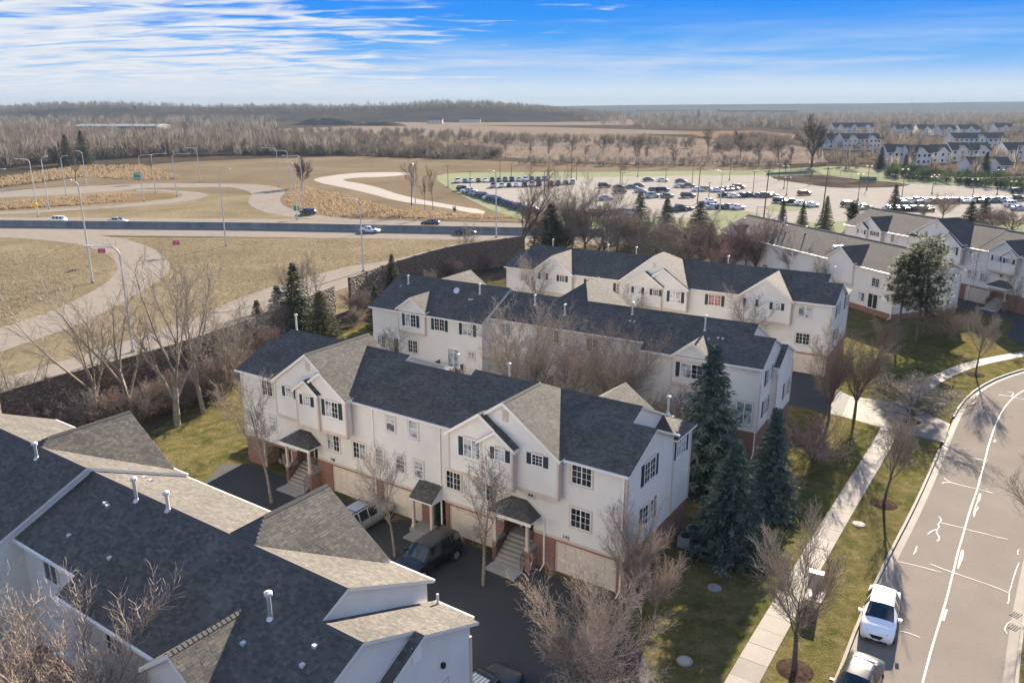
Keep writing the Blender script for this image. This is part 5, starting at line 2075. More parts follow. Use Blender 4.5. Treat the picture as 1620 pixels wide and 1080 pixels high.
class Tree:
    def __init__(self, seed):
        self.r = random.Random(seed)
        self.wood, self.twig = [], []

    def grow(self, p, d, L, r, lv, P):
        R_ = self.r
        n = P['seg'][lv]
        st = L / n
        wob, up = P['wob'][lv], P['up'][lv]
        last = lv == len(P['seg']) - 1
        out = self.wood if lv <= P.get('wood', 1) else self.twig
        kids = 0 if last else P['kids'][lv]
        r0 = r
        az = R_.uniform(0, 6.28)
        for i in range(n):
            d = norm3((d[0] + R_.gauss(0, wob), d[1] + R_.gauss(0, wob), d[2] + R_.gauss(0, wob) + up))
            q = (p[0] + d[0] * st, p[1] + d[1] * st, p[2] + d[2] * st)
            f = (i + 1) / n
            r1 = max(P['rmin'], r * (1 - P['tap'][lv] * f))
            out.append((*p, *q, r0, r1))
            if kids and f > P['start'][lv]:
                kk = int(kids) + (1 if R_.random() < kids - int(kids) else 0)
                for _ in range(kk):
                    az += 2.4 + R_.uniform(-.5, .5)
                    a = P['ang'][lv] * R_.uniform(.65, 1.25)
                    self.grow(q, tilt(d, a, az), L * P['ratio'][lv] * R_.uniform(.6, 1.15) * (1.15 - P.get('sh', .5) * f), max(P['rmin'], r1 * P['rr'][lv]), lv + 1, P)
            p, r0 = q, r1

    def mesh(self, segs, name, m, sides=3):
        if not segs:
            return None
        A = np.array(segs, np.float64)
        p0, p1, r0, r1 = A[:, 0:3], A[:, 3:6], A[:, 6], A[:, 7]
        d = p1 - p0
        L = np.linalg.norm(d, axis=1, keepdims=True)
        d = d / np.maximum(L, 1e-6)
        ax = np.where(np.abs(d[:, 2:3]) < .9, np.array([[0, 0, 1.0]]), np.array([[1.0, 0, 0]]))
        a = np.cross(d, ax)
        a /= np.linalg.norm(a, axis=1, keepdims=True)
        b = np.cross(d, a)
        n = len(A)
        V = np.zeros((n, 2 * sides, 3))
        for k in range(sides):
            an = 2 * math.pi * k / sides
            o = a * math.cos(an) + b * math.sin(an)
            V[:, k] = p0 + o * r0[:, None]
            V[:, sides + k] = p1 + o * r1[:, None]
        base = (np.arange(n) * 2 * sides)[:, None]
        F = []
        for k in range(sides):
            k2 = (k + 1) % sides
            F.append(base + np.array([[k, k2, sides + k2, sides + k]]))
        F = np.stack(F, 1).reshape(-1, 4)
        rng = np.random.RandomState(n % 1000)
        tint = np.repeat(rng.rand(n), 2 * sides)
        return npmesh(name, V.reshape(-1, 3), F, m, tint=tint, smooth=sides > 3)


TYPES = {
    # trunk, limbs, branches, twigs, fine twigs
    'young': dict(H=9.5, trunk=.30, seg=[7, 7, 4, 3], wob=[.05, .09, .14, .2], up=[.03, .09, .05, .03], kids=[2.0, 2.2, 3.0], start=[.34, .15, .1], ang=[.62, .62, .7], ratio=[.50, .42, .5], tap=[.75, .8, .7, .5], rr=[.52, .5, .5], rmin=.008, r=.13, sh=.35),
    'street': dict(H=9.0, trunk=.22, seg=[6, 9, 5, 4], wob=[.05, .06, .09, .13], up=[.03, .05, .05, .06], kids=[2.6, 2.6, 2.7], start=[.42, .18, .1], ang=[.62, .46, .5], ratio=[.95, .40, .5], tap=[.7, .8, .7, .5], rr=[.5, .5, .5], rmin=.0075, r=.15, sh=.3),
    'pear': dict(H=8.5, trunk=.2, seg=[4, 8, 5, 4], wob=[.04, .07, .11, .18], up=[.02, .035, .05, .06], kids=[4.4, 2.5, 2.6], start=[.30, .12, .1], ang=[.58, .52, .6], ratio=[1.75, .36, .46], tap=[.5, .85, .6, .4], rr=[.5, .45, .5], rmin=.0085, r=.16, sh=.3, wood=1),
    'dense': dict(H=8.5, trunk=.2, seg=[4, 8, 6, 4], wob=[.04, .08, .12, .2], up=[.02, .03, .05, .06], kids=[4.6, 3.1, 3.3], start=[.28, .10, .08], ang=[.62, .58, .65], ratio=[1.75, .34, .42], tap=[.5, .85, .6, .4], rr=[.5, .45, .5], rmin=.006, r=.16, sh=.3, wood=1),
    'ascend': dict(H=13.0, trunk=.2, seg=[4, 10, 6, 4], wob=[.05, .055, .10, .16], up=[.02, .03, .05, .04], kids=[1.9, 1.7, 2.0], start=[.3, .32, .15], ang=[.58, .50, .55], ratio=[2.2, .30, .40], tap=[.4, .85, .7, .5], rr=[.62, .42, .45], rmin=.010, r=.24, sh=.25),
    'cotton': dict(H=13.0, trunk=.2, seg=[9, 9, 6, 4], wob=[.07, .10, .14, .2], up=[.05, .09, .06, .03], kids=[1.5, 1.5, 1.75], start=[.26, .22, .15], ang=[.62, .6, .65], ratio=[.58, .40, .45], tap=[.75, .8, .7, .5], rr=[.55, .48, .45], rmin=.010, r=.24, sh=.35),
    'crab': dict(H=7.0, trunk=.2, seg=[4, 7, 5, 4], wob=[.08, .12, .16, .22], up=[.02, .03, .02, .03], kids=[4.4, 2.7, 2.6], start=[.2, .15, .1], ang=[.95, .6, .7], ratio=[1.35, .40, .48], tap=[.5, .8, .6, .4], rr=[.55, .5, .5], rmin=.009, r=.15, sh=.3),
    'sparse': dict(H=9.0, trunk=.3, seg=[7, 6, 4, 3], wob=[.06, .10, .15, .2], up=[.03, .06, .03, .02], kids=[1.9, 1.8, 2.2], start=[.3, .2, .1], ang=[.6, .6, .7], ratio=[.5, .42, .5], tap=[.75, .8, .7, .5], rr=[.5, .5, .5], rmin=.014, r=.13, sh=.3),
    'brush': dict(H=4.5, trunk=.1, seg=[3, 6, 4, 3], wob=[.1, .12, .18, .25], up=[.02, .06, .02, .0], kids=[4.4, 2.0, 1.9], start=[.1, .1, .1], ang=[.75, .6, .7], ratio=[1.6, .38, .5], tap=[.4, .8, .6, .4], rr=[.6, .5, .5], rmin=.009, r=.07, sh=.3),
    'wide': dict(H=14.0, trunk=.2, seg=[6, 9, 6, 4], wob=[.05, .07, .12, .18], up=[.02, .05, .05, .04], kids=[3.0, 1.8, 1.9], start=[.2, .2, .1], ang=[.6, .5, .55], ratio=[.75, .36, .42], tap=[.6, .8, .7, .5], rr=[.55, .45, .45], rmin=.03, r=.3, sh=.3),
    'far': dict(H=11.0, trunk=.25, seg=[5, 5, 4, 3], wob=[.06, .12, .18, .2], up=[.03, .06, .04, .03], kids=[2.2, 2.0, 2.2], start=[.25, .15, .1], ang=[.65, .6, .7], ratio=[.55, .45, .5], tap=[.75, .75, .6, .5], rr=[.5, .5, .5], rmin=.026, r=.2, sh=.35),
}
TMESH = {}


def tree_mesh(kind, var):
    if kind in ('pear', 'crab', 'brush', 'street'):
        var = var % 2
    key = (kind, var)
    if key not in TMESH:
        P = TYPES[kind]
        t = Tree(hash((kind, var)) % 1 + sum(map(ord, kind)) * 7 + var * 101)
        L0 = P['H'] * (.5 if kind in ('street', 'wide') else .85 if kind in ('young', 'sparse', 'cotton', 'far') else .32)
        stems = 2 + var % 2 if kind == 'cotton' else (3 if kind == 'brush' else 1)
        for s in range(stems):
            d = norm3((t.r.gauss(0, .04 if stems == 1 else .22), t.r.gauss(0, .04 if stems == 1 else .22), 1))
            t.grow((t.r.gauss(0, .02 if stems == 1 else .25), t.r.gauss(0, .02 if stems == 1 else .25), -.05), d, L0 * t.r.uniform(.85, 1.0), P['r'] * (1 if stems == 1 else .75), 0, P)
        hm = max(max(s[2], s[5]) for s in t.wood + t.twig)
        k = P['H'] / hm
        f = lambda S: [tuple(v * k for v in s[:6]) + s[6:] for s in S]
        TMESH[key] = (t.mesh(f(t.wood), 'trunk', M['bark_grey'], 6 if kind not in ('far', 'brush') else 4), t.mesh(f(t.twig), 'crown', M['twig_grey'], 3))
    return TMESH[key]


NTREE = [0]


def bare(kind, x, y, h, label, twig='twig_grey', bark='bark_dark', var=0, group=None, wide=1.0, z=0.1, name='bare_tree', rz=None, cat='tree'):
    tm, cm = tree_mesh(kind, var)
    NTREE[0] += 1
    t = thing(name, label, cat, (x, y, z), (NTREE[0] * 2.399) % 6.28 if rz is None else rz, group)
    s = h / TYPES[kind]['H']
    t.scale = (s * wide, s * wide, s)
    for nm, me, mm in (('trunk', tm, bark), ('crown', cm, twig)):
        if me:
            o = put(nm, me, t)
            o.material_slots[0].link = 'OBJECT'
            o.material_slots[0].material = M[mm]
    return t


def evergreen_mesh(H, Rm, var, m, whorls=26, per=11, tufts=8, droop=.25, start=.06, leafy=.46, power=.85, jag=.25):
    rr = random.Random(var * 17 + 3)
    V, F, T = [], [], []
    wood = []
    for w in range(whorls):
        f = start + (1 - start) * (w / whorls) ** .92
        z = H * f
        R_ = Rm * (1 - f) ** power
        for b in range(per):
            az = w * 1.9 + b * 2 * math.pi / per + rr.uniform(-.25, .25)
            L = max(.18, R_ * rr.uniform(1 - jag, 1.08))
            zz = z + rr.uniform(-.5, .5) * H / whorls
            wood.append((0, 0, zz, math.cos(az) * L * .9, math.sin(az) * L * .9, zz - L * droop * .8, .03, .008))
            nt = max(2, int(tufts * (.35 + .65 * L / Rm)))
            for k in range(nt):
                g = (k + 1) / nt
                px, py, pz = math.cos(az) * L * g, math.sin(az) * L * g, zz - droop * L * g + .10 * L * g * g
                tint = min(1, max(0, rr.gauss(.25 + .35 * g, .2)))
                side = (1 - g * .6) * L * .28
                for q in range(5):
                    a2 = az + rr.uniform(-1.15, 1.15)
                    ln = leafy * rr.uniform(.6, 1.2) * (.55 + .45 * (1 - f))
                    ox, oy = px + rr.gauss(0, side * .35), py + rr.gauss(0, side * .35)
                    oz = pz + rr.gauss(0, .05)
                    dx, dy, dz = math.cos(a2) * ln, math.sin(a2) * ln, -ln * rr.uniform(-.05, .55)
                    wx, wy = -math.sin(a2) * ln * .22, math.cos(a2) * ln * .22
                    i = len(V)
                    V += [(ox - wx, oy - wy, oz), (ox + wx, oy + wy, oz), (ox + dx, oy + dy, oz + dz), (ox + dx * .45, oy + dy * .45, oz + dz * .45 + ln * .13)]
                    F += [(i, i + 3, i + 2), (i + 3, i + 1, i + 2)]
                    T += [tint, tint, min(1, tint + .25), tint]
    i = len(V)
    tr = Tree(1)
    tr.wood = [(0, 0, -.1, 0, 0, H * .5, .16 * H / 9, .10 * H / 9), (0, 0, H * .5, 0, 0, H * .985, .10 * H / 9, .012)] + wood
    return tr.mesh(tr.wood, 'trunk', M['bark_dark'], 5), npmesh('crown', V, F, M[m], tint=T)


EM = {}


def spruce(x, y, h, label, m='spruce_blue', var=0, wide=.30, group=None, z=.1, name='spruce_tree', **kw):
    var = {3: 3, 4: 4, 5: 3, 6: 4, 7: 3}.get(var, var)
    wq = wide / .30
    key = (var if kw.get('whorls') else var % 2 + 3, tuple(sorted(kw.items())), round(wide, 2) if kw.get('whorls') else 0)
    if kw.get('whorls'):
        wq = 1.0
    if key not in EM:
        EM[key] = evergreen_mesh(9.0, 9.0 * (wide if kw.get('whorls') else .30), var, m, **kw)
    t = thing(name, label, 'tree', (x, y, z), var * 1.3 + x, group)
    s = h / 9.0
    t.scale = (s * wq, s * wq, s)
    put('trunk', EM[key][0], t)
    o = put('crown', EM[key][1], t)
    o.material_slots[0].link = 'OBJECT'
    o.material_slots[0].material = M[m]
    return t


def pine(x, y, h, label, var=0, clear=.35, rad=.22, group=None, z=.1):
    rr = random.Random(var * 31 + 5)
    V, F, T = [], [], []
    tr = Tree(2)
    lean = (rr.gauss(0, .03), rr.gauss(0, .03))
    tr.wood = [(0, 0, -.1, lean[0] * h * .5, lean[1] * h * .5, h * .5, .17, .13), (lean[0] * h * .5, lean[1] * h * .5, h * .5, lean[0] * h, lean[1] * h, h * .97, .13, .03)]
    for b in range(72):
        f = clear + (1 - clear) * (b / 72) ** .9
        R_ = h * rad * (.55 + .6 * math.sin(math.pi * min(1, (f - clear) / (1 - clear) * .8 + .18)))
        az = b * 2.4 + rr.uniform(-.4, .4)
        L = R_ * rr.uniform(.55, 1.12)
        z0 = h * f
        ex, ey, ez = lean[0] * z0 + math.cos(az) * L, lean[1] * z0 + math.sin(az) * L, z0 + L * rr.uniform(-.05, .35)
        tr.wood.append((lean[0] * z0, lean[1] * z0, z0, ex, ey, ez, .06, .015))
        for c in range(7):
            g = rr.uniform(.4, 1.08)
            cx, cy, cz = lean[0] * z0 + (ex - lean[0] * z0) * g + rr.gauss(0, .28), lean[1] * z0 + (ey - lean[1] * z0) * g + rr.gauss(0, .28), z0 + (ez - z0) * g + rr.gauss(0, .18)
            cr = rr.uniform(.28, .5)
            t0 = min(1, max(0, rr.gauss(.5, .22)))
            for q in range(26):
                a = rr.uniform(0, 6.28)
                e = rr.uniform(-.5, 1.3)
                d = (math.cos(a) * math.cos(e), math.sin(a) * math.cos(e), math.sin(e))
                s0 = rr.uniform(.1, .5)
                ln = cr * rr.uniform(.6, 1.1)
                w = .05
                o = (cx + d[0] * cr * s0, cy + d[1] * cr * s0, cz + d[2] * cr * s0)
                i = len(V)
                V += [(o[0] - d[1] * w, o[1] + d[0] * w, o[2]), (o[0] + d[1] * w, o[1] - d[0] * w, o[2]), (o[0] + d[0] * ln, o[1] + d[1] * ln, o[2] + d[2] * ln)]
                F.append((i, i + 1, i + 2))
                T += [t0 * .8, t0 * .8, min(1, t0 + .2)]
    t = thing('pine_tree', label, 'tree', (x, y, z), 0, group)
    put('trunk', tr.mesh(tr.wood, 'trunk', M['bark_dark'], 6), t)
    put('crown', npmesh('crown', V, F, M['pine'], tint=T), t)
    return t


def tp(base, top):
    x, y = G(*base)
    return x, y, max(1.0, hgt(base, *top))


# --- young trees in front of the middle block
for (b, t, lab, v) in (((430, 797), (424, 578), 'slender leafless tree on the island by the open garage', 0), ((625, 882), (608, 688), 'slender leafless tree between the silver SUV and the black SUV', 1), ((765, 927), (768, 700), 'slender leafless tree with drooping side branch left of the large porch', 2)):
    x, y, h = tp(b, t)
    bare('young', x, y, h, lab, 'twig_grey', 'bark_grey', v, 'young trees in front of the middle block', name='young_tree')
# --- round dense trees close to the camera
x, y, h = tp((985, 948), (975, 770))
bare('pear', x + .5, y - 1.0, 7.6, 'multi stemmed leafless tree at the corner of the middle block', 'twig_tan', 'bark_grey', 0, name='ornamental_tree', wide=.85)
x, y, h = tp((1045, 985), (1040, 850))
bare('pear', x - .4, y - .2, 5.2, 'small pale leafless tree behind the corner tree on the shaded lawn', 'twig_tan', 'bark_grey', 1, name='ornamental_tree', wide=.8)
x, y = G(912, 1128)
bare('dense', x, y, 7.7, 'dense pale leafless tree in the shaded alley by the bottom edge', 'twig_tan', 'bark_grey', 0, name='ornamental_tree', wide=1.05)
bare('dense', -16.4, 24.0, 11.2, 'big pale twiggy tree in the near corner, in front of the nearest roof', 'twig_tan', 'bark_grey', 0, name='ornamental_tree', wide=.95)
bare('dense', -20.6, 25.4, 10.6, 'second pale twiggy tree at the very left of the near corner', 'twig_tan', 'bark_grey', 0, name='ornamental_tree', wide=.9, rz=1.0)
bare('dense', -13.3, 23.7, 8.6, 'third pale twiggy tree of the near corner, closest to the small gable', 'twig_tan', 'bark_grey', 0, name='ornamental_tree', wide=.9)
# --- street trees in mulch rings
ST = [((1257, 1062), (1262, 800), 'leafless street tree nearest the camera, between sidewalk and kerb', 0, 1.0), ((1398, 799), (1405, 640), 'leafless street tree with mulch ring just above the white hatchback', 1, .9),
      ((1441, 668), (1441, 590), 'low spreading street tree beside the driveway mouth', 2, 1.7), ((1543, 594), (1552, 480), 'leafless street tree on the outer bend of the kerb', 1, .8)]
for b, t, lab, v, wd in ST:
    x, y, h = tp(b, t)
    bare('street' if v != 2 else 'crab', x, y, max(5.0, h), lab, 'twig_grey', 'bark_dark', v, 'street trees', name='street_tree', wide=wd)
    mb = MB()
    mb.tube((x, y, .10), (x, y, .17), .95, .5, n=18)
    tag(mb.build('mulch_ring', M['mulch']), 'dark mulch ring under the ' + ['nearest street tree', 'tree above the white hatchback', 'low spreading tree by the driveway mouth', 'tree on the outer bend'][[q[2] for q in ST].index(lab)], 'mulch', 'mulch rings')
x, y = G(1640, 900)
bare('street', x + .3, y, 8.6, 'leafless tree reaching over the street from the right edge', 'twig_grey', 'bark_dark', 3, name='street_tree', wide=1.15)
x, y = G(1700, 760)
bare('street', x + 1.5, y, 7.5, 'farther leafless tree at the right edge of the street', 'twig_grey', 'bark_dark', 0, name='street_tree')
# --- by the driveway
for b, t, lab, k, tw, v, wd in (((1285, 742), (1278, 652), 'low wide reddish crab apple beside the blue spruces', 'crab', 'twig_red', 0, 1.15), ((1310, 668), (1308, 505), 'tall purple grey tree at the edge of the driveway', 'pear', 'twig_brown', 0, .8),
                                ((1350, 664), (1356, 505), 'tall purple grey tree in the middle of the driveway strip', 'pear', 'twig_brown', 1, .85), ((1395, 560), (1398, 500), 'small brown bare shrub tree on the shaded lawn', 'crab', 'twig_brown', 1, .8),
                                ((1330, 470), (1330, 372), 'silvery leafless tree in front of the low brown roofed house', 'pear', 'twig_grey', 2, .9), ((1300, 480), (1280, 395), 'second silvery leafless tree left of the low brown roofed house', 'cotton', 'twig_grey', 1, .8),
                                ((1492, 545), (1540, 470), 'small brown tree in front of the far garage door', 'crab', 'twig_brown', 2, 1.0), ((1600, 520), (1606, 430), 'leafless tree beside the hip roofed porch', 'young', 'twig_brown', 2, .8)):
    x, y, h = tp(b, t)
    bare(k, x, y, h, lab, tw, 'bark_dark', v, name='bare_tree', wide=wd)
# --- between the middle block and the one behind it
def Bw(u, v):
    th = R(31.2)
    return (23.6 - u * math.cos(th) + v * math.sin(th), 66.5 + u * math.sin(th) + v * math.cos(th))


for u, v, h, lab, k, tw, vv, wd in ((19.5, -12.5, 12.8, 'broad grey leafless tree between the two blocks', 'dense', 'twig_grey', 0, 1.0), (10.5, -12.0, 11.6, 'dense brown crab apple between the two blocks, right of the broad grey one', 'dense', 'twig_brown', 0, .9),
                                    (14.6, -11.8, 10.4, 'grey leafless tree squeezed between the two broad crowns', 'crab', 'twig_grey', 0, .8), (34.5, -11.0, 7.5, 'thin bare sapling by the patio doors', 'sparse', 'twig_grey', 0, .8),
                                    (5.0, -11.8, 7.2, 'brown bare shrub beside the tall blue spruce', 'crab', 'twig_brown', 2, .9)):
    x, y = Bw(u, v)
    bare(k, x, y, h, lab, tw, 'bark_grey', vv, name='ornamental_tree', wide=wd)
# --- in front of the cream block
def Cw(u, v):
    th = R(31.6)
    return (33.5 - u * math.cos(th) + v * math.sin(th), 81.6 + u * math.sin(th) + v * math.cos(th))


for u, v, h, lab, k in ((33.2, -4, 10.6, 'leafless tree before the left end of the cream block', 0), (7.3, -4, 9.6, 'leafless tree before the right gable of the cream block', 1), (20.4, -3, 8.4, 'small leafless tree before the central gable of the cream block', 2)):
    x, y = Cw(u, v)
    bare('young', x, y, h, lab, 'twig_grey', 'bark_grey', k, name='young_tree', wide=1.25)
# --- blue spruces
SPR = [((1115, 775), (1117, 545), 'tallest blue spruce, behind the corner of the middle block', 0, .33), ((1152, 880), (1150, 697), 'broad blue spruce nearest the shaded lawn', 1, .42), ((1214, 818), (1214, 645), 'narrow blue spruce closest to the sidewalk', 2, .28)]
for b, t, lab, v, w in SPR:
    x, y, h = tp(b, t)
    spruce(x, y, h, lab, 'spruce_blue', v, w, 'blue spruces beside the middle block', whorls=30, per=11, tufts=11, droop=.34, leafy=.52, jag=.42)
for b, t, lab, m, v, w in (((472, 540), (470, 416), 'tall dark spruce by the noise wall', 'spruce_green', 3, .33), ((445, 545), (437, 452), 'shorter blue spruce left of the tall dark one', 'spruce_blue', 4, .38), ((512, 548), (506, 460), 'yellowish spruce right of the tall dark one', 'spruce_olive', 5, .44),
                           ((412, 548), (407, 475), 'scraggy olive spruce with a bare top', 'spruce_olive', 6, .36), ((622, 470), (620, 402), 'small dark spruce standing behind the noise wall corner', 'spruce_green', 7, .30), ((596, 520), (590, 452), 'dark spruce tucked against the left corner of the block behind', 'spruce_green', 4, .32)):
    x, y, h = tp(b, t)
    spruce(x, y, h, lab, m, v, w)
# --- along the noise wall
for b, t, lab, v, wd in (((152, 672), (95, 470), 'big leafless tree with two leaning stems by the wall', 0, 1.35), ((214, 672), (170, 445), 'big leafless tree in the middle of the row by the wall', 1, 1.2), ((281, 674), (262, 415), 'largest leafless tree by the wall, thick trunk at the lawn edge', 2, 1.25),
                         ((322, 655), (335, 430), 'leafless tree behind the largest one by the wall', 1, 1.05), ((500, 500), (497, 395), 'leafless tree rising beside the tall dark spruce', 2, .75), ((455, 480), (440, 400), 'thin leafless tree left of the dark spruces', 0, .6),
                         ((730, 425), (720, 345), 'leafless tree by the far end of the noise wall', 0, .8), ((30, 695), (20, 545), 'leafless tree at the left edge by the wall', 2, 1.2), ((352, 628), (372, 440), 'leafless tree nearest the left end of the middle block', 0, .9)):
    x, y, h = tp(b, t)
    bare('ascend' if wd > 1 else 'cotton', x, y, h * (1.12 if wd > 1 else 1), lab, 'twig_grey', 'bark_grey', v, 'leafless trees along the noise wall', name='leafless_tree', wide=wd * (.85 if wd > 1 else 1))
br = random.Random(21)
BRUSH = [(30, 700), (66, 692), (104, 690), (140, 680), (168, 684), (200, 676), (225, 668), (292, 648), (308, 640), (20, 672), (58, 668), (-12, 690), (84, 664), (10, 690), (48, 684), (90, 678), (118, 672), (182, 668), (236, 660), (262, 650), (345, 628), (368, 612), (330, 636), (385, 604), (355, 588), (300, 600), (250, 625), (380, 575), (400, 560), (430, 575), (560, 515), (578, 500), (640, 450), (660, 440), (690, 425), (710, 440), (680, 455), (750, 410), (770, 430), (640, 480)]
for i, (px, py) in enumerate(BRUSH):
    x, y = G(px, py)
    bare('brush', x, y, br.uniform(2.6, 4.6), ['grey', 'brown', 'reddish'][i % 3] + ' tangled leafless bush, ' + (ORD + ['twenty first', 'twenty second', 'twenty third', 'twenty fourth', 'twenty fifth', 'twenty sixth', 'twenty seventh', 'twenty eighth', 'twenty ninth', 'thirtieth', 'thirty first', 'thirty second', 'thirty third', 'thirty fourth', 'thirty fifth', 'thirty sixth', 'thirty seventh', 'thirty eighth', 'thirty ninth', 'fortieth', 'forty first'])[sorted(q[0] for q in BRUSH).index(px)] + ' along the noise wall from the left', ['twig_grey', 'twig_brown', 'twig_red'][i % 3], 'bark_dark', i % 3, 'tangled bushes along the noise wall', wide=br.uniform(.9, 1.3), name='bush', cat='bush')
bare('brush', *G(262, 770), 2.4, 'pale thin bush on the yellow lawn beside the nearest roof', 'twig_tan', 'bark_grey', 1, name='bush', cat='bush')
# --- belt of trees between the cream block and the car park
BELT = [(815, 398, 815, 268, 'cotton', 'twig_brown', 'tall brown leafless tree at the left end of the belt'), (845, 392, 840, 330, 'pear', 'twig_brown', 'brown leafless tree beside the dark cypress'), (905, 398, 905, 290, 'pear', 'twig_grey', 'tall pale twiggy tree right of the dark cypress'),
        (945, 402, 942, 300, 'cotton', 'twig_grey', 'open leafless tree in the middle of the belt'), (975, 405, 975, 330, 'pear', 'twig_grey', 'rounded silvery twiggy tree in the belt'), (1020, 415, 1018, 345, 'pear', 'twig_grey', 'wide silvery twiggy tree below the first dark spruce'),
        (1060, 420, 1065, 350, 'pear', 'twig_grey', 'wide silvery twiggy tree between the dark spruces'), (1090, 425, 1092, 345, 'pear', 'twig_brown', 'brown twiggy tree below the second dark spruce'), (1125, 428, 1128, 362, 'pear', 'twig_brown', 'low brown twiggy tree at the end of the belt'),
        (1160, 435, 1155, 355, 'pear', 'twig_red', 'reddish twiggy tree beside the brown roofs'), (1195, 440, 1200, 350, 'pear', 'twig_red', 'wide reddish twiggy tree in front of the brown roofs'), (1235, 440, 1235, 372, 'crab', 'twig_red', 'low reddish twiggy tree in front of the brown roofs'),
        (1140, 450, 1140, 385, 'pear', 'twig_red', 'reddish twiggy tree left of the wide reddish one'), (1265, 455, 1262, 385, 'pear', 'twig_brown', 'brown twiggy tree in front of the eaves of the brown roofs'), (1300, 430, 1300, 372, 'pear', 'twig_red', 'pink tinged twiggy tree right in front of the brown roofs'), (925, 404, 925, 318, 'pear', 'twig_brown', 'brown twiggy tree filling the middle of the belt'), (1000, 412, 1000, 335, 'pear', 'twig_brown', 'brown twiggy tree left of the second dark spruce'), (1040, 422, 1042, 362, 'crab', 'twig_grey', 'low spreading grey tree in front of the belt'), (955, 408, 955, 350, 'crab', 'twig_grey', 'low spreading silvery tree behind the central gable'), (1080, 430, 1082, 372, 'crab', 'twig_tan', 'low pale twiggy tree at the back wall of the cream block'), (895, 404, 890, 340, 'pear', 'twig_tan', 'pale twiggy tree touching the dark cypress'), (875, 402, 860, 345, 'crab', 'twig_grey', 'low grey twiggy tree behind the cream block')]
for i, (bx, by, tx, ty, k, tw, lab) in enumerate(BELT):
    x, y, h = tp((bx, by), (tx, ty))
    bare(k, x, y, h * 1.22, lab, tw, 'bark_dark', i % 3, 'belt of leafless trees before the car park', wide=1.2 if k != 'cotton' else 1.0)
x, y, h = tp((872, 405), (872, 322))
spruce(x, y, h, 'dark broad cypress like evergreen behind the cream block', 'spruce_green', 3, .52, name='evergreen_tree', droop=-.2)
for b, t, lab, v, w, m in (((1010, 390), (1010, 302), 'first dark spruce in the belt from the left', 3, .34, 'spruce_green'), ((1052, 390), (1054, 312), 'second dark spruce in the belt from the left', 5, .34, 'spruce_green'), ((1104, 395), (1103, 318), 'third dark evergreen in the belt, broad topped', 4, .48, 'spruce_green'),
                           ((1237, 352), (1235, 315), 'small dark spruce behind the low brown roof', 6, .25, 'spruce_green'), ((1268, 360), (1267, 318), 'middle dark spruce behind the low brown roof', 3, .27, 'spruce_green'), ((1304, 365), (1304, 310), 'large dark spruce behind the low brown roof', 5, .30, 'spruce_olive'),
                           ((1411, 352), (1409, 292), 'golden lit spruce in front of the car park', 7, .31, 'spruce_olive'), ((1125, 400), (1122, 355), 'pale olive conifer at the end of the belt', 6, .35, 'spruce_olive')):
    x, y, h = tp(b, t)
    spruce(x, y, h, lab, m, v, w)
for b, t, lab, v, cl, rd in (((1449, 543), (1466, 378), 'tall pine with dense round crown on the shaded lawn', 0, .30, .21), ((1462, 532), (1480, 392), 'second tall pine right behind the first', 1, .26, .24), ((1416, 545), (1430, 405), 'thinner pine left of the tall pines', 2, .42, .19), ((1348, 362), (1347, 322), 'small wind shaped pine behind the low brown roof', 3, .2, .25)):
    x, y, h = tp(b, t)
    pine(x, y, h, lab, v, cl, rd, 'pines' if False else None)
for b, t, lab, k, tw, wd in (((1490, 350), (1490, 300), 'pale leafless thicket tree behind the white block', 'pear', 'twig_tan', 1.2), ((1460, 350), (1462, 312), 'leafless thicket tree left of the pale one behind the white block', 'pear', 'twig_grey', 1.1), ((1570, 370), (1570, 325), 'reddish leafless tree behind the white block', 'crab', 'twig_red', 1.2), ((1600, 372), (1604, 320), 'pinkish leafless tree at the right edge behind the white block', 'crab', 'twig_red', 1.2), ((1375, 350), (1372, 328), 'rounded brown shrub between the golden spruce and the pine', 'pear', 'twig_brown', 1.3)):
    x, y, h = tp(b, t)
    bare(k, x, y, h, lab, tw, 'bark_dark', 1, wide=wd)
for b, t, lab, v in (((1532, 365), (1530, 318), 'dark round evergreen behind the white block', 4), ((1555, 350), (1556, 312), 'second dark round evergreen behind the white block', 6)):
    x, y, h = tp(b, t)
    spruce(x, y, h, lab, 'spruce_green', v, .42, name='evergreen_tree', droop=-.1)

# --- trees by the ramps and the marsh
for b, t, lab, k, v, wd in (((121, 292), (112, 222), 'pale leafless tree among the lamp posts', 'far', 0, .8), ((241, 285), (238, 240), 'leafless tree stump by the far ramp', 'sparse', 1, .5), ((478, 297), (476, 248), 'rounded leafless tree on the far slope behind lamp posts', 'wide', 0, 1.4), ((651, 325), (643, 252), 'leafless tree by the yellow sign', 'sparse', 0, .9),
                            ((672, 333), (668, 275), 'slim leafless tree right of the yellow sign', 'sparse', 1, .5), ((685, 333), (688, 258), 'tallest of the slim leafless trees beside the gravel path', 'sparse', 2, .55), ((719, 338), (718, 325), 'tiny conifer in the reeds', 'brush', 0, .6)):
    x, y, h = tp(b, t)
    bare(k, x, y, h, lab, 'twig_far', 'bark_dark', v, wide=wd, name='leafless_tree')
MARSH = [(868, 254, 868, 218), (903, 250, 903, 214), (955, 246, 957, 212), (1006, 262, 1006, 214), (1022, 256, 1021, 228), (1068, 264, 1070, 228), (1090, 258, 1092, 236), (1120, 246, 1122, 200), (1172, 256, 1170, 205), (1200, 264, 1200, 226), (1232, 262, 1234, 220), (1284, 264, 1284, 178), (800, 248, 800, 215), (740, 246, 741, 228), (838, 250, 838, 226), (1145, 262, 1143, 238), (1250, 262, 1250, 228), (925, 252, 927, 228), (980, 250, 981, 226)]
MG = ['tall leafless tree standing in the marsh', 'leafless marsh tree']
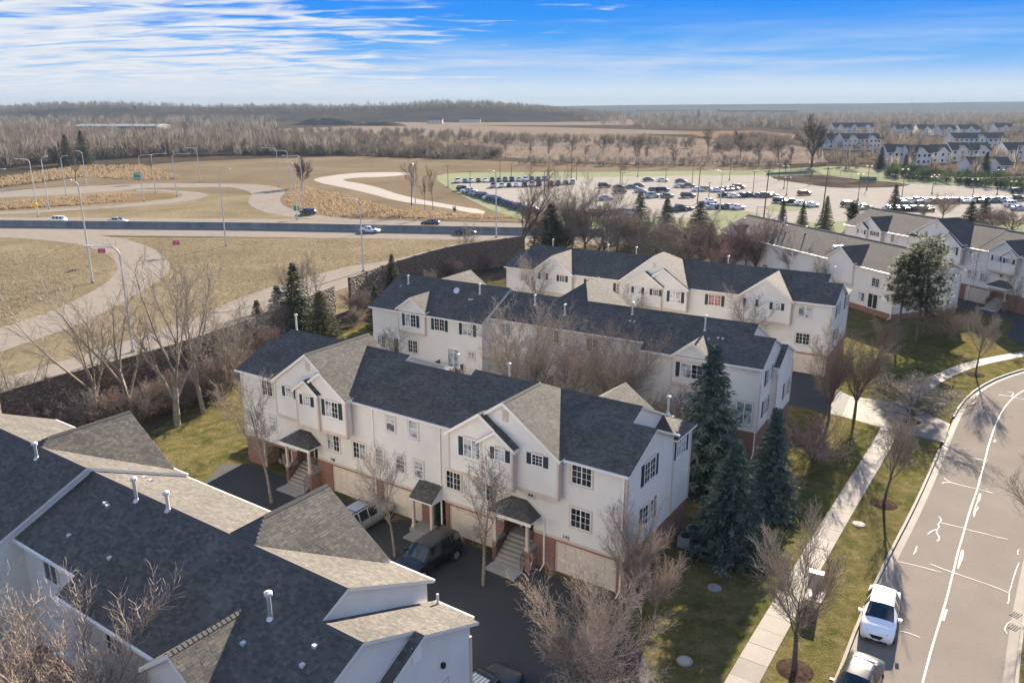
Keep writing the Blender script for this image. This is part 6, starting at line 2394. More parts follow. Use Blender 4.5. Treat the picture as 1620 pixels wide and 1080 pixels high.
for i, (bx, by, tx, ty) in enumerate(MARSH):
    x, y, h = tp((bx, by), (tx, ty))
    big = (bx == 1284)
    lab = 'great fan shaped leafless tree in the marsh by the ball field' if big else 'bare marsh tree, ' + ORD[sorted(m[0] for m in MARSH).index(bx)] + ' from the left in the row beyond the car park'
    bare('wide' if big else 'far', x, y, h, lab, 'twig_far', 'bark_dark', 0 if big else i % 3, 'bare trees in the marsh', wide=1.15 if big else br.uniform(.8, 1.2), z=0, name='leafless_tree')
for b, t, lab in (((1392, 268), (1388, 232), 'dark bushy evergreen by the far houses'), ((1556, 282), (1552, 240), 'pointed evergreen before the far right houses'), ((1430, 275), (1410, 245), 'low dark evergreen right of the bushy one'), ((134, 262), (138, 206), 'dark evergreen in the left wood'), ((108, 262), (118, 212), 'yellow green evergreen in the left wood'), ((1105, 186), (1104, 172), 'distant conifer on the horizon')):
    x, y, h = tp(b, t)
    spruce(x, y, min(h, 22), lab, 'spruce_green', 4, .34, name='evergreen_tree', z=0)


# --- far woods: nobody could count them
def wood_mass(name, label, n, pos, hmin, hmax, blades, m, seed, width=.42):
    """many small twiggy crowns, each a sheaf of thin rising blades, in one mesh"""
    rng = np.random.RandomState(seed)
    P = np.array([pos(rng) for _ in range(n)])
    H = rng.uniform(hmin, hmax, n)
    k = blades
    B = np.repeat(P, k, 0)
    HH = np.repeat(H, k)
    N_ = n * k
    az = rng.uniform(0, 6.283, N_)
    base_h = HH * rng.uniform(.08, .55, N_)
    rad = HH * width * np.sqrt(rng.rand(N_))
    up = rng.uniform(.25, 1.0, N_)
    top_h = np.minimum(HH * (1.02 - .55 * (rad / (HH * width)) ** 2), base_h + HH * .5 * up + HH * .12)
    w = HH * rng.uniform(.008, .024, N_)
    c, s = np.cos(az), np.sin(az)
    r0 = rad * .45
    p0 = B + np.stack([c * r0, s * r0, base_h], 1)
    p2 = B + np.stack([c * rad, s * rad, top_h], 1)
    t = np.stack([-s, c, np.zeros(N_)], 1) * w[:, None]
    t2 = np.stack([c * .6, s * .6, np.zeros(N_)], 1) * w[:, None]
    V = np.stack([p0 - t, p0 + t + t2, p2 + t * .3, p2 - t * .3], 1).reshape(-1, 3)
    F = (np.arange(N_) * 4)[:, None] + np.array([[0, 1, 2, 3]])
    tint = np.repeat(np.clip(np.repeat(rng.rand(n), k) * .75 + rng.rand(N_) * .3, 0, 1), 4)
    # trunks
    me = npmesh(name, V, F, M[m], tint=tint)
    o = put(name, me)
    return tag(o, label, kind='stuff')


def region(poly_px, zfun=None, n=None):
    P = [G(*p) for p in poly_px]
    xs, ys = [p[0] for p in P], [p[1] for p in P]

    def inside(x, y):
        r = False
        j = len(P) - 1
        for i in range(len(P)):
            if (P[i][1] > y) != (P[j][1] > y) and x < (P[j][0] - P[i][0]) * (y - P[i][1]) / (P[j][1] - P[i][1]) + P[i][0]:
                r = not r
            j = i
        return r

    def pos(rng):
        for _ in range(200):
            # denser toward the near edge, where single crowns show
            x = rng.uniform(min(xs), max(xs))
            y = min(ys) + (max(ys) - min(ys)) * rng.rand() ** 1.6
            if inside(x, y):
                break
        return (x, y, zfun(x, y) if zfun else 0.0)
    return pos


def strip(line, d0, d1, zf):
    """positions on a far ridge"""
    L = [Vector((x, y, z)) for x, y, z in line]

    def pos(rng):
        i = rng.randint(0, len(L) - 1)
        a = L[i].lerp(L[i + 1], rng.rand())
        u = rng.uniform(d0, d1)
        d = Vector((a.x, a.y, 0)).normalized()
        return (a.x + d.x * u, a.y + d.y * u, zf(a.z, u))
    return pos


wood_mass('wood', 'grey brown leafless wood beyond the ramps', 1900, region([(-150, 264), (0, 268), (60, 262), (120, 256), (200, 250), (300, 248), (420, 247), (560, 245), (560, 238), (420, 226), (250, 215), (0, 205), (-150, 205)]), 7, 14, 54, 'twig_far', 1)
wood_mass('wood', 'dark leafless wood on the left slope', 1500, region([(-200, 215), (0, 215), (250, 214), (440, 222), (440, 196), (400, 182), (0, 182), (-200, 182)]), 9, 17, 28, 'twig_far', 2)
wood_mass('thicket', 'dark thicket between the fields', 420, region([(380, 246), (560, 247), (700, 252), (800, 250), (790, 243), (700, 236), (560, 230), (420, 226)]), 4, 8, 60, 'twig_dark', 3, .6)
wood_mass('thicket', 'far line of thicket across the marsh', 620, region([(430, 234), (600, 233), (740, 230), (900, 231), (1100, 236), (1100, 228), (900, 222), (780, 217), (700, 212), (560, 210), (430, 210)]), 4, 10, 44, 'twig_dark', 4, .5)
wood_mass('thicket', 'thicket round the foot of the marsh trees', 220, region([(820, 262), (1000, 264), (1250, 264), (1250, 258), (1000, 254), (840, 254)]), 2, 5, 60, 'twig_far', 5, .7)
wood_mass('thicket', 'bluish thicket by the great marsh tree', 260, region([(1130, 240), (1240, 238), (1260, 228), (1200, 218), (1140, 222)]), 4, 9, 50, 'twig_dark', 6, .6)
wood_mass('wood', 'leafless wood among the far houses', 1100, region([(1300, 268), (1450, 280), (1700, 300), (1700, 190), (1350, 185), (1250, 205)]), 5, 12, 46, 'twig_far', 7)
wood_mass('wood', 'hazy wood before the right horizon', 2600, region([(1000, 206), (1250, 205), (1700, 200), (1750, 178), (1000, 178), (900, 190)]), 8, 16, 26, 'twig_far', 8, .5)
wood_mass('wood', 'dark wood along the middle horizon', 2200, region([(330, 195), (480, 192), (700, 186), (1000, 188), (1000, 180), (850, 176), (330, 178)]), 8, 18, 26, 'twig_dark', 9, .5)
wood_mass('wood', 'leafless wood covering the near face of the hill', 2600, region([(-200, 183), (300, 183), (480, 184), (860, 184), (860, 172.5), (480, 173), (-200, 175)], lambda x, y: max(0, min(18, (y - 1300) * .02))), 9, 17, 20, 'twig_dark', 13, .5)
hz_ = lambda z, u: -2 + (z + 2) * (1.0 if abs(u) < 1 else (1 - .15 * abs(u) / 125 if u < 0 else 1 - .3 * u / 250)) - 2
wood_mass('wood', 'leafless wood on the crest of the hill', 1600, strip(HILL_L, -240, 60, hz_), 9, 17, 22, 'twig_dark', 10, .5)
wood_mass('wood', 'wood on the long far ridge', 1200, strip(HILL_R, -300, 100, lambda z, u: z - 10 - abs(u) * .02), 12, 24, 10, 'twig_dark', 11, .9)
wood_mass('thicket', 'low scrub scattered over the marsh', 2000, region([(560, 250), (820, 256), (1000, 262), (1250, 262), (1310, 250), (1280, 226), (1000, 214), (760, 214), (640, 222)]), 1.2, 4.4, 16, 'twig_far', 14, .8)
wood_mass('hedge', 'hedge of low evergreens between car park and houses', 160, region([(1395, 282), (1500, 292), (1620, 305), (1620, 290), (1500, 280), (1400, 270)]), 3, 6, 70, 'spruce_green', 12, .5)


def tufts(name, label, n, pos, hmin, hmax, m, seed, w=.05, per=5):
    rng = np.random.RandomState(seed)
    P = np.repeat(np.array([pos(rng) for _ in range(n)]), per, 0)
    N_ = len(P)
    P[:, :2] += rng.normal(0, .25, (N_, 2))
    H = rng.uniform(hmin, hmax, N_)
    az = rng.uniform(0, 6.283, N_)
    ww = w * rng.uniform(.6, 1.4, N_)
    t = np.stack([np.cos(az), np.sin(az), np.zeros(N_)], 1) * ww[:, None]
    ln = np.stack([rng.normal(0, .22, N_), rng.normal(0, .22, N_), np.ones(N_)], 1) * H[:, None]
    V = np.stack([P - t, P + t, P + ln], 1).reshape(-1, 3)
    F = (np.arange(N_) * 3)[:, None] + np.array([[0, 1, 2]])
    tint = np.repeat(rng.rand(N_), 3)
    return tag(put(name, npmesh(name, V, F, M[m], tint=tint)), label, kind='stuff')


def reg_even(poly_px):
    p = region(poly_px)
    P = [G(*q) for q in poly_px]
    return p


tufts('reeds', 'tan reeds in the ramp loop', 1300, region(q1([(0, 700), (400, 668), (700, 648), (800, 650), (760, 690), (500, 712), (0, 742)])), .45, 1.0, 'reed', 31, .12)
tufts('reeds', 'tan reeds along the wood edge', 1900, region([(0, 296), (60, 288), (130, 280), (220, 285), (290, 284), (230, 262), (130, 262), (0, 282)]), .6, 1.3, 'reed', 32, .16)
tufts('reeds', 'tan reeds between the slip road and the path', 1700, region([(455, 300), (480, 295), (560, 312), (640, 335), (840, 345), (700, 347), (520, 343), (462, 330), (446, 318)]), .35, .85, 'reed', 33, .11)
tufts('dry_grass', 'rough dry grass inside the ramps', 2600, region([(0, 400), (120, 385), (180, 400), (180, 430), (60, 480), (0, 510)]), .10, .34, 'grass_dry', 34, .05)
tufts('dry_grass', 'rough dry grass between the highway and the wall', 4600, region([(200, 378), (700, 382), (820, 382), (700, 395), (560, 420), (430, 455), (280, 520), (270, 430), (250, 395)]), .10, .34, 'grass_dry', 35, .05)

# ------------------------------------------------------------------ noise wall
def noise_wall():
    top = [(-70, 690), (0, 619), (157, 578), (277, 545), (400, 503), (510, 461), (553, 443)]
    top2 = [(553, 440), (613, 418), (680, 398), (720, 388), (790, 379), (850, 371)]
    root = thing('noise_wall', 'dark brown stone faced noise wall with posts along the frontage road', 'wall')
    for seg in (top, top2):
        line = resample(gp(seg, 5.0), 4.6)
        for i, (a, b) in enumerate(zip(line[:-1], line[1:])):
            c = ((a[0] + b[0]) / 2, (a[1] + b[1]) / 2)
            L = math.hypot(b[0] - a[0], b[1] - a[1])
            mb = MB()
            mb.box(-L / 2 + .16, L / 2 - .16, -.12, .12, 0, 4.95)
            mb.box(-L / 2 + .16, L / 2 - .16, -.15, .15, 4.95, 5.08)
            rr = random.Random(i)
            for q in range(5):
                z = .1 + q * .97
                mb.box(-L / 2 + .2, L / 2 - .2, -.165, -.12, z, z + .9)
            ang = math.atan2(b[1] - a[1], b[0] - a[0])
            o = mb.build('wall_panel', M['wall_stone'], root)
            o.location = (*c, 0)
            o.rotation_euler = (0, 0, ang)
            mb = MB()
            mb.box(-.17, .17, -.2, .2, 0, 5.15)
            o = mb.build('post', M['wall_stone'], root)
            o.location = (*a, 0)
            o.rotation_euler = (0, 0, ang)


noise_wall()


# ------------------------------------------------------------------ highway median wall
def median():
    line = gp([(-400, 357.4), (0, 358), (400, 362), (800, 369.4), (990, 373)])
    root = thing('median_wall', 'long dark concrete median wall between the carriageways', 'wall')
    pts = resample(line, 9.0)
    for a, b in zip(pts[:-1], pts[1:]):
        c = ((a[0] + b[0]) / 2, (a[1] + b[1]) / 2)
        L = math.hypot(b[0] - a[0], b[1] - a[1])
        mb = MB()
        mb.prism([(-.42, 0), (.42, 0), (.42, .1), (.22, .35), (.17, 1.42), (-.17, 1.42), (-.22, .35), (-.42, .1)], 'x', -L / 2 + .015, L / 2 - .015)
        o = mb.build('barrier_segment', M['barrier'], root)
        o.location = (*c, .04)
        o.rotation_euler = (0, 0, math.atan2(b[1] - a[1], b[0] - a[0]))
        mb = MB()
        mb.box(-L / 2 + .015, L / 2 - .015, -.20, .20, 1.42, 1.50)
        o = mb.build('coping', M['concrete'], root)
        o.location = (*c, .04)
        o.rotation_euler = (0, 0, math.atan2(b[1] - a[1], b[0] - a[0]))


median()


# ------------------------------------------------------------------ lamp posts along the roads
def road_lamp(base, top, head, label):
    x, y = G(*base)
    h = min(22, hgt(base, *top))
    arm = (head[0] - top[0]) / FPX * math.hypot(y, CAM_H - h)
    t = thing('street_lamp', label, 'street lamp', (x, y, 0), 0, 'tall lamp posts along the ramps and highway')
    mb = MB()
    mb.tube((0, 0, .35), (0, 0, h - 1.0), .16, .10, n=8)
    mb.build('pole', M['pole'], t)
    mb = MB()
    mb.tube((0, 0, 0), (0, 0, .35), .26, n=8)
    mb.build('pole_foot', M['concrete'], t)
    sg = 1 if arm > 0 else -1
    a = max(abs(arm), .8)
    mb = MB()
    prev = (0, 0, h - 1.0)
    n = 7
    for k in range(1, n + 1):
        an = math.pi / 2 * k / n
        q = (sg * 1.0 * (1 - math.cos(an)), 0, h - 1.0 + 1.0 * math.sin(an))
        mb.tube(prev, q, .095, .09, n=7)
        prev = q
    e = (sg * max(1.05, a), 0, h + .12)
    mb.tube(prev, e, .09, .055, n=7)
    arm_o = mb.build('arm', M['pole'], t)
    mb = MB()
    mb.prism([(-.16, h + .06), (.16, h + .06), (.13, h + .2), (-.13, h + .2)], 'x', min(e[0] - sg * .1, e[0] + sg * .75), max(e[0] - sg * .1, e[0] + sg * .75))
    hd = mb.build('lamp_head', M['pole'], t)
    mb = MB()
    mb.box(min(e[0] + sg * .1, e[0] + sg * .65), max(e[0] + sg * .1, e[0] + sg * .65), -.12, .12, h + .03, h + .058)
    mb.build('lens', M['lamp_lens'], hd)


LAMPS = [((61, 343.5), (42.8, 252), (24.6, 254), 'lamp post behind the yellow diamond sign, arm to the left'), ((77.8, 331), (63, 248), (69, 248), 'short armed lamp post, second from the left'), ((105, 310), (97.2, 247), (105, 247), 'lamp post beside the pale leafless tree'),
         ((137.4, 294.8), (128.3, 239.3), (121, 239), 'lamp post on the far edge of the upper ramp, left part'), ((228, 319.4), (219.9, 245.8), (237, 244), 'lamp post in front of the green exit sign'), ((246.3, 306), (240.3, 243.7), (259, 242), 'lamp post inside the ramp loop, right of the green exit sign'),
         ((280, 311), (273.5, 243.7), (297, 242), 'lamp post at the tip of the ramp loop with long arm to the right'), ((316.8, 289), (310.3, 234.6), (298, 235), 'lamp post on the far edge of the upper ramp, right part'), ((357.8, 390), (344.8, 268), (357.8, 266.5), 'lamp post on the near verge of the highway'),
         ((147, 448), (123.2, 286), (118, 286), 'tall lamp post on the grass inside the near ramp'), ((210.8, 557), (182, 391), (140, 387), 'lamp post at the frontage road with long arm to the left'), ((-12, 350), (-22, 268), (8, 269), 'lamp post outside the left edge, only its head showing'),
         ((441.7, 294.8), (435.7, 234.6), (416, 234.6), 'farthest lamp post of the group on the bend'), ((459.6, 312.4), (452.6, 238.5), (429, 238.5), 'lamp post with long arm on the bend, second of the group'), ((470.7, 348), (462.4, 257), (453, 258), 'lamp post carrying the small green sign'),
         ((480.6, 330.6), (471.3, 246.6), (447.5, 248), 'rightmost lamp post of the group on the bend'), ((575, 430), (565.4, 315), (550, 314), 'lamp post by the frontage road beside the white saloon'), ((658, 349.5), (653.5, 258), (647, 258.7), 'lamp post carrying the yellow sign'),
         ((785.2, 376), (785.2, 270), (783, 270), 'lamp post among the branches by the end of the median wall'), ((1138.5, 335), (1138.5, 270), (1131, 271), 'curved arm lamp post at the near edge of the car park')]
for L_ in LAMPS:
    road_lamp(*L_)


# ------------------------------------------------------------------ light poles in the car park
def lot_lamp(base, top, label):
    x, y = G(*base)
    h = hgt(base, *top)
    t = thing('light_pole', label, 'light pole', (x, y, .1), 0, 'dark light poles in the car park')
    mb = MB()
    mb.tube((0, 0, .6), (0, 0, h), .12, .08, n=8)
    mb.build('pole', M['pole_dark'], t)
    mb = MB()
    mb.tube((0, 0, 0), (0, 0, .6), .28, n=10)
    mb.build('pole_foot', M['concrete'], t)
    mb = MB()
    mb.tube((-.7, 0, h - .02), (.7, 0, h - .02), .05, n=6)
    mb.build('crossarm', M['pole_dark'], t)
    for sg in (-1, 1):
        mb = MB()
        mb.box(min(sg * .55, sg * 1.1), max(sg * .55, sg * 1.1), -.22, .22, h + .03, h + .16)
        mb.build('lamp_head', M['pole_dark'], t)


LP = [((709, 297), (709, 262)), ((744, 300), (744, 272)), ((791, 282), (791, 254)), ((809, 282), (809, 260)), ((861, 309), (861, 272)), ((904, 282), (904, 252)), ((912, 285), (912, 263)), ((981, 294), (981, 257)), ((983, 316), (983, 274)), ((1009, 280), (1009, 251)), ((1053, 289), (1053, 268)), ((1095, 292), (1095, 262)), ((1121, 316), (1121, 289)),
      ((1154, 286), (1154, 254)), ((1191, 307), (1191, 272)), ((1232, 286), (1232, 261)), ((1240, 299), (1240, 264)), ((1244, 310), (1244, 282)), ((1281, 293), (1281, 259)), ((1357, 318), (1357, 277)), ((1371, 301), (1371, 264)), ((1426, 317), (1426, 269)), ((1474, 307), (1474, 281)), ((1480, 292), (1480, 278)), ((1538, 315), (1538, 285)), ((1577, 309), (1577, 270)), ((1601, 305), (1601, 288))]
for i, (b, t) in enumerate(LP):
    lot_lamp(b, t, 'dark twin headed light pole, ' + (ORD[i] if i < 20 else 'twenty ' + ORD[i - 20]) + ' across the car park from the left')


# ------------------------------------------------------------------ utility poles with wires
UP = [((1103, 322), (1107, 264)), ((1208, 346), (1220, 268)), ((1300, 345), (1309, 264)), ((1660, 350), (1668, 276))]
ends = []
for i, (b, t) in enumerate(UP):
    x, y = G(*b)
    h = hgt(b, *t)
    th_ = thing('utility_pole', 'brown wooden utility pole, ' + ['behind the belt of trees', 'by the wire fence and the brown roofs', 'near the dark bare earth', 'outside the right edge'][i], 'utility pole', (x, y, 0), .12, 'wooden utility poles by the car park')
    mb = MB()
    mb.tube((0, 0, 0), (.35, 0, h), .19, .12, n=8)
    mb.build('pole', M['wood_pole'], th_)
    mb = MB()
    mb.box(-.9, 1.5, -.07, .07, h - .6, h - .44)
    mb.build('crossarm', M['wood_pole'], th_)
    for k in (-.8, .0, 1.4):
        mb = MB()
        mb.tube((k, 0, h - .44), (k, 0, h - .24), .05, n=6)
        mb.build('insulator', M['pole_dark'], th_)
    ends.append((x, y, h))
for i in range(len(ends) - 1):
    for k, dz in ((-.8, -.25), (1.4, -.25), (.3, -2.6)):
        mb = MB()
        a = Vector((ends[i][0] + k, ends[i][1], ends[i][2] + dz))
        b = Vector((ends[i + 1][0] + k, ends[i + 1][1], ends[i + 1][2] + dz))
        prev = a
        for q in range(1, 11):
            f = q / 10
            p = a.lerp(b, f)
            p.z -= 1.4 * 4 * f * (1 - f)
            mb.tube(prev, p, .022, n=4, caps=False)
            prev = p
        tag(mb.build('power_line', M['pole_dark']), ['long wire strung', 'second wire strung', 'third wire strung'][i] + ' between the wooden poles, ' + {-.8: 'upper far strand', 1.4: 'upper near strand', .3: 'lower strand'}[k], 'wire', 'power lines')


# ------------------------------------------------------------------ signs
def sign(name, base, c, w, h, m, label, posts=1, text=None, diamond=False, cat='road sign', tm='sign_white'):
    x, y = G(*base)
    z = hgt(base, *c)
    t = thing(name, label, cat, (x, y, 0), math.atan2(-x, y) * .3)
    mb = MB()
    for px in ((0,) if posts == 1 else (-w * .3, w * .3)):
        mb.tube((px, .05, 0), (px, .05, z + h * .3), .04, n=6)
    mb.build('post', M['pole'], t)
    mb = MB()
    if diamond:
        r = w / 2
        mb.prism([(-r, z), (0, z - r), (r, z), (0, z + r)], 'y', -.02, .02)
    else:
        mb.box(-w / 2, w / 2, -.02, .02, z - h / 2, z + h / 2)
    p = mb.build('sign_panel', M[m], t)
    if text:
        lines = text.split('|')
        for i, s in enumerate(lines):
            me = text_mesh(s, h / len(lines) * .72, M[tm])
            xs = [v.co.x for v in me.vertices]
            sx = min(1.0, w * .86 / (max(xs) - min(xs)))
            put('lettering', me, p, Matrix.Translation((0, -.03, z + h / 2 - (i + .5) * h / len(lines))) @ Matrix.Rotation(math.pi / 2, 4, 'X') @ Matrix.Diagonal((sx, 1, 1, 1)))
    return t


sign('road_sign', (164, 419), (164, 396.5), 1.25, .85, 'sign_magenta', 'magenta wrong way sign at the inner edge of the near ramp', text='WRONG|WAY')
sign('road_sign', (281, 404), (278.5, 384), 1.25, .85, 'sign_magenta', 'magenta wrong way sign on the dry grass right of the near ramp', text='WRONG|WAY')
sign('road_sign', (220, 292), (219.3, 279), 2.7, 2.7, 'sign_green', 'square green exit sign on two posts by the upper ramp', posts=2, text='EXIT|ONLY')
sign('road_sign', (470.2, 347), (470.3, 329.5), 1.3, 1.3, 'sign_green', 'small green marker sign on the lamp post by the navy SUV', text='1')
sign('road_sign', (59.5, 343.8), (58, 325.5), 1.5, 1.5, 'sign_yellow', 'yellow diamond warning sign at the left lamp post', diamond=True)
sign('road_sign', (658.5, 349), (658.5, 333), .8, 1.5, 'sign_yellow', 'upright yellow marker on the lamp post by the far carriageway')
sign('road_sign', (207.5, 360), (207, 355), 1.1, 1.4, 'sign_white', 'pale back of a sign at the median wall')

# ------------------------------------------------------------------ small things near the street
x, y = G(1287, 945)
t = thing('mailbox_cluster', 'grey metal mailbox cluster on a pedestal beside the sidewalk', 'mailbox', (x, y, .13), -R(28))
mb = MB()
mb.box(-.10, .10, -.10, .10, 0, .55)
mb.box(-.22, .22, -.2, .2, 0, .05)
mb.build('pedestal', M['cabinet'], t)
mb = MB()
mb.box(-.40, .40, -.23, .23, .55, 1.55)
mb.prism([(-.26, 1.55), (.26, 1.55), (.22, 1.62), (-.22, 1.62)], 'x', -.42, .42)
bx = mb.build('cabinet', M['cabinet'], t)
for r_ in range(5):
    for c_ in range(2):
        mb = MB()
        mb.box(-.36 + c_ * .37, -.02 + c_ * .37, -.245, -.23, .60 + r_ * .185, .76 + r_ * .185)
        mb.build('mail_door', M['galv'], bx)
mb = MB()
mb.box(-.6, .6, -.6, .6, -.02, .015)
mb.build('pad', M['concrete'], t)
for (px, py, lab) in ((1300, 722, 'round concrete manhole lid in the sunny lawn below the crab apple'), (1358, 831, 'round concrete manhole lid in the verge beside the sidewalk'), (1083, 1048, 'pale flat stone lid in the shaded lawn'), (1130, 932, 'dark round lid on the shaded lawn')):
    x, y = G(px, py)
    t = thing('manhole', lab, 'manhole', (x, y, .10), 0, 'utility lids in the lawn')
    mb = MB()
    mb.tube((0, 0, 0), (0, 0, .05), .42, n=20)
    mb.build('collar', M['concrete'], t)
    mb = MB()
    mb.tube((0, 0, .05), (0, 0, .07), .30, n=18)
    mb.build('lid', M['step'] if px != 1130 else M['barrier'], t)
x, y = A_w(.9, 7.6)
for i, (dx, dy, lab) in enumerate(((.3, 0, 'grey air conditioner at the right end wall of the middle block'), (.35, 1.2, 'grey air conditioner behind the first one at the end wall'))):
    x, y = A_w(.85 + dx * .3, 7.3 + dy)
    t = thing('air_conditioner', lab, 'air conditioner', (x, y, .1), -R(33.94), 'air conditioners at the end wall')
    mb = MB()
    mb.box(-.4, .4, -.4, .4, .06, .82)
    b_ = mb.build('casing', M['cabinet'], t)
    for k in range(8):
        mb = MB()
        mb.box(-.41, .41, -.41, .41, .12 + k * .085, .145 + k * .085)
        mb.build('louvre', M['galv'], b_)
    mb = MB()
    mb.tube((0, 0, .82), (0, 0, .87), .33, n=14)
    mb.build('fan_guard', M['black_trim'], t)
# storm drain grates in the east gutter
for py in (972, 992):
    x, y = G(1606 - (py - 972) * .12, py)
    t = thing('drain_grate', 'dark storm drain grate in the right gutter, ' + ('upper' if py < 980 else 'lower') + ' of the pair', 'drain', (x, y, .016), .6, 'drain grates')
    for k in range(4):
        mb = MB()
        mb.box(-.30, .30, -.22 + k * .12, -.16 + k * .12, 0, .02)
        mb.build('bar', M['black_trim'], t)
x, y = G(1393, 926)
t = thing('drain_grate', 'pale kerb inlet behind the white hatchback', 'drain', (x, y, .016), .5, 'drain grates')
for k in range(3):
    mb = MB()
    mb.box(-.28, .28, -.18 + k * .13, -.10 + k * .13, 0, .03)
    mb.build('bar', M['concrete'], t)

# ------------------------------------------------------------------ sprayed survey paint on the street
PN = [0]


def paint(px, w, n_s=1, closed=False):
    pts = gp(px)
    pts = smooth(pts, n_s) if n_s else pts
    rr = random.Random(PN[0])
    PN[0] += 1
    w *= .5
    L, Rr = offset(pts, -w / 2), offset(pts, w / 2)
    L = [(p[0] + rr.uniform(-.012, .012), p[1] + rr.uniform(-.012, .012)) for p in L]
    Rr = [(p[0] + rr.uniform(-.012, .012), p[1] + rr.uniform(-.012, .012)) for p in Rr]
    z = .0195 + .0004 * PN[0]
    V = [(*p, z) for p in L] + [(*p, z) for p in Rr]
    k = len(L)
    F = [(i, i + 1, k + i + 1, k + i) for i in range(k - 1)]
    mb = MB()
    mb.add(V, F)
    tag(mb.build('road_marking', M['paint_white']), kind='structure')


qz = Zr(1440, 680, 4.909)
paint([(1440, 1165), (1459, 1080), (1475, 1020)] + [(1494, 960), (1508, 905), (1516, 870), (1522, 852), (1530, 822), (1538, 796)] + [(1546, 775), (1552, 750), (1558, 730), (1565, 700), (1571, 683), (1580, 660), (1592, 640), (1606, 626), (1620, 617), (1660, 604)], .20, 1)
paint(qz([(372, 1060), (385, 1000), (402, 930), (412, 935), (408, 985), (385, 1040), (370, 1075)]), .14, 1)
paint(qz([(490, 660), (505, 600), (520, 560), (540, 490), (548, 500), (540, 540), (525, 560)]), .13, 1)
paint(qz([(495, 675), (505, 630), (528, 605), (522, 595)]), .12, 1)
paint(qz([(650, 70), (665, 80), (655, 95), (645, 85)]), .12, 1)
paint(qz([(490, 218), (545, 230), (605, 238)]), .10)
paint(qz([(245, 415), (270, 405), (320, 408), (400, 432), (535, 460), (640, 490)]), .12)
paint(qz([(262, 374), (285, 390), (318, 408)]), .12)
paint(qz([(590, 455), (603, 466)]), .10, 0)
paint(qz([(220, 672), (240, 690), (235, 715), (215, 730), (225, 750), (205, 780), (205, 800), (225, 830), (225, 855), (205, 862)]), .14, 1)
paint(qz([(135, 808), (165, 785), (205, 772)]), .13, 1)
paint(qz([(240, 722), (330, 742), (440, 768), (470, 782), (560, 800), (660, 828), (760, 850)]), .12)
paint(qz([(52, 905), (40, 940), (25, 965)]), .13, 0)
paint(qz([(-100, 1020), (0, 1042), (80, 1062), (155, 1082), (240, 1105)]), .12)
paint([(1472, 892), (1500, 903), (1535, 915), (1565, 925), (1595, 937)], .12)
paint([(1596, 937), (1600, 925), (1606, 905), (1612, 890)], .11, 1)
paint([(1597, 938), (1596, 950), (1594, 955)], .11, 0)
paint([(1424, 998), (1440, 1002), (1455, 1008)], .12)
paint([(1498, 964), (1495, 972), (1492, 982)], .22, 0)
paint([(1600, 982), (1592, 988), (1589, 996), (1594, 1003)], .11, 1)
paint(qz([(330, 5), (310, 40), (295, 75), (285, 100), (272, 140)]), .13, 1)
paint([(1546, 635), (1535, 640)], .2, 0)
paint([(1580, 625), (1595, 626), (1612, 631), (1640, 634)], .12)
paint([(1594, 620), (1600, 620), (1604, 623), (1600, 627)], .12, 1)
paint(qz([(845, 930), (832, 945), (838, 970)]), .12, 1)

# ------------------------------------------------------------------ ball field: fence nets, wire fence
def fence(px, h, label, m='netting', step=3.0, n=None):
    pts = resample(gp(px), step)
    root = thing('net_fence', label, 'fence')
    for a, b in zip(pts[:-1], pts[1:]):
        c = ((a[0] + b[0]) / 2, (a[1] + b[1]) / 2)
        L = math.hypot(b[0] - a[0], b[1] - a[1])
        ang = math.atan2(b[1] - a[1], b[0] - a[0])
        mb = MB()
        mb.tube((-L / 2, 0, 0), (-L / 2, 0, h + .1), .06, n=6)
        o = mb.build('post', M['pole_dark'], root)
        o.location = (*c, .1)
        o.rotation_euler = (0, 0, ang)
        mb = MB()
        if m == 'netting':
            for k in range(6):
                x0 = -L / 2 + L * k / 6
                mb.box(x0, x0 + L / 6, -.015 - .02 * (k % 2), .015 - .02 * (k % 2), .15, h)
        else:
            for z in (.3, h * .5, h):
                mb.tube((-L / 2, 0, z), (L / 2, 0, z), .03, n=5)
            for k in range(int(L / .25)):
                mb.tube((-L / 2 + k * .25, 0, .1), (-L / 2 + k * .25, 0, h), .008, n=3, caps=False)
        o = mb.build('net' if m == 'netting' else 'mesh_panel', M[m if m == 'netting' else 'pole_dark'], root)
        o.location = (*c, .1)
        o.rotation_euler = (0, 0, ang)


fence(q4([(808, 428), (860, 430), (915, 432)]), 1.8, 'green windscreen net at the ball field by the bushy evergreen')
fence(q4([(350, 400), (480, 394), (590, 392)]), 1.2, 'long green net behind the dark bare earth')
fence(q4([(190, 380), (400, 372), (640, 370)]), 3.6, 'tall wire fence beyond the ball field', 'wire', 5.0)
fence(q4([(300, 620), (345, 622), (385, 624)]), 3.4, 'wire backstop fence beside the wooden pole', 'wire', 3.0)
fence(q4([(660, 400), (800, 415), (1000, 430), (1300, 445)]), 2.4, 'wire fence along the right of the ball field', 'wire', 6.0)

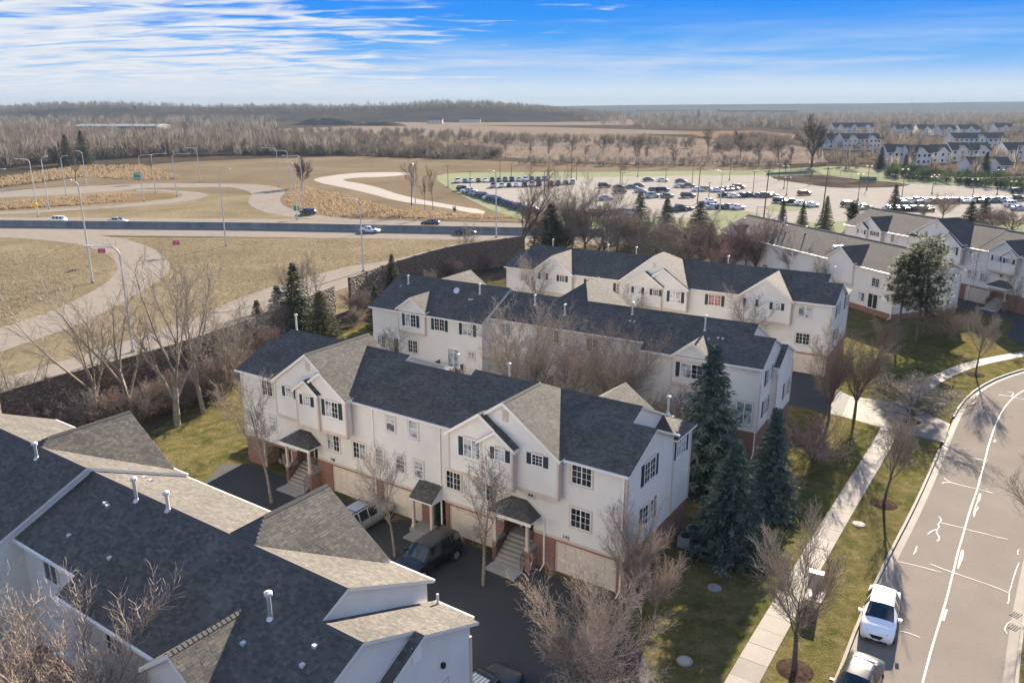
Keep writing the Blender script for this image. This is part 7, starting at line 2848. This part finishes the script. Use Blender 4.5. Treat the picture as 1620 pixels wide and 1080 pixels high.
# ------------------------------------------------------------------ far buildings
def far_house(px_l, px_r, base_y, ridge_h, eave_h, depth, label, roof='roof_brown', wallm='siding', gables=1, nw=5, group='houses beyond the car park', rows=2, chimney=False):
    a, b = G(px_l, base_y), G(px_r, base_y)
    c = ((a[0] + b[0]) / 2, (a[1] + b[1]) / 2)
    L = math.hypot(b[0] - a[0], b[1] - a[1])
    root = thing('far_house', label, 'house', (*c, 0), math.atan2(b[1] - a[1], b[0] - a[0]), group)
    mb = MB()
    mb.prism([(0, 0), (depth, 0), (depth, eave_h), (depth / 2, ridge_h - .15), (0, eave_h)], 'x', -L / 2, L / 2)
    for g in range(gables):
        gx = -L / 2 + L * (g + .5) / gables
        mb.prism([(gx - 2.6, 0), (gx + 2.6, 0), (gx + 2.6, eave_h), (gx, eave_h + 2.2), (gx - 2.6, eave_h)], 'y', -1.2, 2.0)
    w = mb.build('wall', M[wallm], root)
    q = (ridge_h - eave_h) / (depth / 2)
    slope(root, [(-L / 2 - .4, -.5, eave_h - .5 * q), (L / 2 + .4, -.5, eave_h - .5 * q), (L / 2 + .4, depth / 2, ridge_h), (-L / 2 - .4, depth / 2, ridge_h)], False, thick=.25, top=M[roof])
    slope(root, [(L / 2 + .4, depth + .5, eave_h - .5 * q), (-L / 2 - .4, depth + .5, eave_h - .5 * q), (-L / 2 - .4, depth / 2, ridge_h), (L / 2 + .4, depth / 2, ridge_h)], False, thick=.25, top=M[roof])
    for g in range(gables):
        gx = -L / 2 + L * (g + .5) / gables
        ye = min(depth / 2, 2.2 / q)
        for sg in (-1, 1):
            slope(root, [(gx + sg * 3.0, -1.5, eave_h - .15), (gx, -1.5, eave_h + 2.4), (gx, ye + .3, eave_h + 2.4), (gx + sg * 3.0, .2, eave_h - .15)], False, thick=.2, top=M[roof])
    for r_ in range(rows):
        z = eave_h - 1.9 - r_ * 2.9
        if z < .5:
            continue
        for k in range(nw):
            xx = -L / 2 + L * (k + .5) / nw
            yy = 0
            for g in range(gables):
                gx = -L / 2 + L * (g + .5) / gables
                if abs(xx - gx) < 2.6:
                    yy = -1.2
            m2 = MB()
            m2.box(xx - .7, xx + .7, yy - .06, yy - .01, z - .1, z + 1.4)
            f = m2.build('window', M['trim_white'], root)
            m2 = MB()
            m2.box(xx - .58, xx + .58, yy - .09, yy - .06, z + .02, z + 1.28)
            m2.build('pane', M['glass'], f)
    if chimney:
        m2 = MB()
        m2.box(L * .3, L * .3 + 1.0, depth / 2 - .5, depth / 2 + .5, ridge_h - 1, ridge_h + 1.4)
        m2.build('chimney', M['brick'], root)
    return root


FH = [(1333, 1392, 238, 10.5, 7.2, 14, 'long white terrace with tan roof left of the far estate', 'roof_brown', 2, 9), (1310, 1333, 236, 10, 6, 12, 'tan gabled house left of the long white terrace', 'roof_brown', 1, 3), (1402, 1436, 260, 9.5, 6, 11, 'white gabled house with dark roof nearest the ball field', 'roof_base', 1, 4),
      (1437, 1472, 262, 9.5, 6, 11, 'white gabled house with bluish roof right of the nearest one', 'roof_base', 1, 4), (1474, 1502, 258, 9, 5.5, 11, 'cream house with pale hip like roof', 'roof_brown', 1, 3), (1504, 1534, 256, 9.5, 6, 11, 'brown roofed house with a single white gable', 'roof_brown', 1, 3),
      (1537, 1566, 256, 9.5, 6, 11, 'brown roofed house with stepped white front', 'roof_brown', 1, 3), (1508, 1592, 236, 10.5, 7, 14, 'very long cream terrace with a row of windows', 'roof_brown', 1, 11), (1592, 1640, 256, 9.5, 6, 12, 'dark roofed house at the right edge', 'roof_base', 1, 4),
      (1318, 1382, 212, 11, 7, 14, 'long dark roofed terrace behind the white one', 'roof_base', 3, 9), (1418, 1444, 214, 10, 6, 12, 'small gabled house far behind, first of its row', 'roof_brown', 1, 3), (1452, 1478, 214, 10, 6, 12, 'small gabled house far behind, second of its row', 'roof_base', 1, 3),
      (1487, 1512, 215, 10, 6, 12, 'small gabled house far behind, third of its row', 'roof_brown', 1, 3), (1518, 1550, 214, 10, 6, 12, 'small gabled house far behind, fourth of its row', 'roof_base', 1, 3), (1575, 1602, 213, 11, 7, 12, 'white gabled house far behind, near the right edge', 'roof_base', 1, 3), (1535, 1600, 276, 7, 4, 11, 'low cream bungalow by the hedge', 'roof_brown', 1, 4)]
for a in FH:
    far_house(*a[:7], roof=a[7], gables=a[8], nw=a[9])
far_house(118, 250, 216, 11, 9.5, 30, 'long low white warehouse in the left wood', 'metal_pale', 'metal_pale', 0, 16, None, 1)
far_house(676, 700, 196, 9, 6, 14, 'beige building on the far earthworks', 'roof_brown', 'garage', 0, 4, 'buildings on the far earthworks')
far_house(726, 760, 194, 8, 5, 14, 'long beige building right of the other on the earthworks', 'roof_brown', 'garage', 0, 5, 'buildings on the far earthworks')
far_house(445, 465, 182, 12, 7, 16, 'small pale house low on the wooded hill', 'metal_pale', 'metal_pale', 0, 3, 'buildings on the far earthworks')
far_house(1140, 1260, 180, 16, 13, 60, 'huge pale warehouse on the right horizon', 'metal_dim', 'metal_dim', 0, 6, 'pale warehouses on the horizon', 1)
far_house(1010, 1100, 178, 14, 12, 60, 'pale warehouse on the middle horizon', 'metal_dim', 'metal_dim', 0, 6, 'pale warehouses on the horizon', 1)
# heaps of soil
for i, (px, py, w, h, lab) in enumerate(((520, 198, 60, 9, 'long dark heap of soil on the earthworks'), (600, 199, 40, 6, 'lower dark heap of soil right of the long one'))):
    x, y = G(px, py)
    rr = np.random.RandomState(i)
    V, F = [], []
    nx, ny = 26, 8
    for iy in range(ny):
        for ix in range(nx):
            u, v = ix / (nx - 1) * 2 - 1, iy / (ny - 1) * 2 - 1
            V.append((x + u * w, y + v * 18, max(-.2, h * (1 - u * u) * (1 - v * v) * (1 + .3 * rr.randn() * .4))))
    for iy in range(ny - 1):
        for ix in range(nx - 1):
            a_ = iy * nx + ix
            F.append((a_, a_ + 1, a_ + nx + 1, a_ + nx))
    mb = MB()
    mb.add(V, F)
    tag(mb.build('soil_heap', M['earth']), lab, 'soil heap', 'soil heaps')
# thin masts on the horizon
for i, (px, py, ty) in enumerate(((813, 186, 158), (1440, 182, 152), (1502, 182, 155))):
    x, y = G(px, py)
    D = y
    Y = (ty - 540) / FPX
    z = CAM_H - (_s + Y * _c) * D / (_c - Y * _s)
    mb = MB()
    mb.tube((x, y, 0), (x, y, z), .7, .35, n=5)
    tag(mb.build('mast', M['pole']), ['thin mast above the wooded hill', 'thin mast on the right horizon', 'second thin mast on the right horizon'][i], 'mast', 'masts on the horizon')

# ------------------------------------------------------------------ haze: one closed box of thin air
mb = MB()
mb.box(-6500, 6500, -300, 9000, -3.2, 95)
hm = bpy.data.materials.new('haze')
hm.use_nodes = True
ht = hm.node_tree
ht.nodes.clear()
pv = ht.nodes.new('ShaderNodeVolumePrincipled')
pv.inputs['Color'].default_value = (0.25, 0.33, 0.42, 1)
pv.inputs['Density'].default_value = 0.00014
pv.inputs['Anisotropy'].default_value = 0.0
om = ht.nodes.new('ShaderNodeOutputMaterial')
ht.links.new(pv.outputs[0], om.inputs['Volume'])
tag(mb.build('haze', hm), kind='stuff')
